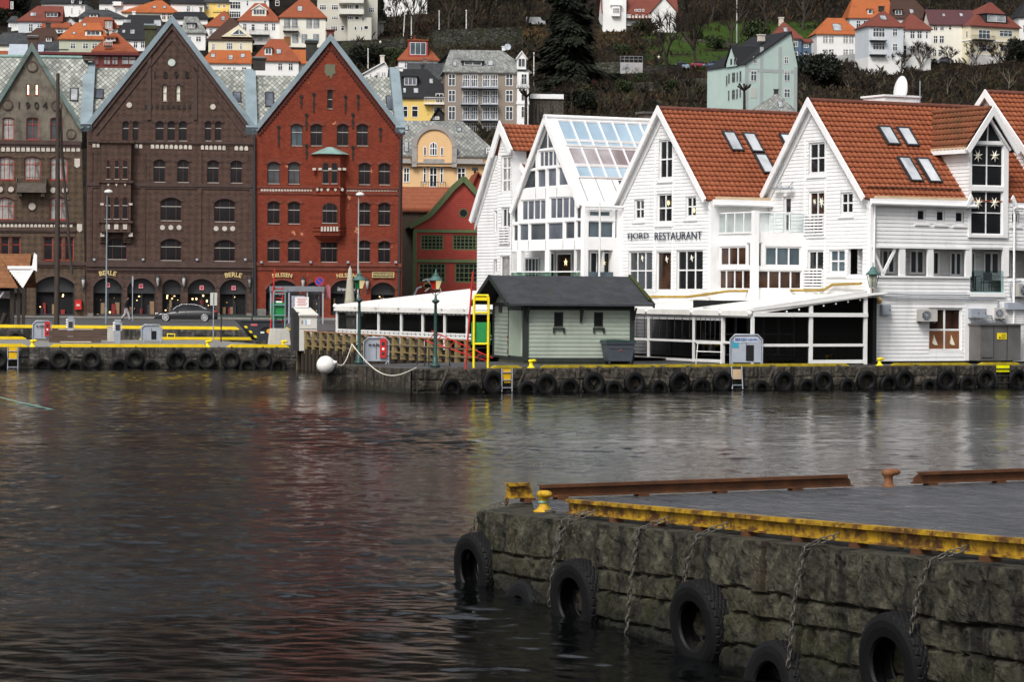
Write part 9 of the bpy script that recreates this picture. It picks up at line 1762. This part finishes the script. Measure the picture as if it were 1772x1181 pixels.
for x,y,l,c_,fl in ((1194,121,'silver blue car parked on the hill road',(.22,.30,.40),False),(1229,119,'dark red car parked on the hill road',(.20,.02,.03),True),(1250,119,'blue car half hidden by the mint house',(.05,.10,.18),False),(1649,112,'dark grey hatchback below the pale yellow villa',(.045,.05,.06),False)):
    p_ = on_hill(x,y); car(Fr((p_.x-2.2 if fl else p_.x-2.2,p_.y-1.0,p_.z+.15),4), l, mat('car_paint_%d'%x,c_,.3,.05,1,spec=.5), 4.2, 1.45, 1.75, flip=fl, simple=True)
p_ = on_hill(903+24,44); root = thing('parked_van','small grey-white van half hidden by the conifer','van',Fr(p_,0)); mb = MB(); mb.prism([(-2.3,.3),(2.3,.3),(2.3,1.0),(1.5,1.2),(1.0,2.0),(-2.3,2.0)],-.9,.9); mb.build('body',mat('van_grey',(.35,.36,.38),.4),root); [MB().tube([(x_,-.95,.35),(x_,-.7,.35)],.35,10).build('wheel',rubber,root) for x_ in (-1.4,1.4)]
# ------------------------------------------------------------------ fittings on the white houses' quay side
def ac_unit(F, u, z_, w_, h_, lab, yaw=0, v=-.05):
    root = thing('cooling_unit', lab, 'air conditioner', F.sub(u, v, z_, yaw)); MB().box(-w_/2,w_/2,-.36,-.04,0,h_).build('housing',mat('ac_grey',(.36,.35,.33),.5,.1,2,dirt=.4),root); mb = MB(); mb.prism(circ(-w_*.08,h_*.5,h_*.38,20),-.375,-.361); mb.build('fan_opening',black_void,root); mb = MB()
    for r_ in (.12,.24,.36): ring = [(-w_*.08+h_*r_*math.cos(t*math.pi/10),-.385,h_*.5+h_*r_*math.sin(t*math.pi/10)) for t in range(21)]; mb.tube(ring,.012,4,0,True,False)
    for a in range(4): t = a*math.pi/4; mb.bar((-w_*.08-h_*.38*math.cos(t),-.385,h_*.5-h_*.38*math.sin(t)),(-w_*.08+h_*.38*math.cos(t),-.385,h_*.5+h_*.38*math.sin(t)),.015,.015,0,(0,1,0))
    mb.build('fan_guard',galv,root); mb = MB(); [mb.box(s_*w_*.35-.03,s_*w_*.35+.03,-.4,.05,-.08,-.005) for s_ in (-1,1)]; mb.build('bracket',dark_iron,root); return root
def sbox(z,x0,y0,x1,y1): u0,zt = S5.F.uz(z,x0,y0); u1,zb = S5.F.uz(z,x1,y1); return (u0+u1)/2, zb, u1-u0, zt-zb
a = sbox('s',520,665,655,770); ac_unit(S5.F,a[0],a[1],a[2],a[3],'tilted cooling unit left of the sailboat window',-18,-.12)
a = sbox('s',1185,655,1245,745); ac_unit(S5.F,a[0],a[1],max(.5,a[2]),a[3],'small cooling unit above the steel cabinet with pipes',-30,-.12)
a = sbox('s',1345,450,1450,560); ac_unit(S5.F,a[0],a[1],a[2],a[3],'large round-fan cooling unit cut by the right frame edge',0,-.1)
def wall_box(z, x0,y0,x1,y1,lab,m,dp=.2,cat='box',name='meter_box'):
    u,zb,w_,h_ = sbox(z,x0,y0,x1,y1); root = thing(name,lab,cat,S5.F.sub(u,-.045,zb)); MB().box(-w_/2,w_/2,-dp,0,0,h_).build('housing',m,root); mb = MB(); mb.box(-w_/2+.04,w_/2-.04,-dp-.012,-dp-.002,.04,h_-.04); mb.build('door',m,root); MB().box(w_/2-.1,w_/2-.07,-dp-.03,-dp-.012,h_*.45,h_*.6).build('handle',dark_iron,root); return root
wall_box('s',205,628,278,718,'small grey meter box on the boarded wall beside the drainpipe',grey_box); wall_box('s',958,660,1028,740,'left one of two grey switch boxes above the steel cabinet',grey_box,.25); wall_box('s',1030,662,1088,742,'right one of two grey switch boxes above the steel cabinet',grey_box,.25)
u,zb,w_,h_ = sbox('s',965,800,1305,1100); steel = mat('steel_cabinet',(.17,.165,.16),.4,.2,1.2,metal=.45,dirt=.4); root = thing('steel_cabinet','tall stainless steel transformer cabinet with a yellow warning sign','cabinet',S5.F.sub(u,-.05,zb)); MB().box(-w_/2,w_/2,-.9,0,0,h_).build('housing',steel,root); MB().box(-w_/2-.08,w_/2+.12,-1.0,.02,h_+.003,h_+.07).build('lid',steel,root)
mb = MB(); [mb.box(-w_/2+w_*f-.012,-w_/2+w_*f+.012,-.915,-.9,.03,h_-.03) for f in (.33,.66)]; mb.build('door_gap',dark_iron,root); mb = MB(); mb.box(w_*-.09,w_*.145,-.92,-.903,h_*.60,h_*.78,0); mb.prism([(w_*-.05,h_*.63),(w_*-.0,h_*.63),(w_*-.025,h_*.69)],-.93,-.92,1); [mb.box(w_*.015,w_*.12,-.93,-.92,h_*(.63+.05*i),h_*(.645+.05*i),1) for i in range(3)]; mb.build('warning_sign',[bright_yellow,dark_iron],root); [MB().box(x_-.1,x_+.1,-.8,-.1,-.35,-.002).build('foot',dark_iron,root) for x_ in (-w_*.35,w_*.3)]; MB().box(-w_*.46,-w_*.2,-.915,-.902,h_*.06,h_*.10).build('vent',dark_iron,root)
mb = MB(); px_ = lambda x,y,v=-.12: (S5.F.uz('s',x,y)[0],v,S5.F.uz('s',x,y)[1])
for pts in (((130,545),(350,572),(720,578),(1000,580),(1180,582),(1210,600),(1190,690)),((150,530),(450,540),(960,545)),((1085,722),(1150,722),(1160,770)),((975,742),(975,780),(1190,780)),((1005,742),(1010,770),(1180,765)),((1195,745),(1260,780)),((1310,560),(1300,430),(1400,425))): mb.tube([px_(x,y) for x,y in pts],.035,5)
tag(mb.build('wall_pipes',galv,None,S5.F),'grey pipes and cables running along the boarded wall above the sailboat window','pipes')
u,zb,w_,h_ = sbox('s',1278,670,1500,1110); root = thing('roller_gate','white ribbed roller gate at the right frame edge','gate',S5.F.sub(u-w_/2,-.05,zb)); mb = MB(); k_ = 22
for i in range(k_): mb.prism([(0,h_*i/k_),(w_,h_*i/k_),(w_,h_*(i+.85)/k_),(0,h_*(i+.85)/k_)],-.06 if i%2 else -.05,.02)
mb.build('shutter',white,root); MB().box(-.1,w_+.1,-.25,.0,h_+.002,h_+.35).build('shutter_box',grey_box,root)
u,zb,w_,h_ = sbox('s',930,615,1275,1100); S5.part(MB().box(S5.F.uz('s',930,615)[0],S5.F.uz('s',1276,615)[0],-.035,.0,zb,zb+h_),'smooth_panel',white_trim)
# sailboat cut-outs in the brown window
mb = MB(); wood_b = mat('window_wood',(.20,.075,.03),.6,.2,1.5,col2=(.26,.11,.045))
u0,zt = S5.F.uz('s',632,842); u1,zb = S5.F.uz('s',905,1015); S5.part(MB().box(u0,u1,.10,.118,zb,zt),'brown_blind',wood_b)
for x in (688,835): 
    q = [S5.F.uz('s',x+dx,y) for dx,y in ((-10,885),(24,972),(-4,972),(-12,960))]; mb.prism(q,.085,.097); q = [S5.F.uz('s',x+dx,y) for dx,y in ((-16,918),(-12,962),(-20,962))]; mb.prism(q,.085,.097)
S5.part(mb,'sailboat_cutout',paper)
mb = MB(); p0 = S5.F.uz('s',795,690); 
# lamp on the house corner, like the quay lamps
u,z_ = S5.F.uz('s',92,560); root = thing('wall_street_lamp','copper-roofed street lantern on a rusty bracket at the white house corner','street lamp',S5.F.sub(u,-.55,z_)); mb = MB(); mb.tube([(.25,.5,-.6),(.1,.2,-.25),(0,0,.38)],.05,6); mb.build('bracket',mat('rusty_bracket',(.16,.09,.03),.7,.3,5),root); zb_ = .45; zt = 1.05; mb = MB()
for a in range(4): t = math.pi/4+a*math.pi/2; mb.bar((.15*math.cos(t),.15*math.sin(t),zb_),(.29*math.cos(t),.29*math.sin(t),zt),.03,.03)
mb.build('lantern_frame',lamp_green,root); mb = MB(); mb.lathe([(.13,zb_),(.26,zt)],4,M=None); mb.build('lantern_glass',mat('lamp_pale_glass',(.32,.33,.27),.3,.1),root); mb = MB(); mb.lathe([(.36,zt),(.33,zt+.06),(.16,zt+.22),(.14,zt+.3),(.03,zt+.4),(.02,zt+.6)],8); mb.build('lantern_roof',mat('verdigris',(.055,.12,.11)),root)
u,z_ = S5.F.uz('s',175,592); root = thing('globe_lamp','round yellowed globe lamp on a short arm above the meter box','lamp',S5.F.sub(u,-.25,z_)); MB().sphere((0,0,0),.17,12,8).build('globe',mat('globe_yellow',(.55,.38,.16),.4,.1),root); MB().tube([(0,.2,-.12),(-.25,.2,-.2),(-.45,.22,-.55)],.03,5).build('arm',dark_iron,root)
# balcony chairs behind the glass
def chair(F, u, v, z_, lab, yaw=0):
    root = thing('balcony_chair',lab,'chair',F.sub(u,v,z_,yaw),'chairs on the glass-railed balcony'); mb = MB(); mb.box(-.22,.22,-.22,.22,.42,.46); mb.build('seat',dark_iron,root); MB().box(-.22,.22,.19,.23,.5,.92).build('backrest',dark_iron,root)
    for x_ in (-.2,.2):
        for y_ in (-.2,.2): MB().tube([(x_,y_,0),(x_,y_,.62 if y_ < 0 else .9)],.018,5).build('leg',dark_iron,root)
        MB().box(x_-.02,x_+.02,-.2,.22,.62,.65).build('armrest',dark_iron,root)
u,z_ = S5.F.uz('s',1180,512); chair(S5.F,u,.6,z_+.0,'black armchair on the glass-railed balcony, right one',160); u,_z = S5.F.uz('s',1025,512); chair(S5.F,u,.6,z_,'black armchair on the glass-railed balcony, left one, cut by the post',-150)
root = thing('balcony_table','small round black table on the glass-railed balcony','table',S5.F.sub(S5.F.uz('s',1085,512)[0],.6,z_)); MB().lathe([(.30,.70),(.30,.73)],14).build('tabletop',dark_iron,root); MB().lathe([(.2,0),(.04,.05),(.03,.7)],8).build('pedestal',dark_iron,root)
# roof-top things behind the ridge of the tower house
rp = P(1556,195,152); root = thing('satellite_dish','white satellite dish on the flat plant room behind the orange ridge','satellite dish',T(rp)); Md = T((0,0,1.15)) @ RZ(-62) @ RX(84); MB().lathe([(.04,.16),(.35,.10),(.62,.0),(.70,-.1),(.71,-.07),(.5,.06)],22,M=Md @ Matrix.Diagonal((.85,1.15,1,1))).build('dish',mat('dish_white',(.62,.63,.64),.5,.06),root); mb = MB(); mb.tube([(0,0,-.8),(0,0,1.1)],.05,6); mb.tube([(0,.05,.45),(.75,-.45,.25),(.8,-.5,.5)],.03,5); mb.build('mount',dark_iron,root); MB().sphere((.82,-.5,.5),.1,6,5).build('receiver',galv,root)
F = Fr(P(1531,187,151),28); root = thing('plant_room','low white plant room with vents behind the orange ridge','plant room',F); MB().box(0,2.2,0,2,-2,.62).build('wall',white_trim,root); MB().box(-.08,2.28,-.08,2.1,.622,.72).build('roof',white_trim,root); MB().tube([(2.1,-.2,-.5),(2.1,-.2,1.5)],.03,5).build('aerial',galv,root)
for x,y,l,s_ in ((1424,178,'white capped chimney vent behind the left part of the ridge',.7),(1646,188,'white capped brick vent behind the tower dormer',1.15)):
    F = Fr(P(x,y,150),28); root = thing('roof_vent',l,'chimney',F); MB().box(-.3*s_,.3*s_,-.3,.3,-1.5,-.02).build('stack',mat('vent_brick',(.14,.06,.05),.8,.3,3) if s_ > 1 else chim,root); MB().box(-.42*s_,.42*s_,-.4,.4,.0,.16).build('cap',white_trim,root)
F = Fr(P(1122,214,168),28); root = thing('roof_vent','grey chimney pot stack between the glazed ridge and the restaurant roof','chimney',F); MB().box(-.45,.45,-.4,.4,-2.5,.55).build('stack',chim,root); MB().box(-.6,.6,-.5,.5,.552,.68).build('cap',mat('stack_cap',(.10,.095,.09),.9),root)
mp_ = G(1037,520,ZP) if False else P(1037,478,148.5); mb = MB(); mb.tube([(mp_.x,mp_.y,2),(mp_.x+.0,mp_.y,9.0)],[.06,.045],6); tag(mb.build('flag_mast',wp),'slim white mast standing in front of the glass gable house','mast')
